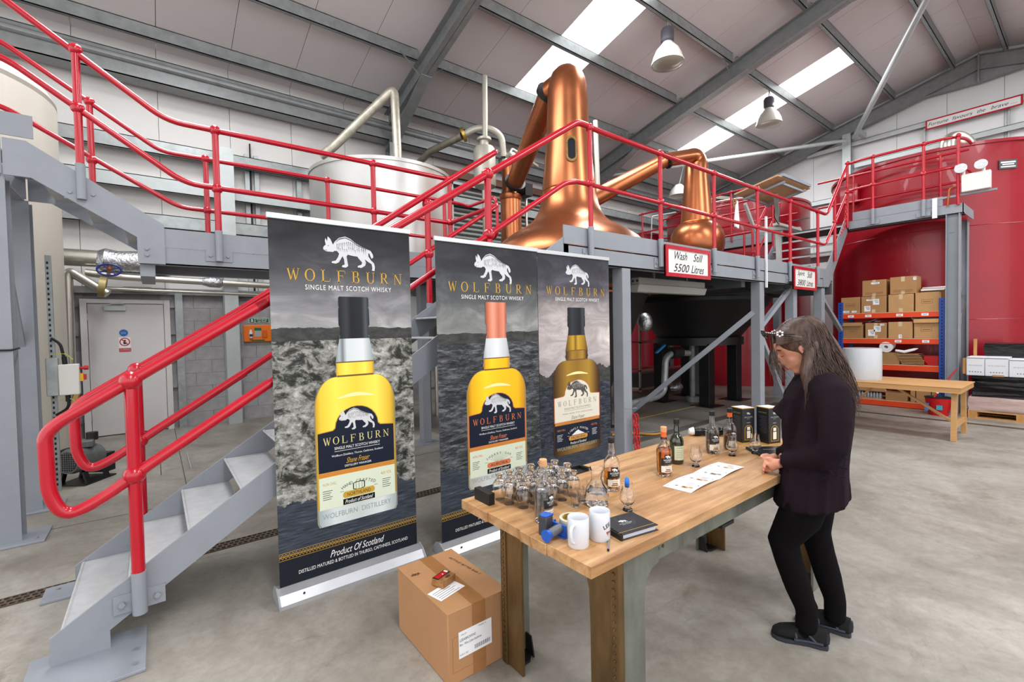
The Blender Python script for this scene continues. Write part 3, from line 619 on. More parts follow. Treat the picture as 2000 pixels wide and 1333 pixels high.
runs = [('top_rail', bend([(-2.4, Yn, 4.08), (-.96, Yn, 4.05), (.13, Yn, RZ), (2.70, Yn, RZ), (2.84, Yn, RZ), (2.84, 4.6, RZ)], .12), .024),
        ('mid_rail', bend([(-2.4, Yn, 3.55), (-.80, Yn, 3.52), (.24, Yn, 2.80), (2.70, Yn, 2.785), (2.84, Yn, 2.785), (2.84, 4.6, 2.785)], .12), .024)]
t = railing('red railing on the near side of the left walkway, rising to the left landing', runs, [((-.41, Yn, 2.72), (-.41, Yn, sr(-.41, 0))), ((.475, Yn, 2.41), (.475, Yn, RZ)), ((1.90, Yn, 2.41), (1.90, Yn, RZ)), ((2.84, Yn, 2.3), (2.84, Yn, RZ))],
        [(-.41, Yn, sr(-.41, 0)), (-.41, Yn, 3.25), (.475, Yn, RZ), (.475, Yn, 2.79), (1.9, Yn, RZ), (1.9, Yn, 2.79), (2.84, Yn, RZ), (2.84, Yn, 2.79)], r=.026)
ft = MB(); bo = MB()
for x, z in ((-.41, 2.56), (.475, 2.15), (1.9, 2.15)):
    ft.cyl((x, Yn, z), (x, Yn, z+.27), .03, seg=12); bolt_plate(ft, bo, (x, 4.85, z+.05), 0, -1, .2, .1)
ft.build('post_bracket', STEEL, t); bo.build('bracket_bolt', STEEL, t)
runs = [('top_rail', bend([(-2.6, Yfr, 4.02), (-.95, Yfr, 3.98), (.10, Yfr, 3.29), (3.5, Yfr, 3.29), (3.62, Yfr, 3.27), (3.62, 4.98, 3.25), (3.62, 4.93, 3.15), (3.62, 4.93, 2.75), (3.62, 5.1, 2.7)], .1), .022),
        ('mid_rail', bend([(-2.6, Yfr, 3.47), (-.95, Yfr, 3.44), (.23, Yfr, 2.77), (3.5, Yfr, 2.76), (3.62, Yfr, 2.76), (3.62, 5.1, 2.72)], .1), .022)]
railing('red railing on the far side of the left walkway in front of the steel tanks', runs, [((-.40, Yfr, 2.7), (-.40, Yfr, 3.62)), ((.462, Yfr, 2.3), (.462, Yfr, 3.29)), ((1.66, Yfr, 2.3), (1.66, Yfr, 3.29)), ((3.22, Yfr, 2.3), (3.22, Yfr, 3.29))],
        [(-.40, Yfr, 3.62), (-.40, Yfr, 3.1), (.462, Yfr, 3.29), (.462, Yfr, 2.77), (1.66, Yfr, 3.29), (3.62, 5.3, 2.74)], r=.024)
# ---- upper platform in front of the red washbacks
up_ = thing('washback_platform', 'grey steel platform along the red tanks at upper right', 'platform', (10.4, 4, 0))
b = MB(); b.box((10.0, 1.36, 3.17), (10.012, 2.86, 3.32)); b.box((10.0, 1.36, 3.17), (10.1, 2.86, 3.18)); b.box((10.0, 4.05, 3.17), (10.012, 7.4, 3.32)); b.box((10.0, 1.36, 3.17), (10.9, 1.372, 3.32)); b.build('edge_beam', STEEL, up_, smooth=False)
MB().box((9.995, 1.6, 3.322), (10.007, 2.8, 3.47)).box((9.995, 4.05, 3.322), (10.007, 7.4, 3.46)).box((9.99, 1.0, 3.43), (10.03, 1.75, 3.46)).build('kick_plate', STEEL, up_, smooth=False)
MB().box((9.96, 1.66, 3.14), (9.99, 1.72, 3.46)).build('edge_post', mat('bright_white_paint', '#d5d8da', .4), up_, smooth=False)
MB().box((10.02, 1.38, 3.26), (10.85, 7.4, 3.3)).build('deck_plate', DK, up_, smooth=False)
hcol(up_, 10.05, 1.48, 3.17, .16, .16); hcol(up_, 10.82, 1.48, 3.17, .14, .14); column(up_, 10.05, 4.1, 3.17, .12); hcol(up_, 10.05, 6.6, 3.17, .14, .14)
b = MB(); b.bar((10.06, 1.5, 2.9), (10.78, 1.5, 1.9), .05, .05); b.bar((10.06, 1.5, .4), (10.78, 1.5, 1.6), .05, .05); b.build('brace', STEEL, up_, smooth=False)
s2 = MB()
for y in (2.89, 3.98):
    s2.prism([(8.86, y, 2.10), (8.86, y, 2.28), (9.92, y, 3.36), (10.03, y, 3.36), (10.03, y, 3.12), (9.1, y, 2.1)], (0, .014, 0))
s2.build('stringer', STEEL, up_, smooth=False)
for i in range(6):
    x, z = 8.98+.19*i, 2.36+.18*i
    MB().box((x, 2.9, z), (x+.2, 3.98, z+.008)).box((x, 2.9, z-.03), (x+.006, 3.98, z+.008)).build('tread', TREAD, up_, smooth=False)
UZ = 4.37
runs = [('top_rail', bend([(9.98, 2.865, UZ-.02), (9.98, 2.7, UZ), (9.98, 1.48, UZ), (10.3, 1.36, UZ), (10.6, 1.36, UZ)], .14), .022), ('mid_rail', bend([(9.98, 2.865, 3.86), (9.98, 2.7, 3.88), (9.98, 1.48, 3.9), (10.3, 1.36, 3.9), (10.6, 1.36, 3.9)], .14), .02)]
t = railing('red railing on the front of the upper platform before the big red tank', runs, [((9.98, y, 3.3), (9.98, y, UZ)) for y in (2.5, 1.83, 1.42)], [(9.98, y, z) for y in (2.5, 1.83, 1.42) for z in (UZ, 3.89)], r=.022)
ft = MB()
for y in (2.5, 1.83): ft.cyl((9.97, y, 3.2), (9.97, y, 3.47), .028, seg=10); ft.box((9.985, y-.09, 3.2), (10.0, y+.09, 3.27))
ft.build('post_bracket', STEEL, t)
railing('red railing at the back of the upper platform touching the big red tank', [('top_rail', [(10.75, 1.4, 4.32), (10.75, 3.0, 4.32), (10.75, 3.6, 4.32)], .02), ('mid_rail', [(10.75, 1.4, 3.82), (10.75, 3.6, 3.82)], .02)], [((10.75, y, 3.3), (10.75, y, 4.32)) for y in (1.75, 3.0)], r=.02)
railing('red railing on the upper platform before the second red tank, left of the landing stairs', [('top_rail', [(9.98, 4.0, UZ), (9.98, 7.4, UZ)], .02), ('mid_rail', [(9.98, 4.0, 3.9), (9.98, 7.4, 3.9)], .018)], [((9.98, y, 3.3), (9.98, y, UZ)) for y in (4.05, 5.0, 6.0, 7.3)], [(9.98, y, UZ) for y in (5.0, 6.0, 7.3)], r=.02)
railing('red railing on the far edge of the upper platform before the second red tank', [('top_rail', [(10.8, 4.0, 4.32), (10.8, 7.4, 4.32)], .018), ('mid_rail', [(10.8, 4.0, 3.82), (10.8, 7.4, 3.82)], .018)], [((10.8, y, 3.3), (10.8, y, 4.32)) for y in (4.5, 6.2, 7.3)], r=.018)
railing('red handrail on the far side of the short stairs to the upper platform', [('top_rail', bend([(8.7, 3.99, 3.3), (8.95, 3.99, 3.34), (9.95, 3.99, 4.35)], .1), .02), ('mid_rail', bend([(8.7, 3.99, 2.8), (8.95, 3.99, 2.84), (9.95, 3.99, 3.85)], .1), .018)], [((8.75, 3.99, 2.24), (8.75, 3.99, 3.3)), ((9.6, 3.99, 2.95), (9.6, 3.99, 4.0))], r=.02)
# safety chain at the stair head
def chain(label, pts, r=.016, n=26, name='safety_chain', m=REDP, w_=.0045):
    t = thing(name, label, 'chain', pts[-1]); P_ = [Vector(p) for p in pts]; L = [0]
    for a, b in zip(P_, P_[1:]): L.append(L[-1]+(b-a).length)
    for i in range(n):
        s = L[-1]*(i+.5)/n; k = max(j for j in range(len(P_)-1) if L[j] <= s); c = P_[k].lerp(P_[k+1], (s-L[k])/(L[k+1]-L[k])); d = (P_[k+1]-P_[k]).normalized()
        sd = d.cross(Vector((0, 1, 0)) if i % 2 else Vector((1, .2, 0))).normalized(); hl = L[-1]/n*.72; b = MB()
        b.tube([c+d*hl*cos(a)+sd*r*sin(a)*.8 for a in (2*pi*j/10 for j in range(10))], w_, 5, close=True); b.build('chain_link', m, t)
    return t
chain('red chain hanging at the head of the short stairs, upper right', [(9.95, 2.85, 4.1), (9.9, 2.87, 3.6), (9.75, 2.85, 3.2), (9.5, 2.83, 3.02)], .02, 26)
# ---- signs
def framed_sign(name, label, M, w_, h, fr, lines):
    t = thing(name, label, 'sign', tuple(M.translation)); b = MB(); b.M = M; b.box((-w_/2, -h/2, -.015), (w_/2, h/2, 0)); b.build('board', mat('sign_board_white', '#dcdcd9', .4), t, smooth=False)
    b = MB(); b.M = M
    for a, c in (((-w_/2, -h/2, -.016), (w_/2, -h/2+fr, .012)), ((-w_/2, h/2-fr, -.016), (w_/2, h/2, .012)), ((-w_/2, -h/2+fr, -.016), (-w_/2+fr, h/2-fr, .012)), ((w_/2-fr, -h/2+fr, -.016), (w_/2, h/2-fr, .012))): b.box(a, c)
    b.build('frame', RED, t, smooth=False); b = MB(); b.M = M
    for s, x, y, ww, hh in lines: text(b, s, T(x, y, .002), width=ww, height=hh, shear=.35)
    b.build('lettering', INK, t, smooth=False); return t
framed_sign('still_sign', 'red framed white sign reading Wash Still 5500 Litres on the platform edge', WY(4.67, 2.815, 2.185), .88, .33, .04, [('Wash', -.15, .065, .24, .085), ('Still', .19, .065, .19, .085), ('5500', -.14, -.065, .30, .085), ('Litres', .18, -.065, .26, .085)])
framed_sign('still_sign', 'small red framed white sign reading Spirit Still 3800 Litres at the stair foot', WY(7.885, 2.815, 2.175), .86, .34, .04, [('Spirit', -.15, .065, .26, .09), ('Still', .18, .065, .19, .09), ('3800', -.14, -.065, .3, .09), ('Litres', .18, -.065, .25, .09)])
framed_sign('motto_sign', 'long red framed sign reading Fortune favours the brave on the far gable wall', frame((15.83, 2.025, 6.51), (0, -1, 0), (0, 0, 1)), 1.68, .24, .03, [('Fortune', -.6, 0, .38, .085), ('favours', -.16, 0, .36, .085), ('the', .17, 0, .14, .08), ('brave ....', .54, 0, .42, .08)])
# ================================================================== vessels and stills
def _ray(x, y): return _f+_r*((x-1000)/FPX)-_u*((y-666.5)/FPX)
def PY(x, y, Y): d = _ray(x, y); return Vector((0, 0, HC))+d*(Y/d.y)      # point of the wall-parallel plane Y
def PX(x, y, X): d = _ray(x, y); return Vector((0, 0, HC))+d*(X/d.x)
def PZ(x, y, Z): d = _ray(x, y); return Vector((0, 0, HC))+d*((Z-HC)/d.z)
def seamed_tank(name, label, c, r, h, m, z0=0, lip=.03, seams=(1.5, 3.1), rim=None, cat='tank', group=None, cone=True):
    t = thing(name, label, cat, (c[0], c[1], 0), group)
    MB().lathe([(r, z0), (r, h), (r-.02, h), (r-.02, h-.3), (0.01, h-.3)], (c[0], c[1], 0), 96).build('shell', m, t)
    MB().lathe([(r, h-.05), (r+lip, h-.05), (r+lip, h), (r-.01, h+.005)], (c[0], c[1], 0), 96).build('rim', rim or m, t)
    for z in seams:
        if z < h: MB().lathe([(r+.001, z-.005), (r+.006, z), (r+.001, z+.005)], (c[0], c[1], 0), 96).build('weld_seam', m, t)
    return t
TANKR = mat('red_tank_paint', '#9a0d20', .32, var=.16, vs=.9, rvar=.08, coat=.15, bump=.03, bs=4)
TANKR2 = mat('red_tank_paint_light', '#b3222f', .4)
tk = seamed_tank('red_washback', 'huge red cylindrical tank behind the orange racking, right edge of the hall', (12.65, 2.1), 1.75, 4.5, TANKR, cat='tank', group='red washback tanks')
MB().lathe([(1.7, 4.46), (1.2, 4.6), (.3, 4.68), (0, 4.69)], (12.65, 2.1, 0), 64).build('lid', STAIN, tk)
b = MB(); b.tube(bend([(12.3, 1.9, 4.6), (12.3, 1.9, 5.0), (12.45, 1.78, 5.06), (12.62, 1.66, 4.95), (12.7, 1.62, 4.6)], .12, 6), .12, 16); b.build('vapour_duct', STAIN, tk)
pl = PX(1968, 321, 11.0)
b = MB(); th = atan2(.83-2.1, -1.55)
cp = Vector((12.65, 2.1, 3.86)); 
def onTank(px, py, c, r):
    d = _ray(px, py); a = d.x**2+d.y**2; bb = -2*(d.x*c[0]+d.y*c[1]); cc = c[0]**2+c[1]**2-r*r; t = (-bb-sqrt(max(0, bb*bb-4*a*cc)))/(2*a); return Vector((0, 0, HC))+d*t
q = onTank(1968, 321, (12.65, 2.1), 1.76); nrm = Vector((q.x-12.65, q.y-2.1, 0)).normalized(); tg = Vector((-nrm.y, nrm.x, 0))
b.M = frame(q, tg, (0, 0, 1)); b.box((-.12, -.075, -.01), (.12, .075, .012)); o = b.build('name_plate', mat('plate_grey', '#55585a', .4, .4), tk, smooth=False)
b = MB(); b.M = frame(q, tg, (0, 0, 1)); b.box((-.1, .02, .012), (.1, .045, .014)); b.box((-.08, -.012, .012), (.08, .008, .014)); b.box((-.1, -.05, .012), (.1, -.03, .014)); b.build('name_plate_text', WHITEP, tk, smooth=False)
b = MB(); q = onTank(1670, 358, (12.65, 2.1), 1.75); b.cb((q.x-.1, q.y+.05, 4.05), (.22, .3, .35)); b.build('inlet_box', TANKR, tk, bevel=.01)
tk2 = seamed_tank('red_washback', 'red cylindrical tank behind the small copper still, beyond the wooden board', (12.65, 6.25), 1.75, 4.5, TANKR, group='red washback tanks')
MB().lathe([(1.7, 4.5), (1.2, 4.66), (.3, 4.75), (0, 4.76)], (12.65, 6.25, 0), 64).build('lid', STAIN, tk2)
b = MB(); b.tube(bend([(11.9, 6.5, 4.7), (12.0, 6.5, 4.95), (12.6, 6.3, 4.95), (12.7, 6.3, 4.7)], .1), .04, 10); b.build('lid_pipe', STAIN, tk2)
seamed_tank('red_washback', 'dark red tank partly hidden at the far left of the washback row', (8.9, 7.9), .85, 3.05, mat('dark_red_paint', '#7d1722', .35, var=.15, vs=2), seams=(1.5,), group='red washback tanks') if False else None
# far receiver behind the stills: small red tank in the corner
tk3 = seamed_tank('red_receiver', 'narrow dark red tank in front of the long wall, left of the small copper still', (12.3, 8.2), .62, 4.1, mat('dark_red_paint', '#8a1826', .35, var=.15, vs=2), seams=(2,)) if False else None
# steel tanks behind the left walkway
tk = seamed_tank('steel_tank', 'wide brushed steel tank behind the left walkway railing', (3.0, 7.2), 1.1, 3.95, BRUSH, seams=(2.0,), lip=.012, z0=1.2)
b = MB()
for a in range(5): b.cyl((3.0+.9*cos(a*1.256), 7.2+.9*sin(a*1.256), 0), (3.0+.9*cos(a*1.256), 7.2+.9*sin(a*1.256), 1.25), .05)
b.build('leg', STAIN, tk)
MB().box((3.52, 6.25, 1.3), (3.53, 6.27, 3.9)).build('vertical_seam', STAIN, tk, smooth=False)
b = MB(); b.tube(bend([(3.42, 7.5, 3.9), (3.42, 7.6, 5.72), (2.55, 8.3, 4.72), (2.4, 8.45, 4.6)], .14, 6), .075, 14)
tag(b.build('vent_pipe', mat('vent_pipe_steel', '#b9b4a4', .4, .5, var=.2, vs=9)), 'bent steel vent pipe rising from the wide steel tank', 'pipe')
tk = seamed_tank('tall_clad_tank', 'tall pale clad cylindrical tank at the far left behind the landing', (-1.9, 7.3), 1.1, 4.12, CREAMM, seams=(), lip=.0)
MB().lathe([(1.1, 4.12), (1.06, 4.2), (.6, 4.58), (.1, 4.9), (0, 4.92)], (-1.9, 7.3, 0), 48).build('lid', CREAMM, tk)
MB().box((-.83, 7.72, .6), (-.78, 7.80, 4.4)).build('ladder_cable', GALV, tk, smooth=False) if False else None
# ---------------------------------------------------------------- wash still
C1 = (5.0, 4.97)
ws = thing('copper_wash_still', 'tall copper pot still with wide swan neck rising above the platform', 'copper still', (C1[0], C1[1], 0))
prof = [(1.16, 1.95), (1.18, 2.1), (1.2, 2.3), (1.19, 2.5), (1.12, 2.68), (1.02, 2.79), (.90, 2.88), (.76, 2.96), (.64, 3.03), (.55, 3.11), (.48, 3.22), (.44, 3.34), (.42, 3.45), (.405, 3.55)]
MB().lathe(prof, (*C1, 0), 96).build('pot', COPPER, ws, ang=60)
MB().lathe([(.405, 3.53), (.40, 3.62), (.375, 3.84), (.35, 4.1), (.325, 4.35), (.315, 4.6), (.305, 4.8), (.30, 4.93), (.293, 5.08), (.27, 5.2), (.228, 5.3), (.16, 5.37), (.08, 5.402), (0, 5.41)], (*C1, 0), 72).build('swan_neck', COPPER, ws, ang=60)
MB().lathe([(.404, 3.53), (.412, 3.545), (.404, 3.56)], (*C1, 0), 72).build('neck_joint', COPPERD, ws)
# sight glass facing the camera
d = Vector((-C1[0], -C1[1], 0)).normalized(); dd = Vector((d.x*cos(.13)-d.y*sin(.13), d.x*sin(.13)+d.y*cos(.13), 0)); tg = Vector((0, 0, 1)).cross(dd)
def oval(hw, hh, n=10): return [(hw*cos(a), hh-hw+hw*sin(a)) for a in (pi*i/n for i in range(n+1))]+[(-hw*cos(a), -hh+hw-hw*sin(a)) for a in (pi*i/n for i in range(n+1))]
M_ = frame(Vector((C1[0], C1[1], 4.05))+dd*.335, tg, Vector((0, 0, 1))+dd*-.08)
b = MB(); b.M = M_; o1, o2 = oval(.085, .19), oval(.052, .15)
for i in range(len(o1)):
    j_ = (i+1) % len(o1); b.add([(*o1[i], .04), (*o1[j_], .04), (*o2[j_], .04), (*o2[i], .04), (*o1[i], -.03), (*o1[j_], -.03)], [(0, 1, 2, 3), (0, 4, 5, 1)])
b.build('sight_glass_frame', mat('aged_bronze', '#80603c', .45, .7, var=.25, vs=20), ws, smooth=False)
b = MB(); b.M = M_; b.poly([(x, y, .03) for x, y in o2]); b.build('sight_glass', mat('dark_sight_glass', '#20262e', .08), ws, smooth=False)
bo = MB(); bo.M = M_
for i in range(0, len(o1)): x, y = [(a+b_)/2 for a, b_ in zip(o1[i], o2[i])]; bo.cyl((x, y, .04), (x, y, .048), .006, seg=6)
bo.build('frame_bolt', BRASS, ws)
# lyne arm to the condenser
CD = (5.47, 7.0)
la = thing('lyne_arm', 'thick copper lyne arm sloping from the tall still down to the condenser', 'copper pipe', (4.9, 5.2, 5.1))
b = MB(); b.tube(bend([(4.95, 5.0, 5.05), (4.72, 5.1, 5.1), (4.78, 5.5, 4.95), (5.25, 6.85, 4.35), (5.4, 6.95, 4.25)], .2, 6), [.17]*20, 24) if False else None
pa, pb = Vector((4.93, 5.25, 5.12)), Vector((5.38, 6.75, 4.22))
MB().tube([(4.97, 5.0, 5.12), (4.94, 5.12, 5.14), pa], [.2, .19, .185], 24).build('elbow', COPPER, la)
b = MB(); b.tube([pa+(pb-pa)*(i/6) for i in range(7)], [.185-.03*i/6 for i in range(7)], 28); b.build('arm', COPPER, la)
dr = (pb-pa).normalized(); MB().cyl(pa-dr*.02, pa+dr*.05, .225, seg=24).build('flange', DKSTEEL, la); MB().cyl(pb-dr*.03, pb+dr*.03, .2, seg=24).build('flange', DKSTEEL, la)
cn = thing('condenser', 'upright copper condenser column beside the tall still', 'condenser', (CD[0], CD[1], 0))
MB().lathe([(.2, 2.0), (.2, 3.95), (.215, 3.97), (.22, 4.05), (.18, 4.1), (.16, 4.18), (.16, 4.62)], (*CD, 0), 40).build('column', COPPER, cn)
MB().lathe([(.2, 4.6), (.23, 4.62), (.23, 4.68), (.19, 4.7), (.17, 4.78), (.1, 4.85), (0, 4.87)], (*CD, 0), 36).build('dome', STAIN, cn)
b = MB()
for i in range(14): a = 2*pi*i/14; b.cyl((CD[0]+.215*cos(a), CD[1]+.215*sin(a), 4.58), (CD[0]+.215*cos(a), CD[1]+.215*sin(a), 4.72), .012, seg=6)
b.build('dome_bolt', DKSTEEL, cn)
b = MB(); b.tube(bend([(CD[0]+.3, CD[1]-.1, 2.2), (CD[0]+.3, CD[1]-.1, 4.2)], .05), .025, 8); b.tube(bend([(CD[0], CD[1], 4.86), (CD[0]+.05, CD[1], 4.95), (CD[0]+.7, CD[1], 4.75)], .08), .03, 8); b.build('side_pipe', STAIN, cn)
b = MB(); b.cyl((CD[0]-.03, CD[1]-.3, 4.15), (CD[0]+.12, CD[1]-.2, 4.1), .06); b.box((CD[0]+.12, CD[1]-.3, 4.02), (CD[0]+.3, CD[1]-.1, 4.25)); b.build('side_valve', DKSTEEL, cn)
# small grey vessel with vent
vc = (4.88, 7.0); vs_ = thing('condenser_vessel', 'small grey cylindrical vessel with a tall straight vent pipe', 'vessel', (vc[0], vc[1], 0))
MB().lathe([(.06, 3.2), (.06, 4.05), (.19, 4.12), (.2, 4.16), (.2, 4.78), (.17, 4.83), (.08, 4.87), (.08, 4.95), (.13, 4.96), (.13, 5.0), (.07, 5.01)], (*vc, 0), 32).build('body', mat('matt_stainless', '#b7b3a6', .45, .4, var=.08, vs=6), vs_)
MB().cyl((vc[0]+.02, vc[1], 5.0), (vc[0]+.04, vc[1], 6.14), .05).build('vent_pipe', mat('matt_stainless', '#b7b3a6', .45, .4), vs_)
b = MB(); b.tube(bend([(4.62, 7.25, 5.1), (4.8, 7.15, 5.22), (5.05, 7.0, 5.22), (5.25, 6.95, 5.1), (5.3, 6.98, 4.75)], .12, 6), .06, 12); b.build('cross_pipe', mat('matt_stainless', '#b7b3a6', .45, .4), vs_)
MB().cyl((4.58, 7.28, 5.08), (4.62, 7.25, 5.10), .13, seg=24).build('brass_flange', BRASS, vs_)
MB().tube([(4.58, 7.28, 5.07), (4.3, 8.0, 4.95), (4.3, 8.6, 4.85)], .065, 12).build('outlet_pipe', mat('dull_pipe', '#7d7768', .5, .4, var=.2, vs=8), vs_)
# ---------------------------------------------------------------- spirit still
C2 = (8.55, 4.97)
ss = thing('copper_spirit_still', 'smaller copper still with round boil ball and bent neck behind the railing', 'copper still', (C2[0], C2[1], 0))
MB().lathe([(.9, 2.2), (.8, 2.45), (.6, 2.66), (.42, 2.76), (.36, 2.8), (.43, 2.86), (.485, 2.95), (.51, 3.08), (.51, 3.2), (.485, 3.32), (.42, 3.43), (.35, 3.49), (.31, 3.51)], (*C2, 0), 72).build('pot', COPPER, ss, ang=60)
nk = [Vector((C2[0], C2[1], 3.5+.9*i/6)) for i in range(7)]; rr = [.31-.085*i/6 for i in range(7)]
e1 = Vector((C2[0]-.95, C2[1]+.05, 4.58)); bd = bend([nk[-1], Vector((C2[0]+.02, C2[1], 4.86)), e1], .36, 8)
pts = nk+bd[1:-1]+[e1]; m_ = len(bd)-1; rr = rr+[.225-.1*(i+1)/m_ for i in range(m_)]
MB().tube(pts, rr, 48).build('neck', COPPER, ss, ang=60)
MB().lathe([(.312, 3.49), (.322, 3.51), (.312, 3.53)], (*C2, 0), 60).build('neck_joint', COPPERD, ss)
for i in (0, 1, 2): pass
la2 = thing('lyne_arm', 'long slender copper lyne arm falling leftwards from the smaller still', 'copper pipe', tuple(e1))
e2 = Vector((6.45, 5.78, 3.86)); dr = (e2-e1).normalized()
MB().cyl(e1-dr*.015, e1+dr*.015, .17, seg=20).build('flange', DKSTEEL, la2); b = MB()
for i in range(8): a = 2*pi*i/8; u_ = dr.cross(Vector((0, 0, 1))).normalized(); v_ = u_.cross(dr); p = e1+(u_*cos(a)+v_*sin(a))*.15; b.cyl(p-dr*.05, p+dr*.05, .012, seg=6)
b.build('flange_bolt', DKSTEEL, la2)
MB().tube([e1+(e2-e1)*(i/5) for i in range(6)], [.125+.035*i/5 for i in range(6)], 28).build('arm', COPPER, la2)
# second condenser and vent pipe right of the big neck
b = MB(); b.cyl((6.7, 6.2, 2.3), (6.7, 6.2, 3.6), .16, seg=24); b.cyl((6.7, 6.2, 3.6), (6.7, 6.2, 3.85), .2, seg=24); t = thing('second_condenser', 'copper condenser half hidden behind the tall still', 'condenser', (6.7, 6.2, 0)); b.build('column', COPPER, t); MB().cyl((6.7, 6.2, 2.05), (6.7, 6.2, 2.3), .2, seg=24).build('foot', DKSTEEL, t)
q0, q1 = PY(1163, 236, 6.6), PY(1172, 415, 6.6); q1.z = 2.24
tag(MB().cyl(q0, q1, .05).build('vent_pipe', mat('matt_stainless', '#b7b3a6', .45, .4)), 'slim vertical vent pipe just right of the tall still neck', 'pipe')
tag(MB().tube(bend([PY(1272, 478, 7.5), PY(1273, 423, 7.5), PY(1320, 415, 7.5)], .06), .018, 8).build('conduit_pipe', GALV), 'thin grey bent pipe left of the smaller still', 'pipe')
tk3 = seamed_tank('red_receiver', 'dark red tank half hidden behind the smaller copper still', (11.0, 8.25), .62, 4.05, mat('dark_red_paint', '#8a1826', .35, var=.15, vs=2), seams=(2,))
ds = thing('dish_lamp', 'white dish shaped lamp hanging behind the smaller still', 'lamp', (12.6, 7.9, 5.5)); MB().lathe([(0, .3), (.1, .28), (.24, .12), (.3, -.05), (.29, -.06), (.22, .08), (0, .2)], (12.6, 7.9, 5.45), 28).build('shade', WHITE, ds); MB().cyl((12.6, 7.9, 5.7), (12.6, 7.68, 6.45), .02).build('hanger', GALV, ds)
# ---- furnaces below the platform
fw = thing('wash_still_furnace', 'dark conical furnace casing under the tall copper still', 'furnace', (C1[0], C1[1], 0))
MB().lathe([(1.2, 2.0), (1.16, 1.97), (1.1, 1.9), (.62, .72), (.6, .62), (.1, .62)], (*C1, 0), 64).build('casing', mat('dark_green_casing', '#1b1c19', .5), fw)
b = MB()
for a in (0.6, 2.2, 3.8, 5.4): column(fw, C1[0]+.5*cos(a), C1[1]+.5*sin(a), .64, .12, BLACKM, 'leg')
fs_ = thing('spirit_still_furnace', 'large black conical furnace casing on four black legs', 'furnace', (C2[0], C2[1], 0))
MB().lathe([(1.3, 1.99), (1.3, 1.93), (.78, 1.28), (.76, 1.2), (.1, 1.2)], (*C2, 0), 72).build('casing', BLACKM, fs_)
MB().lathe([(.80, 1.12), (.82, 1.12), (.82, 1.26), (.80, 1.26)], (*C2, 0), 72).build('base_ring', BLACKM, fs_)
for x, y in ((8.03, 4.5), (9.1, 4.52), (8.97, 5.46), (7.95, 5.42)): column(fs_, x, y, 1.15, .2, BLACKM, 'leg')
b = MB(); b.cyl((8.3, 4.95, .1), (8.3, 4.95, 1.2), .05); b.cyl((8.3, 4.95, 0), (8.3, 4.95, .1), .12); b.build('drain_pipe', GALV, fs_)
gp = thing('discharge_pipe', 'galvanised discharge pipe with valve left of the black furnace legs', 'pipe', (6.3, 4.9, 0))
q = [PY(1210, 795, 4.6), PY(1285, 775, 4.6), PY(1297, 765, 4.6), PY(1300, 700, 4.6), PY(1312, 690, 4.6), PY(1345, 690, 4.6)]
MB().tube(bend(q, .12, 6), .055, 12).build('pipe_run', GALV, gp); MB().cyl(q[4]+Vector((-.03, 0, 0)), q[4]+Vector((.25, 0, 0)), .1, seg=16).build('valve_body', DKSTEEL, gp)
q = PY(1290, 682, 4.4); MB().bar(q+Vector((-.12, 0, -.06)), q+Vector((.12, 0, .06)), .05, .03).build('blue_lever', mat('blue_lever', '#2574b8', .4), gp, bevel=.01)
b = MB(); b.ball(tuple(PY(1320, 757, 5.2)), .14, 12, (1.4, .8, .7)); q = PY(1260, 630, 4.5); o = MB().ball(tuple(q), .12, 14, (1, 1, 1.3)).build('foil_wrap', mat('crumpled_foil', '#b9bbbd', .28, .9, var=.3, vs=18, bump=1, bs=35)); tag(o, 'crumpled silver foil wrapping hanging at the casing edge', 'insulation')
tag(b.build('foil_duct', mat('crumpled_foil', '#b9bbbd', .28, .9), None), 'crumpled silver foil duct on the floor behind the black furnace', 'insulation')
# scattered equipment seen under the platform
sh = thing('steel_trolley', 'low steel frame trolley with boxes behind the platform columns', 'trolley', (7.0, 6.9, 0)); b = MB()
A_ = PY(1250, 690, 6.2); B_ = PY(1335, 690, 6.2)
for z in (.1, .5, 1.12): b.box((A_.x, 6.2, z), (B_.x, 6.24, z+.04)); b.box((A_.x, 6.6, z), (B_.x, 6.64, z+.04))
for x in (A_.x, B_.x-.04): b.box((x, 6.2, 0.05), (x+.04, 6.24, 1.5)); b.box((x, 6.6, .05), (x+.04, 6.64, 1.5))
b.build('frame', STAIN, sh, smooth=False); MB().box((A_.x+.05, 6.22, .14), (B_.x-.05, 6.6, .45)).build('crate', mat('crate_grey', '#3e3a38', .6), sh, smooth=False)
hs = []
q = [PZ(1195, 850, .03), PZ(1240, 846, .03), PZ(1275, 850, .03), PZ(1300, 845, .03)]
for i, (m_, dy) in enumerate(((mat('hose_amber', '#a5762c', .4), 0), (mat('hose_grey', '#5b5d62', .5), .05))): tag(MB().tube(bend([p+Vector((0, dy, i*.02)) for p in q], .2), .018, 8).build('hose', m_), ('amber hose lying on the floor behind the tasting table', 'grey hose lying beside the amber hose behind the table')[i], 'hose')
ch = chain('red plastic chain hanging from the first platform column beside the dark banner', [(3.72, 2.85, .62), (3.75, 2.84, .1)], .022, 9, m=mat('red_chain', '#c21822', .35), w_=.006)
chain('second strand of red plastic chain on the first platform column', [(3.76, 2.85, .62), (3.80, 2.84, .05)], .022, 10, m=mat('red_chain', '#c21822', .35), w_=.006)
tag(MB().tube([(3.63, 2.885, .70), (3.63, 2.87, .69), (3.79, 2.87, .68), (3.79, 2.96, .69)], .004, 6).build('tie_wire', GALV), 'thin wire tied round the first platform column', 'wire')
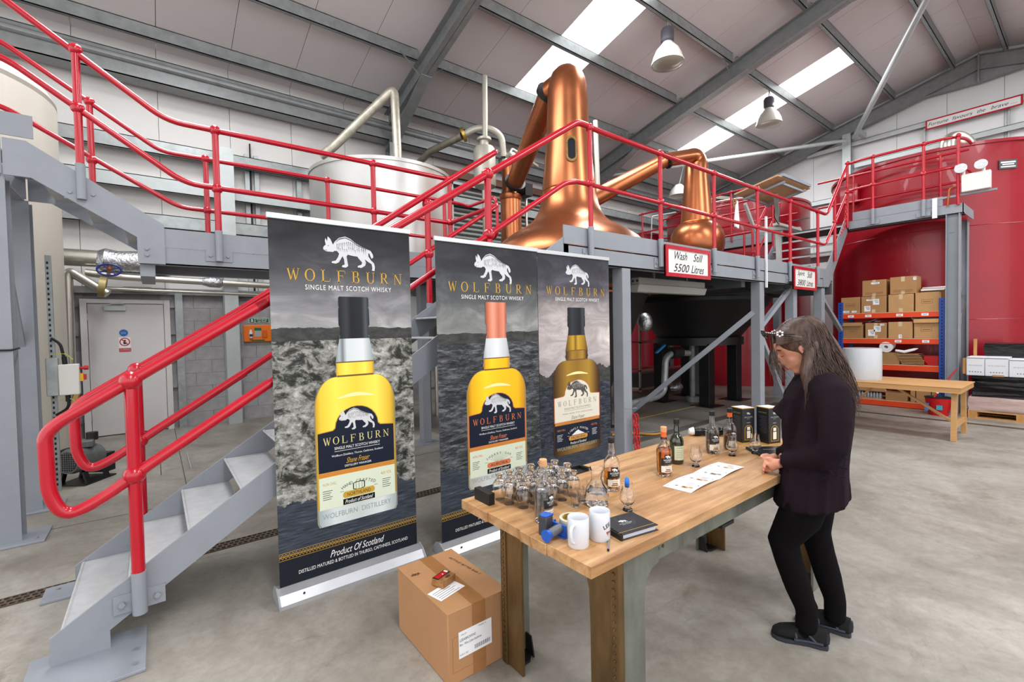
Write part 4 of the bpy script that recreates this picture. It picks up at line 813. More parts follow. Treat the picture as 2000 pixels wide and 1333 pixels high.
# batten light below the platform edge
lt = thing('batten_light', 'long grey fluorescent batten light under the platform edge', 'lamp', (5.0, 3.3, 1.98))
MB().box((4.36, 3.24, 1.98), (5.76, 3.36, 2.06)).build('housing', mat('batten_grey', '#8f8d8a', .5), lt, bevel=.008)
MB().prism([(4.34, 3.22, 1.98), (4.34, 3.38, 1.98), (4.34, 3.35, 1.89), (4.34, 3.25, 1.89)], (1.44, 0, 0)).build('diffuser', mat('clear_diffuser', '#b9b7b2', .3, trans=.3), lt, bevel=.01)
MB().cyl((4.36, 3.27, 2.02), (4.357, 3.27, 2.02), .014).cyl((4.36, 3.33, 2.02), (4.357, 3.33, 2.02), .014).build('cable_hole', BLACK, lt)
for x in (4.7, 5.4): MB().box((x, 3.29, 2.06), (x+.03, 3.31, 2.2)).build('bracket', GALV, lt, smooth=False)
b = MB()
for i in range(5): b.tube([(5.9, 3.4+.06*i, 2.03-.01*i), (7.6, 3.4+.06*i, 2.02)], .014, 6)
tag(b.build('cable_bundle', RUBBER), 'bundle of dark cables running under the still platform', 'cable')
# ---------------------------------------------------------------- roof lamps
def highbay(label, x, y, z, tilt):
    t = thing('high_bay_lamp', label, 'lamp', (x, y, z), 'high bay lamps under the roof')
    b = MB(); b.M = Matrix.Translation((x, y, z)) @ Matrix.Rotation(tilt, 4, 'X') @ Matrix.Scale(1.28, 4)
    for pr_, nm, m in (([(0, -.02), (.07, -.02), (.09, -.05), (.09, -.2), (.06, -.23)], 'ballast', mat('lamp_ballast', '#4b4a52', .5)),
                       ([(.07, -.22), (.09, -.25), (.16, -.33), (.2, -.42), (.225, -.52), (.215, -.52), (.185, -.41), (.12, -.3), (.0, -.26)], 'reflector', mat('ribbed_reflector', '#d9d6cc', .35, trans=.25)),
                       ([(.0, -.56), (.14, -.55), (.2, -.53), (.222, -.515), (0, -.515)], 'lens', mat('lamp_lens', '#e3ddcc', .2, trans=.5))):
        q = MB(); q.M = b.M; q.lathe(pr_, (0, 0, 0), 36); q.build(nm, m, t)
    q = MB(); q.M = b.M
    for i in range(36): a = 2*pi*i/36; q.bar((.095*cos(a), .095*sin(a), -.26), (.226*cos(a), .226*sin(a), -.5), .006, .004)
    q.build('reflector_rib', mat('rib_grey', '#b9b6ac', .4), t, smooth=False, kind='stuff')
    q = MB(); q.tube([(x, y, z+.22), (x+.02, y, z+.12), (x, y, z-.02)], .012, 8); q.tube(bend([(x+.03, y, z+.15), (x+.12, y, z+.05), (x+.07, y, z-.05)], .05), .008, 6); q.build('hook', GALV, t)
highbay('ribbed high bay lamp with dark ballast, left of the main rafter', 7.58, 4.95, 6.96, 0)
highbay('ribbed high bay lamp hanging below the far roof light, right of the main rafter', 11.85, 5.0, 6.96, 0)
# emergency twin spot
em = thing('emergency_light', 'white twin spot emergency light box on the upper platform corner', 'lamp', (10.0, 1.2, 3.46))
MB().box((9.93, 1.06, 3.47), (10.03, 1.38, 3.74)).build('box', PLASTW, em, bevel=.012)
for y in (1.36, 1.14):
    q = MB(); q.lathe([(0, 0), (.03, 0), (.06, .03), (.075, .08), (.07, .085), (0, .075)], (0, 0, 0), 20); q.v = [tuple(Matrix.Translation((9.97, y+.02, 3.82)) @ Matrix.Rotation(radians(100), 4, 'Y') @ Matrix.Rotation(radians(180), 4, 'Y') @ Vector(p)) for p in q.v]; q.build('spot_head', mat('spot_head', '#dfe3e6', .15, .3), em); MB().cyl((9.98, y, 3.74), (9.98, y, 3.82), .02).build('spot_neck', PLASTW, em)
b = MB().tube(bend([(9.98, 1.40, 3.58), (9.98, 1.52, 3.58), (9.98, 1.54, 3.3)], .05), .012, 8); b.build('cable', COPPERD, em)
# ---------------------------------------------------------------- tilted board workstation on the platform
bd_ = thing('drawing_board_stand', 'tilting wooden board on a grey metal stand behind the platform railing', 'stand', (8.2, 3.4, 2.24))
A_, B_, C_, D_ = PZ(1434, 381, 3.44), PZ(1511, 337, 3.60), PZ(1583, 369, 3.60), PZ(1502, 402, 3.44)
B_ = A_+(C_-D_); n_ = (B_-A_).cross(D_-A_).normalized()
b = MB(); b.add([p+n_*o for o in (0, .02) for p in (A_, B_, C_, D_)], [(0, 1, 2, 3), (7, 6, 5, 4), (0, 4, 5, 1), (1, 5, 6, 2), (2, 6, 7, 3), (3, 7, 4, 0)]); b.build('board', mat('pale_board_wood', '#b98f68', .6, var=.12, vs=3, stretch=(1, 6, 1)), bd_, smooth=False)
sgn = 1 if n_.z < 0 else -1
def on(u, v, o=.0): return A_+(B_-A_)*v+(D_-A_)*u-n_*(-1 if sgn > 0 else 1)*(-o)
lowr = -1 if n_.z > 0 else 1
def on(u, v, o=0.0): return A_+(B_-A_)*v+(D_-A_)*u+n_*lowr*o
b = MB()
for (a, c) in (((.2, .02), (.2, .98)), ((.85, .02), (.85, .98)), ((.2, .1), (.85, .1)), ((.2, .9), (.85, .9))): b.bar(on(*a, .045 if lowr < 0 else .045), on(*c, .045), .03, .03)
b.build('board_frame', STEEL, bd_, smooth=False)
MB().bar(on(.1, 1.02, -.03), on(.95, 1.02, -.03), .05, .04).build('ledge', STEEL, bd_, smooth=False)
pc = PY(1520, 460, 3.5); pt = (on(.55, .5, .05)); b = MB(); b.bar(pt, pc+Vector((0, 0, .15)), .06, .06); b.bar(pc+Vector((0, 0, .1)), (pc.x+.05, 3.5, 2.24), .07, .07); b.bar(PY(1455, 398, 3.3), PY(1475, 452, 3.3), .035, .05); b.bar(PY(1475, 452, 3.3), pc+Vector((0, 0, .1)), .05, .05); b.bar(PY(1478, 447, 3.4), PY(1560, 447, 3.4), .07, .05); b.bar(PY(1515, 438, 3.35), PY(1560, 450, 3.35), .1, .04)
b.build('arm_linkage', mat('pale_metal', '#adaeaa', .5, .2), bd_, smooth=False)
q = PY(1560, 432, 3.4); MB().bar(q+Vector((-.25, 0, -.02)), q+Vector((.2, 0, .06)), .2, .02).build('clip_tray', mat('dark_tray', '#4a4c4d', .5), bd_, smooth=False)
MB().tube(bend([PY(1513, 400, 3.3), PY(1512, 425, 3.3), PY(1522, 440, 3.3), PY(1523, 405, 3.35)], .05), .008, 6).build('cable', RUBBER, bd_)
MB().box((pc.x-.25, 3.3, 2.235), (pc.x+.35, 3.8, 2.26)).build('foot', STEEL, bd_, smooth=False)
q = PY(1441, 420, 3.2); cl = MB(); cl.prism([(q.x-.06, 3.2, q.z-.17), (q.x+.03, 3.2, q.z-.19), (q.x+.05, 3.2, q.z-.1), (q.x+.01, 3.2, q.z+.2), (q.x-.01, 3.2, q.z+.2), (q.x-.07, 3.2, q.z-.08)], (0, .02, 0)); tag(cl.build('cloth', WHITEP), 'white cloth hanging from the tilted wooden board', 'cloth')
b = MB().cyl(PY(1433, 405, 3.2), PY(1432, 388, 3.2), .012, seg=6); b.cyl(PY(1437, 398, 3.2), PY(1438, 388, 3.2), .01, seg=6); tag(b.build('pen_cluster', mat('pen_mix', '#8a6b3a', .5)), 'small bunch of pens clipped to the corner of the tilted board', 'pens')
q = PY(1510, 425, 5.5); tag(MB().cb((9.0, 6.1, 3.0), (.35, .3, 1.5)).build('cardboard_sheet', CARD), 'tall cardboard sheet standing behind the tilted board stand', 'cardboard') if False else None
# ---------------------------------------------------------------- pipes, valve, electrics, motor at left
b = MB(); b.cyl((-1.0, 8.9, 2.63), (-.55, 8.9, 2.63), .12, seg=24); t = thing('lagged_main_pipe', 'thick steel pipe wrapped in crumpled foil above the door', 'pipe', (-.5, 8.9, 2.6)); b.build('pipe_run', STAIN, t)
FOIL = mat('crumpled_foil', '#c4c2bb', .3, .9); FOIL = MATS['crumpled_foil']
b = MB(); b.tube([(-.62, 8.9, 2.63), (-.55, 8.9, 2.62), (-.4, 8.9, 2.6), (-.1, 8.9, 2.61), (.1, 8.9, 2.58), (.22, 8.9, 2.58)], [.125, .17, .16, .175, .17, .15], 18); b.build('foil_wrap', FOIL, t)
v = thing('valve_handwheel', 'blue valve handwheel hanging below the foil wrapped pipe', 'valve', (-.35, 8.6, 2.5)); q = PY(213, 527, 8.6); b = MB()
ring_ = [q+Vector((.13*cos(a), .05*sin(a)*0+.03, .08*sin(a))) for a in (2*pi*i/24 for i in range(24))]; b.tube(ring_, .014, 8, close=True); b.build('wheel_rim', mat('blue_handwheel', '#27357f', .35), v)
b = MB()
for a in (.5, 2.1, 3.7, 5.3): b.cyl(q+Vector((0, .03, 0)), q+Vector((.13*cos(a), .03, .08*sin(a))), .009, seg=6)
b.build('spoke', mat('blue_handwheel', '#27357f', .35), v); MB().cyl(q+Vector((0, -.02, -.01)), q+Vector((0, .3, .1)), .025, seg=10).build('hub', COPPERD, v)
def pipe(label, pts, r, m=STAIN, rr=.15, extra=None): return tag(MB().tube(bend(pts, rr, 6), r, 14).build('pipe', m), label, 'pipe')
pipe('upper of the two long steel pipes running along the wall over the door', [(-.75, 8.85, 2.42), (-.4, 8.85, 2.38), (3.6, 8.85, 2.28)], .052)
pipe('lower thin steel pipe running along the wall below the lagged pipes', [(-.7, 8.95, 2.22), (.0, 8.95, 2.2), (3.6, 8.95, 2.15)], .026)
MB()
o = MB().tube([(.62, 8.85, 2.355), (.72, 8.85, 2.355), (.86, 8.85, 2.35), (.9, 8.85, 2.35)], [.055, .085, .085, .06], 16).build('foil_joint', FOIL); tag(o, 'short crumpled foil lagging sleeve on the long steel pipe', 'insulation')
pipe('upright steel pipe left of the white door with a bend at the top', [(-.93, 8.6, .3), (-.91, 8.6, 2.33), (-.88, 8.6, 2.40), (-.5, 8.5, 2.1)], .06, rr=.12)
o = MB().cyl(PY(193, 560, 8.5), PY(207, 562, 8.5), .14, seg=20).build('pipe_flange', mat('dull_brass', '#a09060', .45, .4)); tag(o, 'round brassy pipe flange end above the white door', 'flange')
for i, z in enumerate((.62, .35)): pipe(('pair of low horizontal steel pipes near the motor, upper one', 'lower of the low horizontal steel pipes near the motor')[i], [(-2.6, 8.3, z+.02), (-.95, 8.3, z), (-.9, 8.3, z-.2)] if i == 0 else [(-2.6, 8.3, z), (-.95, 8.3, z)], .045)
tag(MB().bar((-1.0, 8.0, .02), (-.85, 8.6, .8), .05, .03).build('timber_prop', mat('raw_timber', '#b08a4e', .7)), 'short timber stick leaning beside the pipes', 'timber')
cs = thing('control_box', 'pale grey electrical control box with red emergency stop on slotted strut', 'control box', (-.68, 5.9, 1.2))
b = MB(); b.box((-.765, 5.86, .1), (-.725, 5.90, 2.25)); b.build('strut', GALV, cs, smooth=False)
b = MB()
for i in range(44): b.box((-.755, 5.857, .15+i*.047), (-.742, 5.8605, .172+i*.047))
b.build('strut_slot', BLACK, cs, smooth=False, kind='stuff')
MB().box((-.78, 5.78, .98), (-.70, 5.86, 1.32)).build('back_plate', GALV, cs, bevel=.004)
MB().box((-.70, 5.76, .98), (-.56, 5.84, 1.26)).build('enclosure', mat('enclosure_grey', '#cfcfc7', .45), cs, bevel=.008)
b = MB().cyl((-.56, 5.8, 1.22), (-.53, 5.8, 1.22), .014).cyl((-.53, 5.8, 1.22), (-.50, 5.8, 1.22), .02); b.build('stop_button', REDP, cs)
MB().box((-.56, 5.78, 1.10), (-.535, 5.83, 1.17)).build('isolator_plate', YEL, cs, smooth=False); MB().box((-.535, 5.79, 1.11), (-.515, 5.82, 1.16)).build('isolator_knob', REDP, cs, smooth=False)
b = MB().tube(bend([(-.74, 5.83, 1.5), (-.68, 5.8, 1.45), (-.655, 5.8, 1.28)], .05), .012, 8); b.tube(bend([(-.645, 5.8, .98), (-.64, 5.8, .86), (-.73, 5.83, .8)], .05), .012, 8); b.cyl((-.655, 5.8, 1.26), (-.66, 5.8, 1.33), .018); b.cyl((-.645, 5.8, .98), (-.645, 5.8, .92), .018); b.build('cable', RUBBER, cs)
b = MB().tube(bend([(-.75, 5.8, 1.35), (-.65, 5.79, 1.36), (-.6, 5.79, 1.3)], .03), .004, 6); b.tube(bend([(-.7, 5.8, .95), (-.61, 5.79, .94), (-.6, 5.79, .9)], .02), .004, 6); b.build('earth_wire', mat('earth_wire', '#a9b53c', .5), cs)
o = MB().tube([(-1.0, 4.86, 1.42), (-.83, 4.86, 1.42), (-.81, 4.87, 1.425), (-.81, 5.0, 1.43)], .008, 6).build('tie_wire', DKSTEEL); tag(o, 'dark wire tied around the near left column', 'wire')
mo = thing('electric_motor', 'grey electric motor with fan grille on a black bracket, on the floor', 'motor', (-.7, 6.5, 0))
q0, q1 = Vector((-.74, 6.36, .25)), Vector((-.50, 6.68, .25)); dr = (q1-q0).normalized(); MG = mat('motor_grey', '#5d5f5e', .5, .2, var=.2, vs=12)
b = MB(); b.tube([q0, q0+dr*.05, q0+dr*.09, q0+dr*.32, q0+dr*.36], [.115, .13, .13, .12, .07], 24); b.build('body', MG, mo)
b = MB(); b.tube([q0-dr*.004, q0], [.1, .1], 24); b.build('fan_cover', BLACK, mo)
b = MB(); sd_ = dr.cross(Vector((0, 0, 1)))
for i in range(-4, 5):
    h_ = sqrt(max(0, .1**2-(i*.022)**2)); b.cyl(q0-dr*.008+sd_*i*.022-Vector((0, 0, h_)), q0-dr*.008+sd_*i*.022+Vector((0, 0, h_)), .003, seg=5); b.cyl(q0-dr*.008+Vector((0, 0, i*.022))-sd_*h_, q0-dr*.008+Vector((0, 0, i*.022))+sd_*h_, .003, seg=5)
b.build('fan_grille', MG, mo)
b = MB(); b.cb((-.62, 6.5, .40), (.16, .16, .07)); b.build('terminal_box', MG, mo, bevel=.01); b = MB(); b.cyl((-.56, 6.55, .42), (-.56, 6.55, .5), .05); b.build('cap', DKSTEEL, mo)
b = MB(); p = q0+dr*.12
for k_ in (.08, .3):
    p = q0+dr*k_; b.bar(p-Vector((0, 0, .12))+sd_*.1, Vector((p.x, p.y, 0))+sd_*.14, .05, .02); b.bar(p-Vector((0, 0, .12))-sd_*.1, Vector((p.x, p.y, 0))-sd_*.14, .05, .02)
b.bar(q0+dr*.02-Vector((0, 0, .24)), q0+dr*.4-Vector((0, 0, .24)), .3, .012); b.bar(q0+dr*.33-Vector((0, 0, .1)), q0+dr*.45-Vector((0, 0, .1)), .2, .2); b.build('bracket', BLACKM, mo, smooth=False)
MB().tube(bend([(-.66, 6.45, .38), (-.8, 6.45, .36), (-.85, 6.5, .2), (-.85, 6.6, .03)], .05), .014, 8).build('cable', RUBBER, mo)
tag(MB().box((-.50, 3.62, .0), (-.36, 3.86, .004)).build('floor_plate', STEEL), 'thin grey plate over the drain at the foot of the stairs', 'plate') if False else None
# ================================================================== racking and what stands by it
RX = 10.12
rk = thing('shelving_rack', 'orange and blue steel shelving rack loaded with cardboard boxes', 'shelving', (10.4, 2.3, 0))
ORG = mat('orange_beam', '#d8431a', .4); BLU = mat('blue_upright', '#1d4aa0', .4); CHIP = mat('chipboard_deck', '#c2a27c', .8, var=.08, vs=30)
for x in (RX, 10.72):
    for y in (1.62, 3.02):
        MB().box((x-.02, y-.035, 0), (x+.03, y+.035, 1.86)).build('upright', BLU, rk, smooth=False)
b = MB()
for y in (1.62, 3.02):
    for i in range(34): z = .08+i*.052; b.box((RX-.022, y-.008, z), (RX-.0195, y+.008, z+.022))
b.build('upright_hole', BLACK, rk, smooth=False, kind='stuff')
for z0, z1 in ((1.56, 1.645), (1.105, 1.19), (.645, .735), (.01, .10)):
    for x in (RX-.005, 10.70): MB().box((x, 1.655, z0), (x+.04, 2.985, z1)).build('beam', ORG, rk, smooth=False)
    for y in (1.56, 3.0): MB().box((RX+.03, y, z0), (10.7, y+.04, z1)).build('side_beam', ORG, rk, smooth=False)
    MB().box((RX+.0, 1.56, z1), (10.72, 3.04, z1+.012)).build('shelf_deck', CHIP, rk, smooth=False)
FX = lambda x, y, z: frame((x, y, z), (0, -1, 0), (0, 0, 1))     # writing on faces looking towards -X
for y, z in ((2.86, 1.60), (2.6, 1.6), (2.16, 1.60), (1.83, 1.60), (2.18, 1.15), (1.82, 1.15)):
    o = MB().box((RX-.009, y-.045, z-.02), (RX-.006, y+.045, z+.022)).build('shelf_label', WHITEP, rk, smooth=False); b = MB(); b.box((RX-.0098, y-.03, z+.004), (RX-.009, y+.03, z+.009)); b.box((RX-.0098, y-.02, z-.008), (RX-.009, y+.02, z-.004)); b.build('print', INK, o, smooth=False)
def carton(label, x0, x1, y0, y1, z0, z1, group='cardboard cartons on the rack', tape=True, labels=(), flaps=False, rz=0, mark=None, m=CARD):
    t = thing('carton', label, 'box', ((x0+x1)/2, (y0+y1)/2, z0), group, rz); c = t.location; w_, d_, h_ = x1-x0, y1-y0, z1-z0
    b = MB(); b.box((-w_/2, -d_/2, 0), (w_/2, d_/2, h_)); b.build('body', m, t, world=False, bevel=.004)
    if tape: MB().box((-w_/2-.001, -.025, h_*.72), (w_/2+.001, .025, h_+.0012)).box((-w_/2-.001, -.025, 0), (-w_/2, .025, h_*.2)).build('tape', mat('clear_tape', '#c9b08c', .25), t, world=False, smooth=False)
    for (yy, zz, ww, hh) in labels:
        MB().box((-w_/2-.002, yy*d_/2-ww/2, zz*h_-hh/2), (-w_/2-.0005, yy*d_/2+ww/2, zz*h_+hh/2)).build('paper_label', WHITEP, t, world=False, smooth=False)
        q = MB()
        for i in range(3): q.box((-w_/2-.003, yy*d_/2-ww*.38, zz*h_+hh*(.25-.22*i)), (-w_/2-.002, yy*d_/2+ww*(.3-.12*i), zz*h_+hh*(.32-.22*i)))
        q.build('label_print', INK, t, world=False, smooth=False)
    if flaps:
        q = MB(); q.bar((-w_/2-.03, -d_/2, h_+.0), (-w_/2-.03, d_/2, h_+.0), .004, .07, up=(.45, 0, 1)); q.build('front_flap', m, t, world=False, smooth=False)
        q = MB(); q.bar((-w_/2, d_/2+.02, h_+.03), (w_/2, d_/2+.02, h_+.03), .004, .09, up=(0, .5, 1)); q.build('side_flap', m, t, world=False, smooth=False)
    if mark:
        q = MB()
        if mark == 'lines':
            for i in range(3): q.box((-w_/2-.0015, -d_*.38, h_*(.12+.05*i)), (-w_/2-.0005, d_*.38, h_*(.135+.05*i)))
        else:
            for a, b2 in (((-.07, .0), (.07, .004)), ((-.07, .06), (.07, .064))): q.box((-w_/2-.0015, a[0], h_*.5+a[1]-.03), (-w_/2-.0005, b2[0], h_*.5+b2[1]-.03))
            q.box((-w_/2-.0015, -.07, h_*.5-.03), (-w_/2-.0005, -.066, h_*.5+.034)); q.box((-w_/2-.0015, .066, h_*.5-.03), (-w_/2-.0005, .07, h_*.5+.034)); q.box((-w_/2-.0015, -.05, h_*.5-.005), (-w_/2-.0005, .05, h_*.5+.006))
        q.build('printed_mark', mat('card_print', '#7d5735', .8), t, world=False, smooth=False)
    return t
C_2 = mat('cardboard_pale', '#b58c5d', .8, var=.06, vs=7); C_3 = mat('cardboard_dark', '#9d764b', .8, var=.07, vs=6)
z = 1.658
carton('open topped carton, leftmost on the top shelf of the rack', 10.14, 10.5, 2.73, 3.02, z, z+.29, labels=((.45, .1, .09, .035), (-.4, .1, .07, .035)), mark='frame', tape=False)
carton('carton with several white labels on the top shelf, second from the blue upright at left', 10.14, 10.5, 2.35, 2.71, z, z+.29, labels=((.5, .25, .09, .1), (-.2, .65, .09, .1), (.3, .78, .1, .03)))
carton('plain carton in the middle of the top shelf under the tall stacked box', 10.14, 10.52, 1.98, 2.32, z, z+.3, m=C_2)
carton('carton at the right end of the top shelf with a printed frame mark', 10.14, 10.52, 1.66, 1.96, z, z+.31, m=C_2, mark='frame', tape=False)
carton('upper carton of the left stack on top of the rack', 10.16, 10.5, 2.355, 2.70, z+.295, z+.58, labels=((-.1, .8, .12, .035),), mark='lines')
carton('upper carton of the middle stack on top of the rack, flap slightly open', 10.15, 10.5, 1.95, 2.30, z+.305, z+.6, mark='lines', flaps=False, labels=((-.9, .85, .04, .05),))
o = carton('carton standing behind the right top box, partly hidden by paper', 10.3, 10.7, 1.60, 1.92, z, z+.38, tape=False, m=C_3)
o = MB(); o.prism([(10.2, 1.62, z+.335), (10.2, 1.9, z+.34), (10.5, 1.93, z+.40), (10.5, 1.6, z+.40)], (0, 0, .012)); tag(o.build('paper_sheets', WHITEP, smooth=False), 'crumpled white paper lying on the right end of the top boxes', 'paper')
z = 1.203
carton('open carton with raised front flap, leftmost on the second shelf', 10.14, 10.5, 2.69, 3.0, z, z+.25, flaps=True, tape=False, mark='frame', m=C_3)
carton('carton with two white labels on the second shelf behind the roll of bubble wrap', 10.14, 10.5, 2.345, 2.65, z, z+.27, labels=((.4, .35, .1, .11), (-.15, .6, .1, .1), (-.6, .88, .06, .03)))
carton('plain closed carton on the second shelf, middle', 10.14, 10.5, 1.995, 2.32, z, z+.28, m=C_2, labels=((0, .1, .04, .07),), tape=True)
carton('wide open carton with front flap at the right end of the second shelf', 10.14, 10.5, 1.66, 1.975, z, z+.29, flaps=True, tape=False, mark='frame', m=C_2)
b = MB().prism([(10.2, 2.62, z+.28), (10.2, 2.5, z+.34), (10.4, 2.5, z+.34), (10.4, 2.62, z+.28)], (0, .002, .006)); tag(b.build('magazine', mat('magazine_cover', '#8d8f95', .35), smooth=False), 'thin grey magazine sticking out above the second shelf boxes', 'magazine')
z = .748
carton('low brown carton on the third shelf right of the bubble wrap', 10.16, 10.5, 2.17, 2.5, z, z+.2, m=C_3, tape=False)
rl = thing('paper_roll', 'white paper roll lying on the third shelf carton', 'roll', (10.2, 2.3, z+.2)); b = MB(); b.lathe([(.03, 0), (.095, 0), (.095, .2), (.03, .2), (.03, 0)], (0, 0, 0), 24); b.v = [tuple(Matrix.Translation((10.13, 2.35, z+.296)) @ Matrix.Rotation(radians(78), 4, 'Y') @ Vector(p)) for p in b.v]; b.build('roll', WHITEP, rl)
b = MB(); b.tube([(10.14, 2.22, z+.24), (10.14, 2.1, z+.22), (10.16, 1.98, z+.26), (10.18, 1.93, z+.28)], [.02, .025, .022, .008], 8); tag(b.build('bubble_strip', WHITEP), 'loose strip of white wrapping beside the paper roll', 'wrapping')
for i in range(7):
    b = MB(); b.bar((10.3, 1.80+.02*i, z+.025+i*.026), (10.3, 2.14+.01*i, z+.015+i*.026), .32, .016); o = b.build('flat_carton', C_3 if i % 2 else CARD, smooth=False); tag(o, 'flattened brown carton on the third shelf, %s of its pile' % ('lowest', 'second from the bottom', 'third from the bottom', 'middle one', 'third from the top', 'second from the top', 'topmost')[i], 'cardboard', 'flattened cartons on the third shelf')
t = thing('red_box', 'small red box on the third shelf by the right upright', 'box', (10.2, 1.75, z)); MB().box((10.14, 1.665, z), (10.34, 1.85, z+.15)).build('body', REDP, t, bevel=.006); MB().box((10.14, 1.665, z+.15), (10.34, 1.85, z+.165)).build('lid', mat('dark_red_lid', '#8c1218', .4), t, bevel=.003)
z = .113
t = thing('bottle_pack', 'shrink wrapped pack of clear bottles on cardboard at the bottom shelf', 'bottles', (10.2, 2.6, z), None)
WRAP = mat('shrink_wrap', '#cdd6dc', .12, trans=.6)
b = MB(); b.box((10.14, 2.42, z), (10.44, 2.78, z+.02)); b.build('tray', CARD, t, smooth=False)
pb_ = None
for i in range(8):
    for k_ in range(2):
        q = MB().lathe([(0, 0), (.019, 0), (.02, .02), (.02, .07), (.008, .09), (.008, .1), (0, .1)], (0, 0, 0), 10) if pb_ is None else None
        if pb_ is None: pb_ = q.build('bottle', WRAP, t, world=False); o = pb_
        else: o = pb_.copy(); COL.objects.link(o)
        o.location = Vector((10.16+k_*.05, 2.44+i*.043, z+.02))-Vector(t.location)
t = thing('bottle_tray', 'cardboard tray with bottles and blue patterned pack on the bottom shelf', 'tray', (10.25, 2.6, z+.12))
MB().box((10.14, 2.36, z+.125), (10.5, 2.84, z+.135)).box((10.14, 2.36, z+.125), (10.15, 2.84, z+.2)).build('tray', CARD, t, smooth=False)
for i in range(4): MB().lathe([(0, 0), (.025, 0), (.027, .02), (.027, .06), (.01, .08), (0, .08)], (10.18, 2.62+i*.055, z+.136), 10).build('bottle', WRAP, t)
t2 = thing('blue_pack', 'blue and white spotted packet on the bottom shelf tray', 'packet', (10.2, 2.5, z+.14)); MB().box((10.155, 2.38, z+.137), (10.3, 2.56, z+.24)).build('body', mat('blue_pack', '#2a4ba0', .4), t2, bevel=.008); b = MB()
for i in range(5):
    for k_ in range(3): b.cyl((10.1545, 2.395+i*.035+(k_ % 2)*.012, z+.155+k_*.03), (10.1535, 2.395+i*.035+(k_ % 2)*.012, z+.155+k_*.03), .007, seg=8)
b.build('white_spots', WHITEP, t2, smooth=False, kind='stuff')
o = carton('open low carton with a pink tissue on the bottom shelf', 10.14, 10.5, 2.06, 2.36, z, z+.13, tape=False, m=C_3)
b = MB().ball((10.17, 2.38, z+.16), .03, 10, (1, 1, .8)); tag(b.build('tissue', mat('pink_tissue', '#d99a8c', .8)), 'pink crumpled tissue on the bottom shelf', 'tissue')
t = carton('strapped double carton at the right of the bottom shelf, lower one', 10.14, 10.5, 1.68, 2.02, z, z+.2, tape=False, m=CARD); b = MB()
for yy in (-.1, .1): b.box((-.1825, yy-.006, 0), (-.18, yy+.006, .2))
b.build('strap', BLACK, t, world=False, smooth=False)
carton('carton with white label on top of the strapped carton', 10.14, 10.5, 1.68, 2.02, z+.2, z+.36, tape=False, m=C_2, labels=((-.3, .7, .14, .04),))
o = MB().lathe([(0, 0), (.05, 0), (.055, .12), (0, .14)], (10.2, 2.93, z+.22), 14).build('film_roll', WRAP); tag(o, 'small clear roll standing on a box at the left of the bottom shelf', 'roll'); carton('small carton at the left end of the bottom shelf', 10.14, 10.45, 2.86, 3.0, z, z+.22, tape=False, m=C_3)
# trestle bench and bubble wrap
BW = mat('pale_bench_wood', '#c0935e', .5, var=.1, vs=3, stretch=(6, .6, 6), bump=.05)
BZ = .68; bn = thing('trestle_bench', 'long pale wooden trestle bench in front of the rack', 'table', (8.0, 1.9, 0))
MB().box((7.62, 1.04, BZ-.012), (8.52, 2.5, BZ)).build('top', BW, bn, smooth=False, bevel=.003)
MB().box((7.63, 1.05, BZ-.075), (7.66, 2.49, BZ-.013)).box((8.48, 1.05, BZ-.075), (8.51, 2.49, BZ-.013)).box((7.661, 1.051, BZ-.074), (8.479, 1.08, BZ-.014)).box((7.661, 2.46, BZ-.074), (8.479, 2.489, BZ-.014)).build('edge_frame', BW, bn, smooth=False)
for yy in (1.13, 2.4):
    for xa, xb in ((7.74, 7.80), (8.42, 8.36)): MB().bar((xb, yy, BZ-.012), (xa, yy, 0), .07, .05, up=(0, 1, 0)).build('leg', BW, bn, smooth=False)
    for zz in (.16, .56): MB().box((7.79, yy-.02, zz), (8.38, yy+.02, zz+.06)).build('cross_rail', BW, bn, smooth=False)
MB().bar((8.05, 1.2, .2), (8.05, 1.85, BZ-.03), .05, .025).build('stay', BW, bn, smooth=False); MB().bar((8.05, 2.33, .2), (8.05, 1.95, BZ-.03), .05, .025).build('stay', BW, bn, smooth=False)
rb = thing('bubble_wrap_roll', 'large upright roll of clear bubble wrap standing on the trestle bench', 'roll', (8.1, 2.2, BZ))
BUB = mat('bubble_wrap', '#c6cbcf', .24, bump=.3, bs=150, trans=.15, var=.05, vs=6, stretch=(1, 1, .1)); MB().lathe([(.04, 0), (.23, 0), (.232, .01), (.232, .43), (.225, .44), (.04, .44), (.04, 0)], (8.03, 2.14, BZ), 72).build('roll', BUB, rb)
b = MB(); b.prism([(8.1, 2.36, BZ), (7.95, 2.56, BZ+.0), (7.9, 2.54, BZ+.15), (8.06, 2.37, BZ+.36)], (.003, .002, 0)); b.build('loose_tail', mat('film_tail', '#dfe3e6', .1, trans=.8), rb, smooth=False)
# mop bucket
bk_ = thing('mop_bucket', 'red plastic mop bucket with black wringer under the bench end', 'bucket', (9.75, 1.62, 0))
b = MB(); sec = lambda w_, d_, z: [(9.75+w_*cos(a)*(1 if abs(cos(a)) < .7 else 1), 1.6+d_*sin(a), z) for a in (2*pi*i/28 for i in range(28))]
b.ring([sec(.115, .12, 0), sec(.13, .145, .14), sec(.14, .165, .27), sec(.145, .17, .275), sec(.13, .155, .27), sec(.11, .115, .02)], cap=True); b.build('tub', REDP, bk_)
b = MB(); b.ring([sec(.143, .168, .272), sec(.148, .174, .285), sec(.125, .15, .29), sec(.1, .12, .24)], cap=True); b.build('wringer', BLACK, bk_)
MB().box((9.60, 1.69, .08), (9.62, 1.74, .19)).build('sticker', mat('sticker_blue', '#3f6fb5', .4), bk_, smooth=False); MB().box((9.60, 1.53, .1), (9.612, 1.60, .17)).build('sticker', mat('sticker_teal', '#39a2b8', .4), bk_, smooth=False)
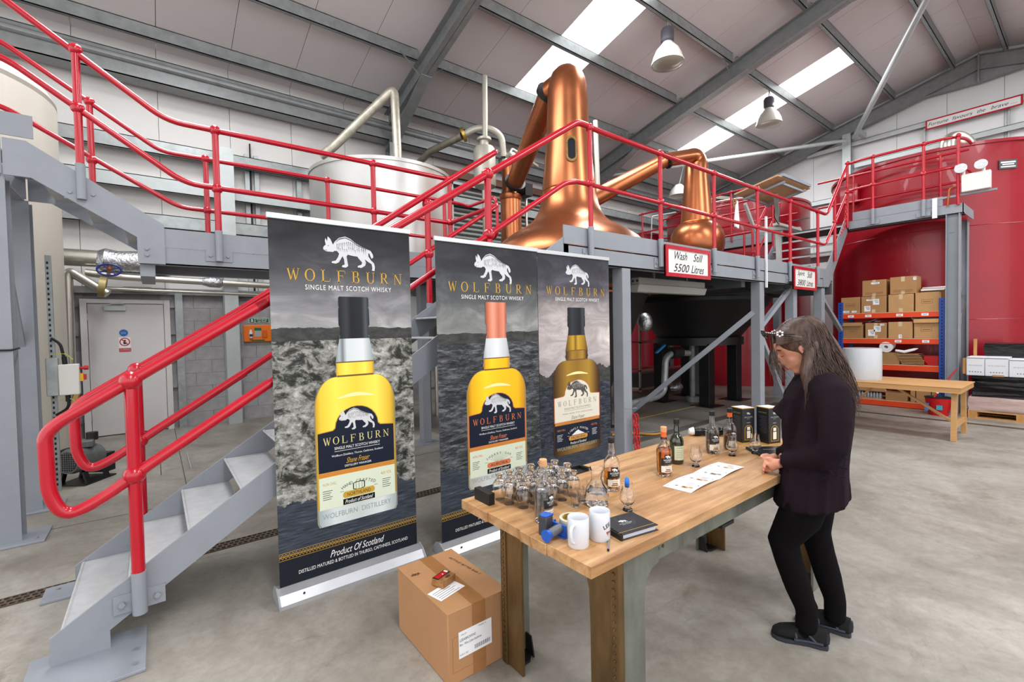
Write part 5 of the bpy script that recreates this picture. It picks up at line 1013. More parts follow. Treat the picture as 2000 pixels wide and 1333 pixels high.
mp_ = thing('mop', 'red mop handle leaning out of the bucket against the column', 'handle', (9.75, 1.6, .2)); MB().cyl((9.72, 1.68, .22), (9.9, 1.42, .72), .012, seg=8).build('shaft', REDP, mp_); MB().cyl((9.76, 1.62, .34), (9.79, 1.58, .42), .017, seg=8).build('grip_band', WHITEP, mp_)
# pallet with wrapped goods
pa_ = thing('pallet', 'wooden pallet at the right edge holding black wrapped goods', 'pallet', (10.0, .6, 0)); PW = mat('pallet_wood', '#b8874e', .8, var=.15, vs=6, stretch=(1, 3, 1))
for y in (1.22, .72, .2, -.2): MB().box((9.78, y-.05, .02), (10.7, y+.05, .1)).build('block', PW, pa_, smooth=False)
for x in (9.78, 10.2, 10.6): MB().box((x, -.25, 0), (x+.1, 1.27, .02)).build('bottom_board', PW, pa_, smooth=False)
for i in range(5): MB().box((9.78+i*.19, -.25, .1), (9.92+i*.19, 1.27, .12)).build('top_board', PW, pa_, smooth=False)
BF = mat('black_stretch_film', '#080709', .2, bump=.7, bs=7, stretch=(1, 1, 4), spec=.4); PF = mat('printed_pale_film', '#b29a92', .3, bump=.6, bs=9, stretch=(1, 1, 3), var=.1, vs=6)
def lumpy(x0, x1, y0, y1, z0, z1, n=14, amp=.02, seed=1):
    rnd = random.Random(seed); b = MB(); rings = []; m_ = 40
    per = []
    for i in range(m_):
        u_ = i/m_*4; s_, f_ = int(u_), u_-int(u_)
        per.append([(x0, y0+(y1-y0)*f_), (x0+(x1-x0)*f_, y1), (x1, y1-(y1-y0)*f_), (x1-(x1-x0)*f_, y0)][s_])
    for k_ in range(n+1):
        z_ = z0+(z1-z0)*k_/n; sh_ = 0 if k_ in (0,) else amp
        rings.append([(px+rnd.uniform(-sh_, sh_), py+rnd.uniform(-sh_, sh_), z_+rnd.uniform(-sh_, sh_)*.4) for px, py in per])
    return b.ring(rings)
wg_ = thing('wrapped_load', 'black stretch film wrapped load on the pallet, below the white cartons', 'wrapped goods', (10.2, .6, .35)); lumpy(9.82, 10.7, -.3, 1.24, .33, .64, seed=2).build('film', BF, wg_, ang=80)
wp_ = thing('pale_sacks', 'pale film wrapped sacks at the bottom of the pallet', 'sacks', (10.2, .6, .12)); lumpy(9.78, 10.72, -.3, 1.27, .12, .33, 6, .012, 3).build('film', PF, wp_, ang=80)
lumpy_ = thing('wrapped_load', 'black film wrapped load standing behind the white cartons', 'wrapped goods', (10.45, .6, .64)); lumpy(10.3, 10.75, -.3, 1.16, .64, 1.12, 6, .012, 5).build('film', BF, lumpy_, ang=80)
WC = mat('white_carton', '#cfd1d4', .6)
def wcarton(label, y0, y1, h, x0=9.86):
    t = thing('white_carton', label, 'box', (x0+.2, (y0+y1)/2, .645), 'white printed cartons on the pallet'); MB().box((x0, y0, .645), (x0+.4, y1, .645+h)).build('body', WC, t, bevel=.004); MB().box((x0-.001, y0+.004, .645+h-.02), (x0, y1-.004, .645+h-.012)).build('lid_edge', mat('grey_line', '#3a3b40', .6), t, smooth=False)
    b = MB(); text(b, 'WOLFBURN', FX(x0-.0015, (y0+y1)/2, .645+h*.55), width=(y1-y0)*.72, height=.014, space=1.6); b.build('lettering', mat('grey_print', '#606268', .6), t, smooth=False)
    b = MB()
    for i in range(5): b.cyl((x0-.0005, (y0+y1)/2-.06+.03*i, .645+h*.2), (x0-.0015, (y0+y1)/2-.06+.03*i, .645+h*.2), .008, seg=8)
    b.build('handling_icons', mat('grey_print', '#606268', .6), t, smooth=False)
wcarton('white printed carton at the left end of the pallet row', 1.105, 1.30, .28); wcarton('wide white printed carton second from the left on the pallet', .855, 1.10, .28); wcarton('slightly lower white carton at the right edge of the pallet row', .56, .85, .26, 9.85)
for i, (y, z0, z1, x) in enumerate(((1.325, .66, .90, 9.9), (1.25, .64, 1.19, 10.24))): tag(MB().box((x, y-.015, z0), (x+.05, y+.02, z1)).build('timber_batten', PW, smooth=False), ('short upright timber batten left of the white cartons', 'taller timber batten behind the white cartons')[i], 'timber')
tag(MB().box((9.845, .90, .64), (9.86, 1.02, .665)).build('card_tab', CARD), 'small brown cardboard tab under the second white carton', 'cardboard')

# ================================================================== roll-up banners
def land_mat(name, seed, horizon, sky_top, sky_lo, ground, mount=0, table=.745, gs=(3, 30)):
    """black and white landscape photograph printed on the fabric, driven by the print's own 0..1 coordinates"""
    m = bpy.data.materials.new(name); m.use_nodes = True; nt = m.node_tree; b = nt.nodes['Principled BSDF']; b.inputs['Roughness'].default_value = .6; b.inputs['Specular IOR Level'].default_value = .25; L = nt.links.new
    tc = N(nt, 'ShaderNodeTexCoord'); sp = N(nt, 'ShaderNodeSeparateXYZ'); L(tc.outputs['Generated'], sp.inputs[0]); V = sp.outputs[2]
    def noise(sx, sy, sc, det=7, ro=.6, dist=0, off=0):
        mp = N(nt, 'ShaderNodeMapping'); mp.inputs['Scale'].default_value = (sx, 0, sy); mp.inputs['Location'].default_value = (seed*3.7+off, seed*1.3, seed*2.1+off)
        n = N(nt, 'ShaderNodeTexNoise'); n.inputs['Scale'].default_value = sc; n.inputs['Detail'].default_value = det; n.inputs['Roughness'].default_value = ro; n.inputs['Distortion'].default_value = dist
        L(tc.outputs['Generated'], mp.inputs[0]); L(mp.outputs[0], n.inputs[0]); return n.outputs[0]
    def ramp(src, els):
        r = N(nt, 'ShaderNodeValToRGB'); e = r.color_ramp.elements
        while len(e) > 1: e.remove(e[-1])
        e[0].position = els[0][0]; e[0].color = hexc(els[0][1])
        for p, c in els[1:]: x = e.new(p); x.color = hexc(c)
        L(src, r.inputs[0]); return r.outputs[0]
    def mix(f, a, b2, bt='MIX'):
        x = N(nt, 'ShaderNodeMix', data_type='RGBA', blend_type=bt)
        if isinstance(f, float): x.inputs['Factor'].default_value = f
        else: L(f, x.inputs['Factor'])
        L(a, x.inputs['A']); L(b2, x.inputs['B']); return x.outputs['Result']
    def math_(op, a, b2, clamp=False):
        x = N(nt, 'ShaderNodeMath', operation=op); x.use_clamp = clamp
        for i, v in enumerate((a, b2)):
            if isinstance(v, (int, float)): x.inputs[i].default_value = v
            else: L(v, x.inputs[i])
        return x.outputs[0]
    base = ramp(V, sky_top)                                    # vertical tone of the picture
    cl = ramp(noise(1.2, 5.5, 2.2, 8, .6, .8), [(.34, '#5e5e60'), (.5, '#a8a8aa'), (.66, '#ffffff')])
    sky = mix(.85, base, cl, 'MULTIPLY'); sky = mix(.35, sky, base, 'ADD')
    g1 = ramp(noise(gs[0], gs[1], 2.6, 10, .72, .6, 5), ground)
    g2 = ramp(noise(gs[0]*2.3, gs[1]*2, 3, 6, .8, .2, 9), [(.42, '#3c3c3c'), (.55, '#ffffff')])
    gr = mix(.6, g1, g2, 'MULTIPLY')
    wob = math_('MULTIPLY', math_('SUBTRACT', noise(3+mount*2, .01, 1.6+mount, 6, .55, 0, 20), .5), .03+.30*mount)
    hz = math_('ADD', horizon, wob)
    f1 = math_('LESS_THAN', V, hz); cur = mix(f1, sky, gr)
    hill = math_('MULTIPLY', math_('LESS_THAN', V, math_('ADD', hz, 0.0)), math_('GREATER_THAN', V, horizon-.035-.06*mount))
    dk = ramp(noise(4, 20, 3, 6, .7, 0, 3), [(.3, '#232423'), (.7, '#4a4b49')]); cur = mix(hill, cur, dk)
    wood = ramp(noise(2.5, 70, 3, 6, .65, .1, 31), [(.35, '#23272f'), (.6, '#3f4651'), (.72, '#5b626c')])
    tb = math_('LESS_THAN', V, math_('ADD', 1-table, math_('MULTIPLY', math_('SUBTRACT', noise(3, .01, 4, 5, .6, 0, 50), .5), .08))); cur = mix(tb, cur, wood)
    bot = math_('LESS_THAN', V, .088); nv = N(nt, 'ShaderNodeRGB'); nv.outputs[0].default_value = hexc('#161a24'); cur = mix(bot, cur, nv.outputs[0])
    L(cur, b.inputs['Base Color']); return m
def grad_mat(name, els, rough=.4):
    m = bpy.data.materials.new(name); m.use_nodes = True; nt = m.node_tree; b = nt.nodes['Principled BSDF']; b.inputs['Roughness'].default_value = rough; b.inputs['Specular IOR Level'].default_value = .2; L = nt.links.new
    tc = N(nt, 'ShaderNodeTexCoord'); sp = N(nt, 'ShaderNodeSeparateXYZ'); L(tc.outputs['Generated'], sp.inputs[0]); r = N(nt, 'ShaderNodeValToRGB'); e = r.color_ramp.elements
    while len(e) > 1: e.remove(e[-1])
    e[0].position = els[0][0]; e[0].color = hexc(els[0][1])
    for p, c in els[1:]: x = e.new(p); x.color = hexc(c)
    L(sp.outputs[0], r.inputs[0]); L(r.outputs[0], b.inputs['Base Color']); return m
P_GOLD = mat('print_gold', '#c29a3c', .4, spec=.2); P_WHITE = mat('print_white', '#e6e6e4', .45, spec=.2); P_SILV = mat('print_silver', '#c9cacc', .45, spec=.2); P_NAVY = mat('print_navy', '#1b2130', .4, spec=.2); P_COP = mat('print_copper', '#d0764c', .4, spec=.2)
P_MINT = mat('print_mint', '#d3dcc6', .45, spec=.2); P_CREAM = mat('print_cream', '#ddd8c6', .45, spec=.2); P_BLK = mat('print_black', '#131214', .45, spec=.2); P_GREY = mat('print_grey', '#77746c', .5, spec=.2)
NECKP = [(.0, .125), (.0, .22)]
def banner(label, x0, x1, y, ztop, kind, x0t=None):
    W = x1-x0; zb = .072; H = ztop-zb
    t = thing('banner', label, 'banner', ((x0+x1)/2, y, 0))
    # cassette base, pole, top rail
    q = MB(); q.prism([(x0-.012, y-.09, 0), (x0-.012, y-.088, .02), (x0-.012, y-.05, .06), (x0-.012, y-.004, .082), (x0-.012, y+.05, .075), (x0-.012, y+.085, .03), (x0-.012, y+.088, 0)], (W+.024, 0, 0)); q.build('base', mat('aluminium_base', '#b4b6ba', .35, .6, var=.05, vs=9), t, ang=20)
    for xx in (x0-.022, x1+.012): MB().prism([(xx, y-.094, 0), (xx, y-.092, .024), (xx, y-.05, .066), (xx, y-.004, .088), (xx, y+.052, .08), (xx, y+.09, .032), (xx, y+.092, 0)], (.01, 0, 0)).build('end_cap', mat('grey_end_cap', '#8f9195', .45), t, smooth=False)
    MB().cyl(((x0+x1)/2, y+.03, .07), ((x0+x1)/2, y+.03, ztop+.01), .011).build('pole', GALV, t)
    MB().box((x0-.006, y-.008, ztop-.004), (x1+.006, y+.012, ztop+.026)).build('top_rail', mat('silver_rail', '#c6cacb', .35, .4), t, bevel=.003)
    q = MB(); q.cyl((x0+.11, y-.066, .045), (x0+.11, y-.07, .048), .006); q.build('screw', DKSTEEL, t)
    LM = banner_mats[kind]
    n = 24; q = MB(); q.add([(x0+W*i/n, y+.0004*sin(i*.7), z) for z in (zb, ztop) for i in range(n+1)], [(i, i+1, n+2+i, n+1+i) for i in range(n)]); q.build('printed_fabric', LM, t, smooth=True)
    # artwork in local coords: u right from the left edge, v down from the top
    F = lambda off: frame((x0, y-.0008-off, ztop), (1, 0, 0), (0, 0, 1))
    def art(nm, m, fn, off=.0):
        q = MB(); q.M = F(off); fn(q); q.build(nm, m, t, smooth=False)
    U = W; cxu = .555 if kind != 2 else .53
    cx = cxu*W
    dark = MB(); dark.M = F(.0015); wl_ = MB(); wl_.M = F(.0005)
    wolf(wl_, T(.53*W, -.078*H), .375*W*(1 if kind < 3 else .9), dark)
    wl_.build('wolf_emblem', P_SILV, t, smooth=False); dark.build('emblem_hatching', mat('print_dark_hatch', '#3a3a3e', .5), t, smooth=False)
    art('title_lettering', P_GOLD, lambda q: serif(q, 'WOLFBURN', T(.52*W, -.147*H), .82*W, .034*H), .0006)
    art('subtitle_lettering', P_WHITE, lambda q: text(q, 'SINGLE MALT SCOTCH WHISKY', T(.53*W, -.181*H), width=.62*W, height=.014*H, space=1.15), .0006)
    # bottle print: outline half widths along v
    bt = {1: dict(cx=.548, cw=.113, ct=.205, cm=.287, cb=.327, nb=.395, bw=.297, bb=.862), 2: dict(cx=.545, cw=.107, ct=.197, cm=.27, cb=.325, nb=.395, bw=.30, bb=.845), 3: dict(cx=.50, cw=.125, ct=.215, cm=.292, cb=.332, nb=.395, bw=.335, bb=.83)}[kind]
    cx = bt['cx']*W; cw, bw = bt['cw']*W, bt['bw']*W
    def shape(pts):      # symmetric outline
        return [(cx-w_, -v*H, 0) for w_, v in pts]+[(cx+w_, -v*H, 0) for w_, v in reversed(pts)]
    def strip(pts): return lambda q: [q.add([(cx-a[0], -a[1]*H, 0), (cx+a[0], -a[1]*H, 0), (cx+c[0], -c[1]*H, 0), (cx-c[0], -c[1]*H, 0)], [(0, 1, 2, 3)]) for a, c in zip(pts, pts[1:])]
    cb, nb, bb = bt['cb'], bt['nb'], bt['bb']; sh0 = nb+.045; s1 = sh0+.088
    curve = [(cw*1.38, nb+.03)]
    for i in range(13): tt = i/12; curve.append((cw*1.25+(bw-cw*1.25)*sin(tt*pi/2)**.9, nb+.042+(s1-nb-.042)*(1-cos(tt*pi/2))))
    body = [(bw, s1+.02), (bw*1.0, bb-.055), (bw*.985, bb-.012), (bw*.93, bb)]
    art('printed_bottle_glass', glass_m[kind], strip([(cw*.93, cb-.01), (cw*1.25, nb), (cw*1.22, nb+.015), (cw*1.32, nb+.028)]), .0008)
    art('printed_neck_liquid', liq_m[kind], strip([(cw*1.24, nb), (cw*1.20, nb+.014), (cw*1.25, nb+.03), (cw*1.2, nb+.042)]), .0010)
    art('printed_bottle_liquid', liq_m[kind], strip(curve[1:]+body[:-2]+[(bw, bb-.05)]), .0010)
    art('printed_bottle_outline', mat('print_glass_edge', '#8f7d52', .5) if kind != 3 else mat('print_dark_edge', '#3b2416', .5), lambda q: [q.add([(cx+s_*a[0], -a[1]*H, 0), (cx+s_*(a[0]-.006), -a[1]*H, 0), (cx+s_*(c[0]-.006), -c[1]*H, 0), (cx+s_*c[0], -c[1]*H, 0)], [(0, 1, 2, 3)]) for s_ in (-1, 1) for a, c in zip(curve[1:]+body, (curve[1:]+body)[1:])], .0014)
    art('printed_bottle_base', base_m[kind], strip([(bw, bb-.052), (bw*.995, bb-.012), (bw*.95, bb)]), .0012)
    art('printed_waterline', mat('print_brown_line', '#6e4a22', .5), lambda q: (q.poly(shape([(cw*1.24, nb-.001), (cw*1.24, nb+.0025)])), q.poly(shape([(cw*1.16, nb+.038), (cw*1.2, nb+.043)]))), .0014)
    art('printed_cap', cap_m[kind], strip([(cw*.9, bt['ct']), (cw*.97, bt['ct']+.003), (cw*.97, bt['ct']+.028), (cw*.93, bt['ct']+.031), (cw*.98, bt['ct']+.035), (cw, bt['cm']-.002), (cw*.97, bt['cm']+.003), (cw*.88, bt['cm']+.008), (cw*.93, cb-.006), (cw*.97, cb)]), .0016)
    art('printed_highlight', mat('print_highlight', '#f4e3a0' if kind < 3 else '#d3a860', .5), lambda q: (q.poly([(cx-bw*.45+bw*.9*i/12, -(s1-.03+.012*cos(pi*i/12*1)*0-.012*sin(pi*i/12))*H, 0) for i in range(13)]+[(cx+bw*.45-bw*.9*i/12, -(s1-.033+.006-.004*sin(pi*i/12))*H, 0) for i in range(13)])), .0016)
    # upper label with arched top
    l0, l1 = {1: (.565, .708), 2: (.56, .70), 3: (.56, .69)}[kind]; lw = bw*.94
    arch = [(cx-lw, -l1*H, 0), (cx-lw, -(l0+.03)*H, 0), (cx-lw*.62, -(l0+.026)*H, 0)]
    for i in range(13): a = pi-pi*i/12; arch.append((cx+lw*.56*cos(a), -(l0+.02)*H+.058*H*sin(a)*1.0, 0))
    arch += [(cx+lw*.62, -(l0+.026)*H, 0), (cx+lw, -(l0+.03)*H, 0), (cx+lw, -l1*H, 0)]
    tilt = 0
    trimc = P_GOLD if kind == 1 else P_COP
    art('printed_label_border', trimc, lambda q: q.poly([(cx+(x-cx)*1.03, yy+(.004 if yy > -l1*H+.001 else -.004), 0) for x, yy, _ in arch]), .0018)
    art('printed_label', P_NAVY if kind != 3 else P_CREAM, lambda q: q.poly(arch), .0021)
    ink = P_WHITE if kind != 3 else P_GREY; dk2 = MB(); dk2.M = F(.0030); wf = MB(); wf.M = F(.0025); wolf(wf, T(cx, -(l0+.0)*H), lw*.95, dk2)
    wf.build('label_wolf_emblem', P_SILV if kind != 3 else mat('print_charcoal', '#4b4744', .5), t, smooth=False); dk2.build('label_emblem_hatching', mat('print_dark_hatch', '#3a3a3e', .5) if kind < 3 else P_CREAM, t, smooth=False)
    art('label_title', {1: mat('print_pale_gold', '#d8cf8a', .4), 2: P_COP, 3: P_GREY}[kind], lambda q: serif(q, 'WOLFBURN', T(cx, -(l0+.055)*H), lw*1.72, .022*H), .0025)
    def lab(q):
        text(q, 'SINGLE MALT SCOTCH WHISKY', T(cx, -(l0+.078)*H), width=lw*1.2, height=.008*H)
        q.box((cx-lw*.6, -(l0+.0875)*H, 0), (cx+lw*.6, -(l0+.0865)*H, .0001))
        text(q, 'Wolfburn Distillery, Thurso, Caithness, Scotland', T(cx, -(l0+.1)*H), width=lw*1.35, height=.0075*H)
        text(q, 'DISTILLERY MANAGER', T(cx, -(l0+.133)*H), width=lw*.7, height=.006*H)
    art('label_small_print', ink, lab, .0025)
    art('label_signature', {1: P_GOLD, 2: P_COP, 3: P_GREY}[kind], lambda q: text(q, 'Shane Fraser', T(cx, -(l0+.118)*H), width=lw*.62, height=.016*H, shear=.5), .0025)
    # copper stripe and lower label
    m0, m1 = l1+.014, l1+.014+.092
    art('printed_lower_label', P_MINT if kind < 3 else P_NAVY, lambda q: q.box((cx-lw, -m1*H, 0), (cx+lw, -m0*H, .0001)), .0021)
    art('printed_label_stripe', mat('print_amber_stripe', '#c97f35' if kind < 2 else '#b5673a', .4), lambda q: q.box((cx-lw, -(m0-.001)*H, 0), (cx+lw, -(l1+.002)*H, .0001)), .0020)
    names = {1: ('HAND CRAFTED', 'NORTHLAND', P_GOLD), 2: ('SHERRY OAK', 'AURORA', P_COP), 3: ('LIGHTLY PEATED', 'MORVEN', mat('print_ochre', '#c58f45', .4))}[kind]
    lk = P_BLK if kind < 3 else P_WHITE
    def low(q):
        arcw = names[0]; k_ = len(arcw)
        for i, ch in enumerate(arcw):
            a = radians(128-76*i/(k_-1)); R_ = lw*.62
            if ch != ' ': text(q, ch, T(cx+R_*cos(a)*1.1, -(m0+.052)*H+R_*.8*(sin(a)-.55)) @ Matrix.Rotation(a-pi/2, 4, 'Z'), height=.0085*H)
        for s_ in (-1, 1):
            for i in range(5): q.box((cx+s_*lw*.78-lw*.14, -(m0+.04+.006*i)*H, 0), (cx+s_*lw*.78+lw*(.1-.03*(i % 3)), -(m0+.0385+.006*i)*H, .0001))
            q.box((cx+s_*lw*.45-.01, -(m0+.0505)*H, 0), (cx+s_*lw*.45+.012, -(m0+.0495)*H, .0001))
        if kind == 1:
            q.ring([[(cx+a*lw*.16, -(m0+.041)*H+b2*.011*H, 0) for a, b2 in ((-1, -.8), (-1, .8), (-.5, 1.1), (.5, 1.1), (1, .8), (1, -.8), (.5, -1.1), (-.5, -1.1))], [(cx+a*lw*.15, -(m0+.041)*H+b2*.011*H, .00005) for a, b2 in ((-.9, -.7), (-.9, .7), (-.4, .9), (.4, .9), (.9, .7), (.9, -.7), (.4, -.9), (-.4, -.9))]], cap=False)
            for xx in (-.08, 0, .08): q.box((cx+lw*xx-.001, -(m0+.05)*H, 0), (cx+lw*xx+.001, -(m0+.032)*H, .0001))
        elif kind == 2:
            for i in range(11):
                a = radians(25+13*i); q.bar((cx+.02*cos(a), -(m0+.055)*H+.01*sin(a), 0), (cx+lw*.36*cos(a), -(m0+.055)*H+lw*.30*sin(a), 0), .0012, .0001)
        else:
            q.poly([(cx-lw*.3, -(m0+.05)*H, 0), (cx-lw*.1, -(m0+.035)*H, 0), (cx, -(m0+.03)*H, 0), (cx+lw*.08, -(m0+.037)*H, 0), (cx+lw*.3, -(m0+.05)*H, 0)])
    art('lower_label_print', lk, low, .0025)
    art('year_print', P_GOLD if kind == 1 else P_COP, lambda q: (text(q, '46% VOL', T(cx+lw*.75, -(m0+.02)*H), width=lw*.3, height=.009*H), text(q, 'NON CHILL', T(cx-lw*.74, -(m0+.02)*H), width=lw*.34, height=.008*H)), .0025)
    art('name_plaque', names[2], lambda q: q.poly([(cx-lw*.42, -(m0+.058)*H, 0), (cx-lw*.38, -(m0+.052)*H, 0), (cx+lw*.38, -(m0+.052)*H, 0), (cx+lw*.42, -(m0+.058)*H, 0), (cx+lw*.42, -(m0+.065)*H, 0), (cx+lw*.38, -(m0+.0705)*H, 0), (cx-lw*.38, -(m0+.0705)*H, 0), (cx-lw*.42, -(m0+.065)*H, 0)]), .0027)
    art('plaque_name', mat('print_dark_brown', '#3b2a18', .5), lambda q: text(q, names[1], T(cx, -(m0+.0615)*H), width=lw*.62, height=.0105*H), .0031)
    art('origin_strip', P_BLK, lambda q: q.box((cx-lw*.42, -(m0+.09)*H, 0), (cx+lw*.42, -(m0+.073)*H, .0001)), .0029)
    art('origin_lettering', P_WHITE, lambda q: text(q, 'Product of Scotland', T(cx, -(m0+.0815)*H), width=lw*.74, height=.011*H, shear=.4), .0033)
    art('embossed_lettering', mat('print_glass_emboss', '#8f9a96' if kind < 3 else '#6b4a2c', .5), lambda q: text(q, 'WOLFBURN  DISTILLERY', T(cx-.01*W, -(bb-.028)*H), width=bw*1.7, height=.015*H), .0018)
    # rope line and footer
    def rope(q):
        n_ = 46
        for k_ in (0, 1, 2):
            for i in range(n_):
                ph = k_*2.1; a, c = i/n_, (i+1)/n_; f_ = lambda u_: -.914*H+.0075*H*sin(u_*2*pi*23+ph)
                q.add([(a*W, f_(a)-.0016, 0), (c*W, f_(c)-.0016, 0), (c*W, f_(c)+.0016, 0), (a*W, f_(a)+.0016, 0)], [(0, 1, 2, 3)])
        q.box((0, -.9045*H, 0), (W, -.9035*H, .0001)); q.box((0, -.9245*H, 0), (W, -.9235*H, .0001))
    art('rope_border', P_GOLD, rope, .0006)
    art('footer_lettering', P_WHITE, lambda q: (text(q, 'Product Of Scotland', T(.53*W, -.9445*H), width=.4*W, height=.02*H, shear=.45), text(q, 'DISTILLED MATURED & BOTTLED IN THURSO, CAITHNESS, SCOTLAND', T(.52*W, -.968*H), width=.80*W, height=.0115*H)), .0006)
    return t
SKY1 = [(0, '#161a24'), (.25, '#3a3d40'), (.45, '#8a8a88'), (.66, '#a9a9a7'), (.76, '#8f8f91'), (.86, '#505054'), (.95, '#2b2b2e'), (1, '#242428')]
banner_mats = {
 1: land_mat('print_beach_landscape', 1.0, .705, SKY1, None, [(.40, '#2b2c28'), (.455, '#4c4d48'), (.49, '#85857f'), (.58, '#a3a39d'), (.66, '#c9c9c5')], table=.775, gs=(2.6, 10)),
 2: land_mat('print_bay_landscape', 4.3, .695, [(0, '#161a24'), (.3, '#3a3b3c'), (.6, '#7f8180'), (.72, '#8d8f8c'), (.8, '#5c5f60'), (.9, '#3a3c40'), (1, '#2c2e33')], None, [(.38, '#202224'), (.5, '#43464a'), (.6, '#6a6d70'), (.72, '#8f9294')], table=.77),
 3: land_mat('print_mountain_landscape', 7.7, .52, [(0, '#161a24'), (.3, '#3a3b3c'), (.5, '#a39b9a'), (.66, '#c4bbb8'), (.78, '#9d9694'), (.86, '#54525a'), (1, '#2c2c33')], None, [(.38, '#1d2026'), (.5, '#343944'), (.62, '#585d68'), (.74, '#787d86')], mount=.35, table=.78)}
glass_m = {1: grad_mat('print_clear_neck', [(0, '#6f7b80'), (.12, '#a8b1b4'), (.2, '#6c7478'), (.3, '#c9d0d2'), (.7, '#d5dadb'), (.88, '#a3acb0'), (1, '#7c878b')]), 2: grad_mat('print_clear_neck', [(0, '#7d8588'), (.15, '#c5cbcd'), (.5, '#dfe2e3'), (.85, '#b9c0c3'), (1, '#858e92')]), 3: grad_mat('print_brown_neck', [(0, '#3d2a15'), (.18, '#8b6a22'), (.35, '#c09a35'), (.45, '#7b5a1e'), (.55, '#c29c38'), (.8, '#9a7526'), (1, '#3f2b16')])}
liq_m = {1: grad_mat('print_yellow_whisky', [(0, '#b98a22'), (.07, '#e3c23a'), (.25, '#f2dc55'), (.5, '#e8c93e'), (.75, '#f0dd58'), (.93, '#dcb233'), (1, '#8f7a3a')]), 2: grad_mat('print_amber_whisky', [(0, '#8f5f18'), (.08, '#dfa81c'), (.3, '#f3cd28'), (.55, '#ecbd1e'), (.85, '#e9b51d'), (.95, '#c98f1c'), (1, '#8c7a4f')]), 3: grad_mat('print_brown_whisky', [(0, '#2f1c10'), (.1, '#5f4420'), (.3, '#a07a2c'), (.5, '#8d6a28'), (.75, '#a98433'), (.92, '#5d4020'), (1, '#2b1a10')])}
base_m = {1: grad_mat('print_glass_base', [(0, '#93a3a6'), (.2, '#cfd8d6'), (.5, '#c0cac6'), (.8, '#d6dddb'), (1, '#97a6a8')]), 2: grad_mat('print_glass_base', [(0, '#a9a795'), (.3, '#cfd3d2'), (.7, '#bfc6c7'), (1, '#9aa3a6')]), 3: grad_mat('print_brown_base', [(0, '#2b1a0f'), (.3, '#7b5a2a'), (.6, '#94703a'), (1, '#2e1d11')])}
cap_m = {1: grad_mat('print_black_cap', [(0, '#15171a'), (.25, '#33363a'), (.4, '#17191c'), (.75, '#202327'), (.88, '#4a4e53'), (1, '#16181b')]), 2: grad_mat('print_copper_cap', [(0, '#8b4430'), (.2, '#cf7c60'), (.35, '#e39a80'), (.6, '#c06c50'), (.85, '#d98a70'), (1, '#8d4632')]), 3: grad_mat('print_black_cap2', [(0, '#15171a'), (.25, '#33363a'), (.7, '#1c1e22'), (.88, '#3f4348'), (1, '#16181b')])}
banner('roll-up banner with yellow whisky bottle and black cap, nearest the stairs foot', .503, 1.335, 2.80, 2.137, 1)
banner('roll-up banner with amber whisky bottle and copper cap, middle of the three', 1.463, 2.345, 2.69, 2.092, 2)
banner('roll-up banner with brown whisky bottle and black cap, partly behind the table', 2.445, 3.312, 2.80, 2.11, 3)
# ================================================================== tasting table
TZ, TX0, TX1, TY0, TY1 = .77, 1.02, 3.12, .95, 1.69
OAK = bpy.data.materials.new('oiled_plank_wood'); OAK.use_nodes = True
def wood(m, c1, c2, c3, st=(1.2, 14, 14), rough=.42, end=False):
    nt = m.node_tree; b = nt.nodes['Principled BSDF']; L = nt.links.new; tc = N(nt, 'ShaderNodeTexCoord'); mp = N(nt, 'ShaderNodeMapping'); mp.inputs['Scale'].default_value = st
    n = N(nt, 'ShaderNodeTexNoise'); n.inputs['Scale'].default_value = 2.2; n.inputs['Detail'].default_value = 9; n.inputs['Roughness'].default_value = .68; n.inputs['Distortion'].default_value = .6
    L(tc.outputs['Object'], mp.inputs[0]); L(mp.outputs[0], n.inputs[0]); r = N(nt, 'ShaderNodeValToRGB'); e = r.color_ramp.elements; e[0].position = .32; e[0].color = hexc(c1); e[1].position = .68; e[1].color = hexc(c3); x = e.new(.5); x.color = hexc(c2); L(n.outputs[0], r.inputs[0])
    n2 = N(nt, 'ShaderNodeTexNoise'); n2.inputs['Scale'].default_value = 2.4; n2.inputs['Detail'].default_value = 7; n2.inputs['Distortion'].default_value = 1.2; L(tc.outputs['Object'], n2.inputs[0]); r2 = N(nt, 'ShaderNodeValToRGB'); e = r2.color_ramp.elements; e[0].position = .38; e[0].color = (.66, .6, .55, 1); e[1].position = .58; e[1].color = (1, 1, 1, 1); L(n2.outputs[0], r2.inputs[0])
    mx = N(nt, 'ShaderNodeMix', data_type='RGBA', blend_type='MULTIPLY'); mx.inputs['Factor'].default_value = .55; L(r.outputs[0], mx.inputs['A']); L(r2.outputs[0], mx.inputs['B']); L(mx.outputs['Result'], b.inputs['Base Color'])
    b.inputs['Roughness'].default_value = rough; bp = N(nt, 'ShaderNodeBump'); bp.inputs['Strength'].default_value = .2; bp.inputs['Distance'].default_value = .003; L(n.outputs[0], bp.inputs['Height']); L(bp.outputs[0], b.inputs['Normal'])
wood(OAK, '#946a40', '#b78b5b', '#cba57a', st=(.9, 9, 9))
IRONT = mat('patinated_riveted_steel', '#56584f', .48, .5, var=.35, vs=5, col2='#85887e', stretch=(1, 1, .4), bump=.1, bs=30)
IRONB = mat('rust_brown_steel', '#3f3019', .45, .5, var=.3, vs=7, col2='#7a5e38', stretch=(1, 1, .3))
tb = thing('tasting_table', 'large wooden plank table on riveted steel legs in the foreground', 'table', ((TX0+TX1)/2, (TY0+TY1)/2, 0))
ys = [TY0, TY0+.2, TY0+.34, TY0+.55, TY1]
for i in range(4):
    rnd = random.Random(i); b = MB(); x0 = TX0+rnd.uniform(-.004, .004); b.box((x0, ys[i]+.0003, TZ-.038), (TX1, ys[i+1]-.0003, TZ)); b.build('plank', OAK, tb, smooth=False, bevel=.0012)
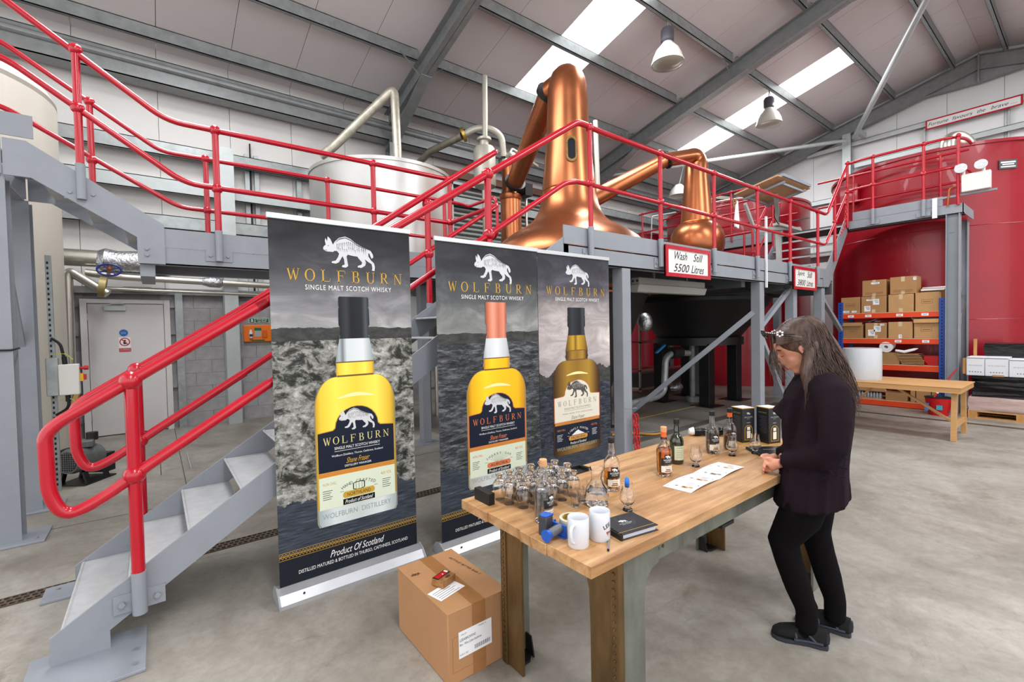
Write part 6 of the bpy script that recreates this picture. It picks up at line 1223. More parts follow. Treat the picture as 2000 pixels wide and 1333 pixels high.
b = MB(); b.box((1.18, .99, TZ-.122), (3.0, 1.0, TZ-.038)); b.box((1.18, 1.64, TZ-.122), (3.0, 1.65, TZ-.038)); b.box((1.25, 1.0, TZ-.135), (1.26, 1.64, TZ-.038)); b.box((2.92, 1.0, TZ-.135), (2.93, 1.64, TZ-.038)); b.build('apron', IRONT, tb, smooth=False)
b = MB(); b.box((1.9, 1.0, TZ-.15), (2.0, 1.64, TZ-.135)); b.build('under_strap', DKSTEEL, tb, smooth=False)
riv = MB()
def tleg(x, y, sx, sy, nm):
    """L section riveted leg: one web along X with a curved gusset, one along Y"""
    t_ = .012; yo = y; top = TZ-.04
    pr_ = [(x, 0), (x+sx*.125, 0), (x+sx*.125, .53), (x+sx*.128, .575), (x+sx*.14, .61), (x+sx*.165, .635), (x+sx*.21, .648), (x+sx*.21, top), (x, top)]
    q = MB(); q.prism([(a, yo, c) for a, c in pr_], (0, sy*t_, 0)); q.build('leg_web', IRONT, tb, smooth=False)
    pr2 = [(0, 0), (.13, 0), (.13, .48), (.134, .57), (.148, .63), (.17, .66), (.17, top), (0, top)]
    q = MB(); q.prism([(x-sx*.001, yo+sy*a, c) for a, c in pr2], (-sx*t_, 0, 0)); q.build('leg_flange', IRONB, tb, smooth=False)
    q = MB(); q.box((x-sx*.022, yo-sy*.006, 0), (x+sx*.008, yo+sy*.03, top-.001)); q.build('leg_angle', IRONB, tb, smooth=False, bevel=.003)
    for i in range(26):
        z = .03+i*.027; riv.ball((x-sx*.023, yo+sy*.014, z), .0065, 6)
    q = MB(); q.prism([(x+sx*.01, yo+sy*.012, 0), (x+sx*.1, yo+sy*.012, 0), (x+sx*.1, yo+sy*.05, 0), (x+sx*.07, yo+sy*.08, 0), (x+sx*.01, yo+sy*.08, 0)], (0, 0, .012)); q.prism([(x+sx*.1, yo+sy*.012, 0), (x+sx*.1, yo+sy*.07, 0), (x+sx*.1, yo+sy*.05, .09), (x+sx*.1, yo+sy*.012, .09)], (sx*.006, 0, 0)); q.build('foot_bracket', DKSTEEL, tb, smooth=False)
tleg(1.20, .98, 1, 1, 'a'); tleg(1.215, 1.65, 1, -1, 'b'); tleg(2.97, .98, -1, 1, 'c'); tleg(2.93, 1.66, -1, -1, 'd')
riv.build('leg_rivets', IRONB, tb, kind='stuff')
q = MB()
for x in (1.42, 1.45, 2.25, 2.28): q.ball((x, .989, TZ-.08), .006, 8)
q.build('apron_rivet', IRONB, tb, kind='stuff')
# ---------------------------------------------------------------- bottles and glasses
def liquid(name, col): return mat(name, col, .02, trans=1, ior=1.34)
WHIS = liquid('whisky_amber', '#f0a738'); WHISP = liquid('whisky_pale', '#f2dfa6'); WHISO = liquid('whisky_orange', '#e88a1c'); DKG = mat('dark_green_glass', '#1c1f0d', .05, coat=.6, spec=.8)
LBK = mat('label_black', '#1f1a1b', .5); LCR = mat('label_cream', '#e2dccb', .55); CORK = mat('cork_stopper', '#cf9a6a', .7, var=.1, vs=40); CAPK = mat('cap_black', '#17181b', .4); CAPO = mat('capsule_orange', '#d9642a', .4)
def arcpatch(mb, c, r, a0, a1, z0, z1, n=12):
    for i in range(n):
        a, b2 = a0+(a1-a0)*i/n, a0+(a1-a0)*(i+1)/n
        mb.add([(c[0]+r*cos(a), c[1]+r*sin(a), z0), (c[0]+r*cos(b2), c[1]+r*sin(b2), z0), (c[0]+r*cos(b2), c[1]+r*sin(b2), z1), (c[0]+r*cos(a), c[1]+r*sin(a), z1)], [(0, 1, 2, 3)])
def wrap_text(mb, s, c, r, a, z, width, h):
    """lettering bent round a bottle; a = direction the label faces"""
    q = MB(); text(q, s, I4, width=width, height=h)
    for i, (x, y, _) in enumerate(q.v): q.v[i] = (c[0]+r*cos(a+x/r), c[1]+r*sin(a+x/r), z+y)
    n = len(mb.v); mb.v += q.v; mb.f += [tuple(k+n for k in f) for f in q.f]
def bottle(label, x, y, h, glass, liq=None, lvl=.5, cap=CAPK, capsule=None, face=None, lab=True, dark=False, top_label=True, wolfy=True):
    t = thing('whisky_bottle', label, 'bottle', (x, y, TZ), 'whisky bottles on the tasting table'); s = h/.24; R = .036*s
    face = atan2(-y, -x) if face is None else face; c = (x, y, 0)
    outer = [(0, 0), (R*.9, .001), (R, .008*s), (R, .118*s), (R*.97, .128*s), (R*.82, .142*s), (R*.58, .153*s), (R*.44, .16*s), (R*.41, .166*s), (R*.44, .172*s), (R*.42, .178*s), (R*.34, .205*s), (R*.34, .215*s)]
    if not dark: inner = [(max(r_-.0022, 0), z_+.004*s if i < 3 else z_) for i, (r_, z_) in enumerate(outer)]; inner[0] = (0, .012*s); inner[1] = (R*.8, .012*s); prof = outer+list(reversed(inner))
    else: prof = outer+[(0, .215*s)]
    MB().lathe(prof, (x, y, TZ), 40).build('glass', glass, t, ang=50)
    if liq:
        zl = lvl*.13*s+.012*s; lp = [(0, .0125*s), (R*.8, .0125*s)]+[(r_-.0024, z_) for r_, z_ in outer[3:] if z_ < zl]; lp.insert(2, (R-.0024, .02*s)); lp.append((min(R-.0024, (lp[-1][0] if zl > .118*s else R-.0024)), zl)); lp.append((0, zl)); MB().lathe(lp, (x, y, TZ), 32).build('whisky', liq, t, ang=50)
    MB().lathe([(0, .214*s), (R*.40, .214*s), (R*.42, .216*s), (R*.42, h-.002), (R*.38, h), (0, h)], (x, y, TZ), 24).build('stopper', cap, t)
    if capsule: MB().lathe([(R*.40, .178*s), (R*.37, .205*s), (R*.41, .214*s), (R*.41, .222*s)], (x, y, TZ), 24).build('neck_capsule', capsule, t)
    if lab:
        r_ = R+.0004
        if top_label is True:
            b = MB(); arcpatch(b, c, r_, face-.95, face+.95, TZ+.06*s, TZ+.092*s); arcpatch(b, c, r_, face-.5, face+.5, TZ+.092*s, TZ+.11*s, 8); b.build('upper_label', LBK, t)
            b = MB(); arcpatch(b, c, r_, face-.95, face+.95, TZ+.022*s, TZ+.054*s); b.build('lower_label', LCR, t)
            b = MB(); wrap_text(b, 'WOLFBURN', c, r_+.0004, face, TZ+.082*s, R*1.3, .0085*s); q = MB(); wolf(q, I4, R*.8)
            for i, (xx, yy, _) in enumerate(q.v): q.v[i] = (x+(r_+.0004)*cos(face+xx/r_), y+(r_+.0004)*sin(face+xx/r_), TZ+.097*s+yy)
            n_ = len(b.v); b.v += q.v; b.f += [tuple(k+n_ for k in f) for f in q.f]; wrap_text(b, 'SINGLE MALT', c, r_+.0004, face, TZ+.073*s, R*.9, .004*s); b.build('label_lettering', P_WHITE, t, smooth=False)
            b = MB(); wrap_text(b, 'HAND CRAFTED', c, r_+.0004, face, TZ+.046*s, R*.9, .004*s); arcpatch(b, c, r_+.0004, face-.35, face+.35, TZ+.034*s, TZ+.039*s, 6); arcpatch(b, c, r_+.0004, face-.45, face+.45, TZ+.026*s, TZ+.031*s, 6); b.build('label_print', mat('label_brown_ink', '#7a4c28', .5), t, smooth=False)
        else:
            b = MB(); arcpatch(b, c, r_, face-.8, face+.8, TZ+.025*s, TZ+.10*s); b.build('label', mat('label_pale_green', '#c3c6a8', .55), t)
            b = MB(); [wrap_text(b, 'WOLFBURN', c, r_+.0004, face, TZ+.09*s, R*.9, .006*s)]+[arcpatch(b, c, r_+.0004, face-.5, face+.5-.1*(i % 3), TZ+(.075-.009*i)*s, TZ+(.0765-.009*i)*s, 6) for i in range(5)]; b.build('label_print', P_GREY, t, smooth=False)
    return t
bottle('clear corked bottle, nearly empty, in front of the upturned glasses', 1.141, 1.295, .236, GLASS, cap=CORK, face=radians(-75))
bottle('half full amber whisky bottle with black stopper, nearest the middle banner', 1.60, 1.352, .236, GLASS, WHIS, .62, face=radians(-115))
bottle('amber whisky bottle with orange neck capsule beside the dark green bottle', 1.945, 1.315, .238, GLASS, WHISO, .92, cap=CORK, capsule=CAPO, face=radians(-112))
bottle('dark green glass bottle with pale label and black stopper', 2.164, 1.385, .236, DKG, dark=True, top_label=False, face=radians(-120))
bottle('clear bottle with little pale whisky and dark label behind the printed sheet', 2.488, 1.365, .239, GLASS, WHISP, .45, face=radians(-118))
bottle('whisky bottle with orange capsule, black top, standing next to the black gift boxes', 2.64, 1.34, .24, GLASS, WHISO, .55, capsule=CAPO, face=radians(-118))
GP = [(0, 0), (.019, 0), (.0195, .003), (.017, .008), (.012, .016), (.0125, .02), (.020, .027), (.0285, .04), (.031, .052), (.0285, .068), (.0235, .085), (.021, .1), (.0215, .11)]
GIN = [(.0205, .11), (.020, .1), (.0222, .085), (.0272, .068), (.0296, .052), (.027, .04), (.018, .029), (.0, .0245)]
def mkglass():
    b = MB(); b.lathe(GP+GIN, (0, 0, 0), 28); return b
gproto = None
def nosing(label, x, y, z=TZ, up=True, group=None, s=1.0):
    global gproto
    if gproto is None: gproto = mkglass().build('nosing_glass', GLASS, None, ang=60); o = gproto
    else: o = gproto.copy(); COL.objects.link(o)
    o.location = (x, y, z if up else z+.11*s); o.rotation_euler = (0 if up else pi, 0, random.uniform(0, 6)); o.scale = (s,)*3
    for k_ in ('label', 'category', 'group'):
        if k_ in o: del o[k_]
    return tag(o, label, 'glass', group)
nosing('empty nosing glass standing right of the dark green bottle', 2.182, 1.287); nosing('empty nosing glass between the clear bottle and the next orange capsule bottle', 2.510, 1.262); nosing('empty nosing glass in front of the left black gift box', 2.645, 1.20)
bg_ = nosing('nosing glass with a blue rubber bulb pipette standing in it', 1.46, 1.155)
pp = thing('pipette', 'glass pipette with bright blue rubber bulb standing in a nosing glass', 'pipette', (1.46, 1.155, TZ+.027)); MB().cyl((1.458, 1.152, TZ+.027), (1.462, 1.158, TZ+.095), .0025, seg=8).build('tube', GLASS, pp); MB().lathe([(0, 0), (.009, 0), (.0095, .02), (.008, .032), (.004, .038), (0, .038)], (1.462, 1.158, TZ+.092), 16).build('bulb', mat('blue_rubber', '#1273d6', .4), pp)
# tray and upturned glasses
tr = thing('bar_tray', 'small black tray edge behind the rows of upturned glasses', 'tray', (1.58, 1.63, TZ))
MB().box((1.44, 1.60, TZ), (1.72, 1.67, TZ+.004)).build('base', RUBBER, tr, smooth=False)
b = MB(); b.box((1.44, 1.655, TZ+.004), (1.72, 1.67, TZ+.02)); b.box((1.705, 1.60, TZ+.004), (1.72, 1.654, TZ+.02)); b.build('rim', RUBBER, tr, smooth=False)
cb_ = thing('card_box', 'small black open box at the left corner of the glass tray', 'box', (1.09, 1.60, TZ)); MB().box((1.065, 1.55, TZ), (1.095, 1.66, TZ+.05)).build('body', BLACK, cb_, bevel=.002)
gl = [(1.147, 1.585), (1.205, 1.59), (1.267, 1.598), (1.334, 1.598), (1.399, 1.545), (1.405, 1.475), (1.41, 1.405), (1.145, 1.518), (1.208, 1.524), (1.272, 1.53), (1.335, 1.53), (1.165, 1.45), (1.232, 1.452), (1.300, 1.462), (1.275, 1.392), (1.342, 1.405), (1.205, 1.385), (1.40, 1.60), (1.46, 1.575), (1.468, 1.50)]
rows_ = (('back row', [g for g in gl if g[1] > 1.57]), ('second row', [g for g in gl if 1.485 < g[1] <= 1.57]), ('third row', [g for g in gl if 1.425 < g[1] <= 1.485]), ('front row', [g for g in gl if g[1] <= 1.425]))
for nm_, x, y in [(rn, *g) for rn, gg in rows_ for g in sorted(gg)]:
    k_ = sorted([g for rn, gg in rows_ if rn == nm_ for g in gg]).index((x, y))
    nosing('upturned clear nosing glass, %s, %s from the black card box' % (nm_, ('first', 'second', 'third', 'fourth', 'fifth', 'sixth', 'seventh')[k_]), x, y, TZ, False, 'upturned nosing glasses on the table')
tp = None
for x, y in ((1.33, 1.315), (1.385, 1.33), (1.44, 1.35), (1.50, 1.385)):
    if tp is None: tp = MB().lathe([(0, 0), (.014, 0), (.017, .02), (.021, .05), (.0195, .05), (.0155, .02), (.012, .006), (0, .006)], (0, 0, 0), 22).build('small_tumbler', GLASS); o = tp
    else: o = tp.copy(); COL.objects.link(o)
    o.location = (x, y, TZ+.0005); tag(o, 'tiny clear tasting tumbler, %s from the corked bottle' % {1.33: 'first', 1.385: 'second', 1.44: 'third', 1.50: 'fourth'}[x], 'glass', 'tiny tumblers beside the carafe')
ca = thing('water_carafe', 'clear glass water carafe with flared lip behind the mugs', 'carafe', (1.41, 1.27, TZ))
MB().lathe([(0, 0), (.04, 0), (.047, .01), (.049, .04), (.043, .075), (.028, .095), (.021, .11), (.024, .13), (.033, .152), (.0315, .152), (.0225, .13), (.0195, .11), (.0265, .094), (.0412, .074), (.047, .04), (.045, .012), (0, .01)], (1.41, 1.27, TZ), 36).build('glass', GLASS, ca, ang=60)
MB().lathe([(0, .0105), (.0448, .0125), (.0468, .04), (.0445, .058), (0, .058)], (1.41, 1.27, TZ), 32).build('water', liquid('water', '#ffffff'), ca)
# mugs
MUG = mat('white_glazed_mug', '#cdd0d6', .18, coat=.4)
def mug(label, x, y, ha, hh, r=.036, h=.098):
    t = thing('mug', label, 'mug', (x, y, TZ)); MB().lathe([(0, 0), (r*.93, 0), (r, .005), (r, h-.003), (r-.0015, h), (r-.004, h-.003), (r-.004, .01), (0, .008)], (x, y, TZ), 40).build('body', MUG, t, ang=50)
    if hh:
        d_ = Vector((cos(ha), sin(ha), 0)); c_ = Vector((x, y, TZ)); pts = [c_+d_*(r-.003)+Vector((0, 0, h*.80)), c_+d_*(r+.018)+Vector((0, 0, h*.82)), c_+d_*(r+.024)+Vector((0, 0, h*.55)), c_+d_*(r+.016)+Vector((0, 0, h*.3)), c_+d_*(r-.003)+Vector((0, 0, h*.2))]
        b = MB(); b.tube(bend(pts, .015, 4), .0055, 10); b.build('handle', MUG, t)
    return t
mug('plain white mug with its handle to the front left', 1.098, 1.075, radians(200), True)
m2 = mug('white mug with dark printed lettering standing right behind the plain mug', 1.19, 1.062, radians(80), False, .036, .1)
fa = atan2(-1.062, -1.19)+.75; b = MB(); q = MB(); text(q, 'LEE', T(0, 0) @ Matrix.Rotation(.35, 4, 'Z'), width=.03, height=.014, bold=.02)
for i, (xx, yy, _) in enumerate(q.v): a = fa+xx/.0364; q.v[i] = (1.19+.0364*cos(a), 1.062+.0364*sin(a), TZ+.056+yy)
q.build('lettering', INK, m2, smooth=False); q = MB(); arcpatch(q, (1.19, 1.062, 0), .0364, fa-.1, fa+.5, TZ+.030, TZ+.036, 6); q.poly([(1.19+.0364*cos(fa-.1), 1.062+.0364*sin(fa-.1), TZ+.036), (1.19+.0364*cos(fa+.15), 1.062+.0364*sin(fa+.15), TZ+.036), (1.19+.0364*cos(fa+.1), 1.062+.0364*sin(fa+.1), TZ+.02)]); q.build('emblem', mat('mug_rust', '#8f4a33', .5), m2, smooth=False)
pn = thing('pen', 'clear plastic ballpoint pen lying beside the mugs', 'pen', (1.155, 1.03, TZ)); pa0, pa1 = Vector((1.20, 1.03, TZ+.004)), Vector((1.143, .985, TZ+.004)); MB().cyl(pa0, pa1, .0035, seg=10).build('barrel', mat('clear_plastic', '#cfcfd0', .1, trans=.7), pn); MB().cyl(pa1, pa1+(pa1-pa0)*.06, .004, seg=10).build('tip', BLACK, pn)
# tape dispenser and tape roll
td = thing('tape_dispenser', 'blue hand tape dispenser with grey grip lying by the table corner', 'tape dispenser', (1.07, 1.16, TZ)); Rr = Matrix.Translation((1.150, 1.166, TZ)) @ Matrix.Rotation(radians(-174), 4, 'Z')
def loc(mb): mb.M = Rr; return mb
b = loc(MB()); b.box((.006, -.065, .0), (.062, .026, .004)); b.box((.05, -.065, .004), (.056, .026, .045)); b.box((.006, -.065, .004), (.05, -.06, .03)); b.build('frame', BLUEP, td, bevel=.0015)
b = loc(MB()); b.tube([(.05, 0, .03), (.075, 0, .03), (.10, 0, .028), (.115, 0, .026)], [.015, .0165, .0155, .0155], 16); b.build('grip', mat('grip_grey', '#5f6066', .4), td)
b = loc(MB()); b.tube([(.112, 0, .026), (.12, 0, .026), (.13, 0, .026)], [.017, .019, .021], 18); b.build('grip_cap', BLUEP, td)
b = loc(MB()); b.prism([(.058, -.03, .0), (.058, -.068, 0), (.058, -.068, .066), (.058, -.028, .07)], (.036, 0, 0)); b.build('tape_cover', mat('smoke_plastic', '#3d3e43', .2), td, bevel=.004)
b = loc(MB()); b.prism([(.057, -.027, .070), (.095, -.027, .070), (.097, -.05, .068), (.085, -.069, .066), (.057, -.069, .066)], (0, 0, .006)); b.build('cover_top', BLUEP, td, bevel=.002)
trl = thing('tape_roll', 'roll of clear packing tape with printed core behind the plain mug', 'tape roll', (1.185, 1.155, TZ)); MB().lathe([(.036, 0), (.046, 0), (.046, .05), (.036, .05), (.036, 0)], (1.16, 1.165, TZ), 40).build('tape', mat('clear_tape_roll', '#dcdcc0', .2, trans=.2), trl)
MB().lathe([(.033, 0), (.036, 0), (.036, .0505), (.033, .0505), (.033, 0)], (1.16, 1.165, TZ), 40).build('core', mat('printed_core', '#9c7f3a', .5, var=.6, vs=28), trl)
# black binder
bi = thing('menu_binder', 'small black ring binder with white wolf emblem lying on the table', 'binder', (1.33, 1.08, TZ)); Mb = Matrix.Translation((1.325, 1.052, TZ)) @ Matrix.Rotation(radians(-10), 4, 'Z')
def lb(): q = MB(); q.M = Mb; return q
BND = mat('binder_black', '#1a1b20', .3)
lb().box((-.085, -.068, 0), (.085, .068, .002)).build('back_cover', BND, bi, smooth=False); lb().box((-.078, -.06, .002), (.078, .062, .018)).build('pages', mat('page_edges', '#c9cdd8', .5, var=.15, vs=60, stretch=(.05, .05, 14)), bi, smooth=False); lb().box((-.085, -.068, .018), (.085, .068, .0205)).build('front_cover', BND, bi, smooth=False, bevel=.001); lb().box((-.087, -.069, 0), (-.079, .069, .0205)).build('spine', BND, bi, smooth=False)
q = lb(); wolf(q, T(-.005, .018, .0207), .032); text(q, 'WOLFBURN', T(-.005, .002, .0207), width=.055, height=.005, space=1.6); text(q, 'SINGLE MALT SCOTCH WHISKY', T(-.005, -.006, .0207), width=.04, height=.003); q.build('cover_emblem', P_WHITE, bi, smooth=False); q = lb(); q.box((-.083, -.052, .0206), (.083, -.0505, .0208)); q.build('gold_line', P_GOLD, bi, smooth=False)
bi2 = thing('menu_binder', 'black folder lying flat by the hands of the woman', 'binder', (2.75, 1.17, TZ)); q = MB(); q.M = Matrix.Translation((2.74, 1.15, TZ)) @ Matrix.Rotation(radians(-38), 4, 'Z'); q.box((-.11, -.08, 0), (.11, .08, .014)); q.build('cover', BND, bi2, bevel=.003); q = MB(); q.M = Matrix.Translation((2.74, 1.15, TZ)) @ Matrix.Rotation(radians(-38), 4, 'Z'); text(q, 'WOLFBURN', T(0, .01, .0145), width=.09, height=.008, space=1.5); q.build('lettering', P_WHITE, bi2, smooth=False)
# printed tasting sheet
ls = thing('tasting_sheet', 'folded white printed tasting sheet lying in the middle of the table', 'leaflet', (2.07, 1.17, TZ)); A, B, C, D = Vector((1.80, 1.225, TZ)), Vector((1.815, 1.095, TZ)), Vector((2.352, 1.118, TZ)), Vector((2.337, 1.248, TZ))
b = MB(); n_ = 24; rows = []
def sp_(u_, v_, o=0): return A.lerp(D, u_).lerp(B.lerp(C, u_), v_)+Vector((0, 0, .0012+.007*abs(sin(u_*2*pi))*1.0+o))
b.add([sp_(i/n_, j_/4) for i in range(n_+1) for j_ in range(5)], [(i*5+j_, i*5+j_+1, i*5+j_+6, i*5+j_+5) for i in range(n_) for j_ in range(4)]); b.build('sheet', WHITEP, ls)
def onsheet(mb, u0, u1, v0, v1, k_=4):
    mb.add([sp_(u0+(u1-u0)*i/k_, v_, .0006) for i in range(k_+1) for v_ in (v0, v1)], [(2*i, 2*i+1, 2*i+3, 2*i+2) for i in range(k_)])
for p_ in range(4):
    u0 = p_*.25; nm = ['#b98a3e', '#c98b4a', '#8a7a6a', '#c9a24e'][p_]
    q = MB(); onsheet(q, u0+.06, u0+.10, .5, .72); onsheet(q, u0+.08, u0+.11, .72, .86); q.build('printed_bottle', mat('sheet_print_%d' % p_, nm, .5), ls, smooth=False)
    q = MB(); onsheet(q, u0+.07, u0+.09, .54, .64); onsheet(q, u0+.16, u0+.175, .88, .93); onsheet(q, u0+.07, u0+.085, .28, .38); q.build('printed_block', mat('sheet_ink', '#3a3238', .5), ls, smooth=False)
    q = MB()
    for r_ in range(4): onsheet(q, u0+.13+.022*r_, u0+.137+.022*r_, .5, .8-.08*(r_ % 2))
    onsheet(q, u0+.03, u0+.04, .06, .16); q.build('text_lines', mat('sheet_grey', '#9a9ca4', .5), ls, smooth=False)
# gift boxes
def gift(label, x, y, rz, h):
    t = thing('gift_box', label, 'box', (x, y, TZ), None); M_ = Matrix.Translation((x, y, TZ)) @ Matrix.Rotation(rz, 4, 'Z'); w_ = .045
    def g(): q = MB(); q.M = M_; return q
    GB = mat('gift_box_black', '#17181d', .4); q = g(); q.box((-w_, -w_, 0), (w_, w_, h)); q.build('body', GB, t, smooth=False)
    q = g()
    for a in ((-w_, -w_), (w_, -w_), (w_, w_), (-w_, w_)): q.box((a[0]-.0012, a[1]-.0012, h-.004), (a[0]+.0012, a[1]+.0012, h+.0005))
    for s_ in (-1, 1): q.box((-w_, s_*w_-.001, h-.004), (w_, s_*w_+.001, h+.0005)); q.box((s_*w_-.001, -w_, h-.004), (s_*w_+.001, w_, h+.0005)); q.box((-w_-.0005, s_*(w_+.0005), 0), (w_+.0005, s_*(w_-.0005), .004)); q.box((s_*(w_+.0005), -w_, 0), (s_*(w_-.0005), w_, .004))
    q.build('gold_edge', P_GOLD, t, smooth=False); q = g(); q.box((-w_+.002, -w_+.002, h), (w_-.002, w_-.002, h+.0008)); q.build('top_panel', mat('silver_top', '#c9ccd2', .4), t, smooth=False)
    F_ = frame((0, -w_-.0008, 0), (1, 0, 0), (0, 0, 1))
    q = g(); wolf(q, F_ @ T(0, h*.84), .026); text(q, 'WOLFBURN', F_ @ T(0, h*.74), width=.06, height=.007, space=1.4); text(q, 'SINGLE MALT', F_ @ T(0, h*.69), width=.02, height=.003); text(q, 'MORVEN', F_ @ T(0, h*.58), width=.025, height=.006); q.build('front_lettering', P_SILV, t, smooth=False)
    def archp(hw, z0, z1, off): return [(-hw, -w_-off, z0), (hw, -w_-off, z0)]+[(hw*cos(pi*i/10), -w_-off, z1+hw*sin(pi*i/10)) for i in range(11)]
    q = g(); q.poly(archp(.029, .018, h*.38, .0008)); q.build('window_border', P_GOLD, t, smooth=False); q = g(); q.poly(archp(.026, .021, h*.38, .0012)); q.build('window', mat('window_dark', '#2b2a24', .2), t, smooth=False)
    q = g(); q.box((-.013, -w_-.0018, .03), (.013, -w_-.0014, .075)); q.box((-.011, -w_-.0018, .08), (.011, -w_-.0014, .1)); q.build('window_label', LCR, t, smooth=False)
    q = g(); text(q, 'LIGHTLY PEATED', frame((-w_-.0008, 0, h*.85), (0, -1, 0), (0, 0, 1)), width=.06, height=.007)
    q.build('side_title', mat('print_olive', '#8a8a3c', .5), t, smooth=False); q = g()
    for i in range(12): q.box((-w_-.001, -.03, h*.74-i*.009), (-w_-.0005, .03-.01*(i % 3), h*.74-i*.009+.002))
    q.build('side_print', mat('side_print_grey', '#4d4e52', .5), t, smooth=False)
gift('black gift box with gold edging and arched bottle window, left of the pair', 2.872, 1.375, radians(-22), .215)
gift('second black gift box, partly behind the coat of the woman', 2.955, 1.26, radians(-20), .222)
bgk = thing('black_bag', 'shiny black rolled plastic bag with white end at the back of the table', 'bag', (2.85, 1.62, TZ)); b = MB(); p0, p1 = Vector((2.78, 1.66, TZ+.03)), Vector((2.97, 1.48, TZ+.03)); rnd = random.Random(4); b.tube([p0.lerp(p1, i/8)+Vector((0, 0, rnd.uniform(-.003, .003))) for i in range(9)], [.026, .028, .024, .03, .025, .029, .024, .027, .02], 14); b.build('bag', mat('shiny_black_film', '#0d0c0e', .15, bump=1, bs=30), bgk); MB().tube([p0-(p1-p0)*.09, p0+(p1-p0)*.02], [.018, .028], 14).build('white_end', WHITEP, bgk)
# ================================================================== box on the floor
bx = thing('shipping_carton', 'big taped cardboard box on the floor in the foreground', 'box', (1.08, 1.92, 0)); x0, x1, y0, y1, hh = .925, 1.235, 1.67, 2.17, .31
SC_C = mat('shipping_cardboard', '#ab7f57', .75, var=.06, vs=5, stretch=(1, 1, .3)); MB().box((x0, y0, 0), (x1, y1, hh-.003)).build('body', SC_C, bx, bevel=.004)
xm = (x0+x1)/2; MB().box((x0-.001, y0-.001, hh-.003), (xm-.001, y1, hh)).build('top_flap', SC_C, bx, smooth=False); MB().box((xm+.001, y0-.001, hh-.003), (x1+.001, y1, hh)).build('top_flap', SC_C, bx, smooth=False)
b = MB(); b.box((xm-.034, y0-.0015, hh), (xm+.034, y1+.001, hh+.0006)); b.box((xm-.034, y0-.0016, hh-.11), (xm+.034, y0-.001, hh+.0006)); b.box((xm-.034, y0-.0006, .0), (xm+.034, y0, .1)); b.build('parcel_tape', TAPE, bx, smooth=False)
b = MB(); b.box((x0+.02, y0-.0008, .05), (x0+.13, y0-.0004, .051)); b.box((x0+.02, y0-.0008, .2), (x1-.1, y0-.0004, .201)); b.box((x0+.02, y0-.0008, .05), (x0+.0215, y0-.0004, .2)); b.build('printed_frame_line', mat('red_brown_print', '#a6583a', .7), bx, smooth=False)
MB().box((.975, y0-.0022, .10), (1.145, y0-.0014, .215)).build('address_label', WHITEP, bx, smooth=False)
q = MB(); FB = lambda x, z: WY(x, y0-.0028, z)
text(q, 'VALLEY', FB(1.00, .20), width=.03, height=.006); text(q, 'LEEABROWNS', FB(1.02, .178), width=.08, height=.012); text(q, 'Rim - Wine Colon Southrow', FB(1.035, .158), width=.11, height=.011); text(q, 'THURSO 14', FB(1.095, .205), width=.04, height=.006); text(q, 'Pcs Wt 12 - 4KG', FB(1.0, .115), width=.04, height=.007)
for i in range(22): q.box((1.055+i*.0037, y0-.0026, .112), (1.055+i*.0037+(.001 if i % 3 else .0022), y0-.0023, .13))
q.build('label_print', mat('navy_print', '#28304f', .6), bx, smooth=False)
FT = lambda x, y, a: Matrix.Translation((x, y, hh+.0012)) @ Matrix.Rotation(a, 4, 'Z')
q = MB(); text(q, 'BOTTLES BITTER BAR 7', FT(1.195, 1.97, radians(-82)), width=.24, height=.014, shear=.2); text(q, '565', FT(.965, 2.05, radians(-20)), width=.04, height=.02, shear=.3); q.box((.94, 2.045, hh+.0008), (.99, 2.048, hh+.0012)); q.box((.945, 2.055, hh+.0008), (.985, 2.058, hh+.0012)); q.build('marker_writing', mat('marker_ink', '#4a3420', .6), bx, smooth=False)
q = MB(); q.M = Matrix.Translation((1.015, 1.835, hh+.0008)) @ Matrix.Rotation(radians(14), 4, 'Z'); q.box((-.075, -.045, 0), (.075, .045, .0008)); q.build('paper_slip', WHITEP, bx, smooth=False)
q = MB(); q.M = Matrix.Translation((1.015, 1.835, hh+.0018)) @ Matrix.Rotation(radians(14), 4, 'Z')
for i in range(5): q.box((-.065, -.035+i*.014, 0), (.05-.02*(i % 2), -.032+i*.014, .0002))
q.build('slip_print', mat('slip_grey', '#5b5d66', .6), bx, smooth=False)
ck = thing('small_snack_box', 'small red and black snack box lying on top of the cardboard box', 'box', (1.03, 1.89, hh+.0016)); Mk = Matrix.Translation((1.035, 1.895, hh+.0022)) @ Matrix.Rotation(radians(20), 4, 'Z')
def kk(): q = MB(); q.M = Mk; return q
kk().box((-.045, -.034, 0), (.045, .034, .034)).build('body', mat('snack_box_tan', '#8a6136', .5, var=.5, vs=26), ck, bevel=.002); kk().box((-.044, -.004, .034), (.044, .033, .0345)).build('black_top', BLACK, ck, smooth=False); kk().box((-.036, .001, .0346), (.026, .028, .0352)).build('red_panel', REDP, ck, smooth=False)
q = kk(); q.cyl((.006, .012, .0352), (.006, .012, .0355), .004, seg=10); q.box((.029, .006, .0346), (.04, .028, .0352)); q.build('white_print', P_WHITE, ck, smooth=False); q = kk(); q.ball((.005, -.02, .033), .013, 10, (1.3, .8, .25)); q.build('food_picture', mat('food_print', '#4a2b16', .6, var=.5, vs=60), ck)
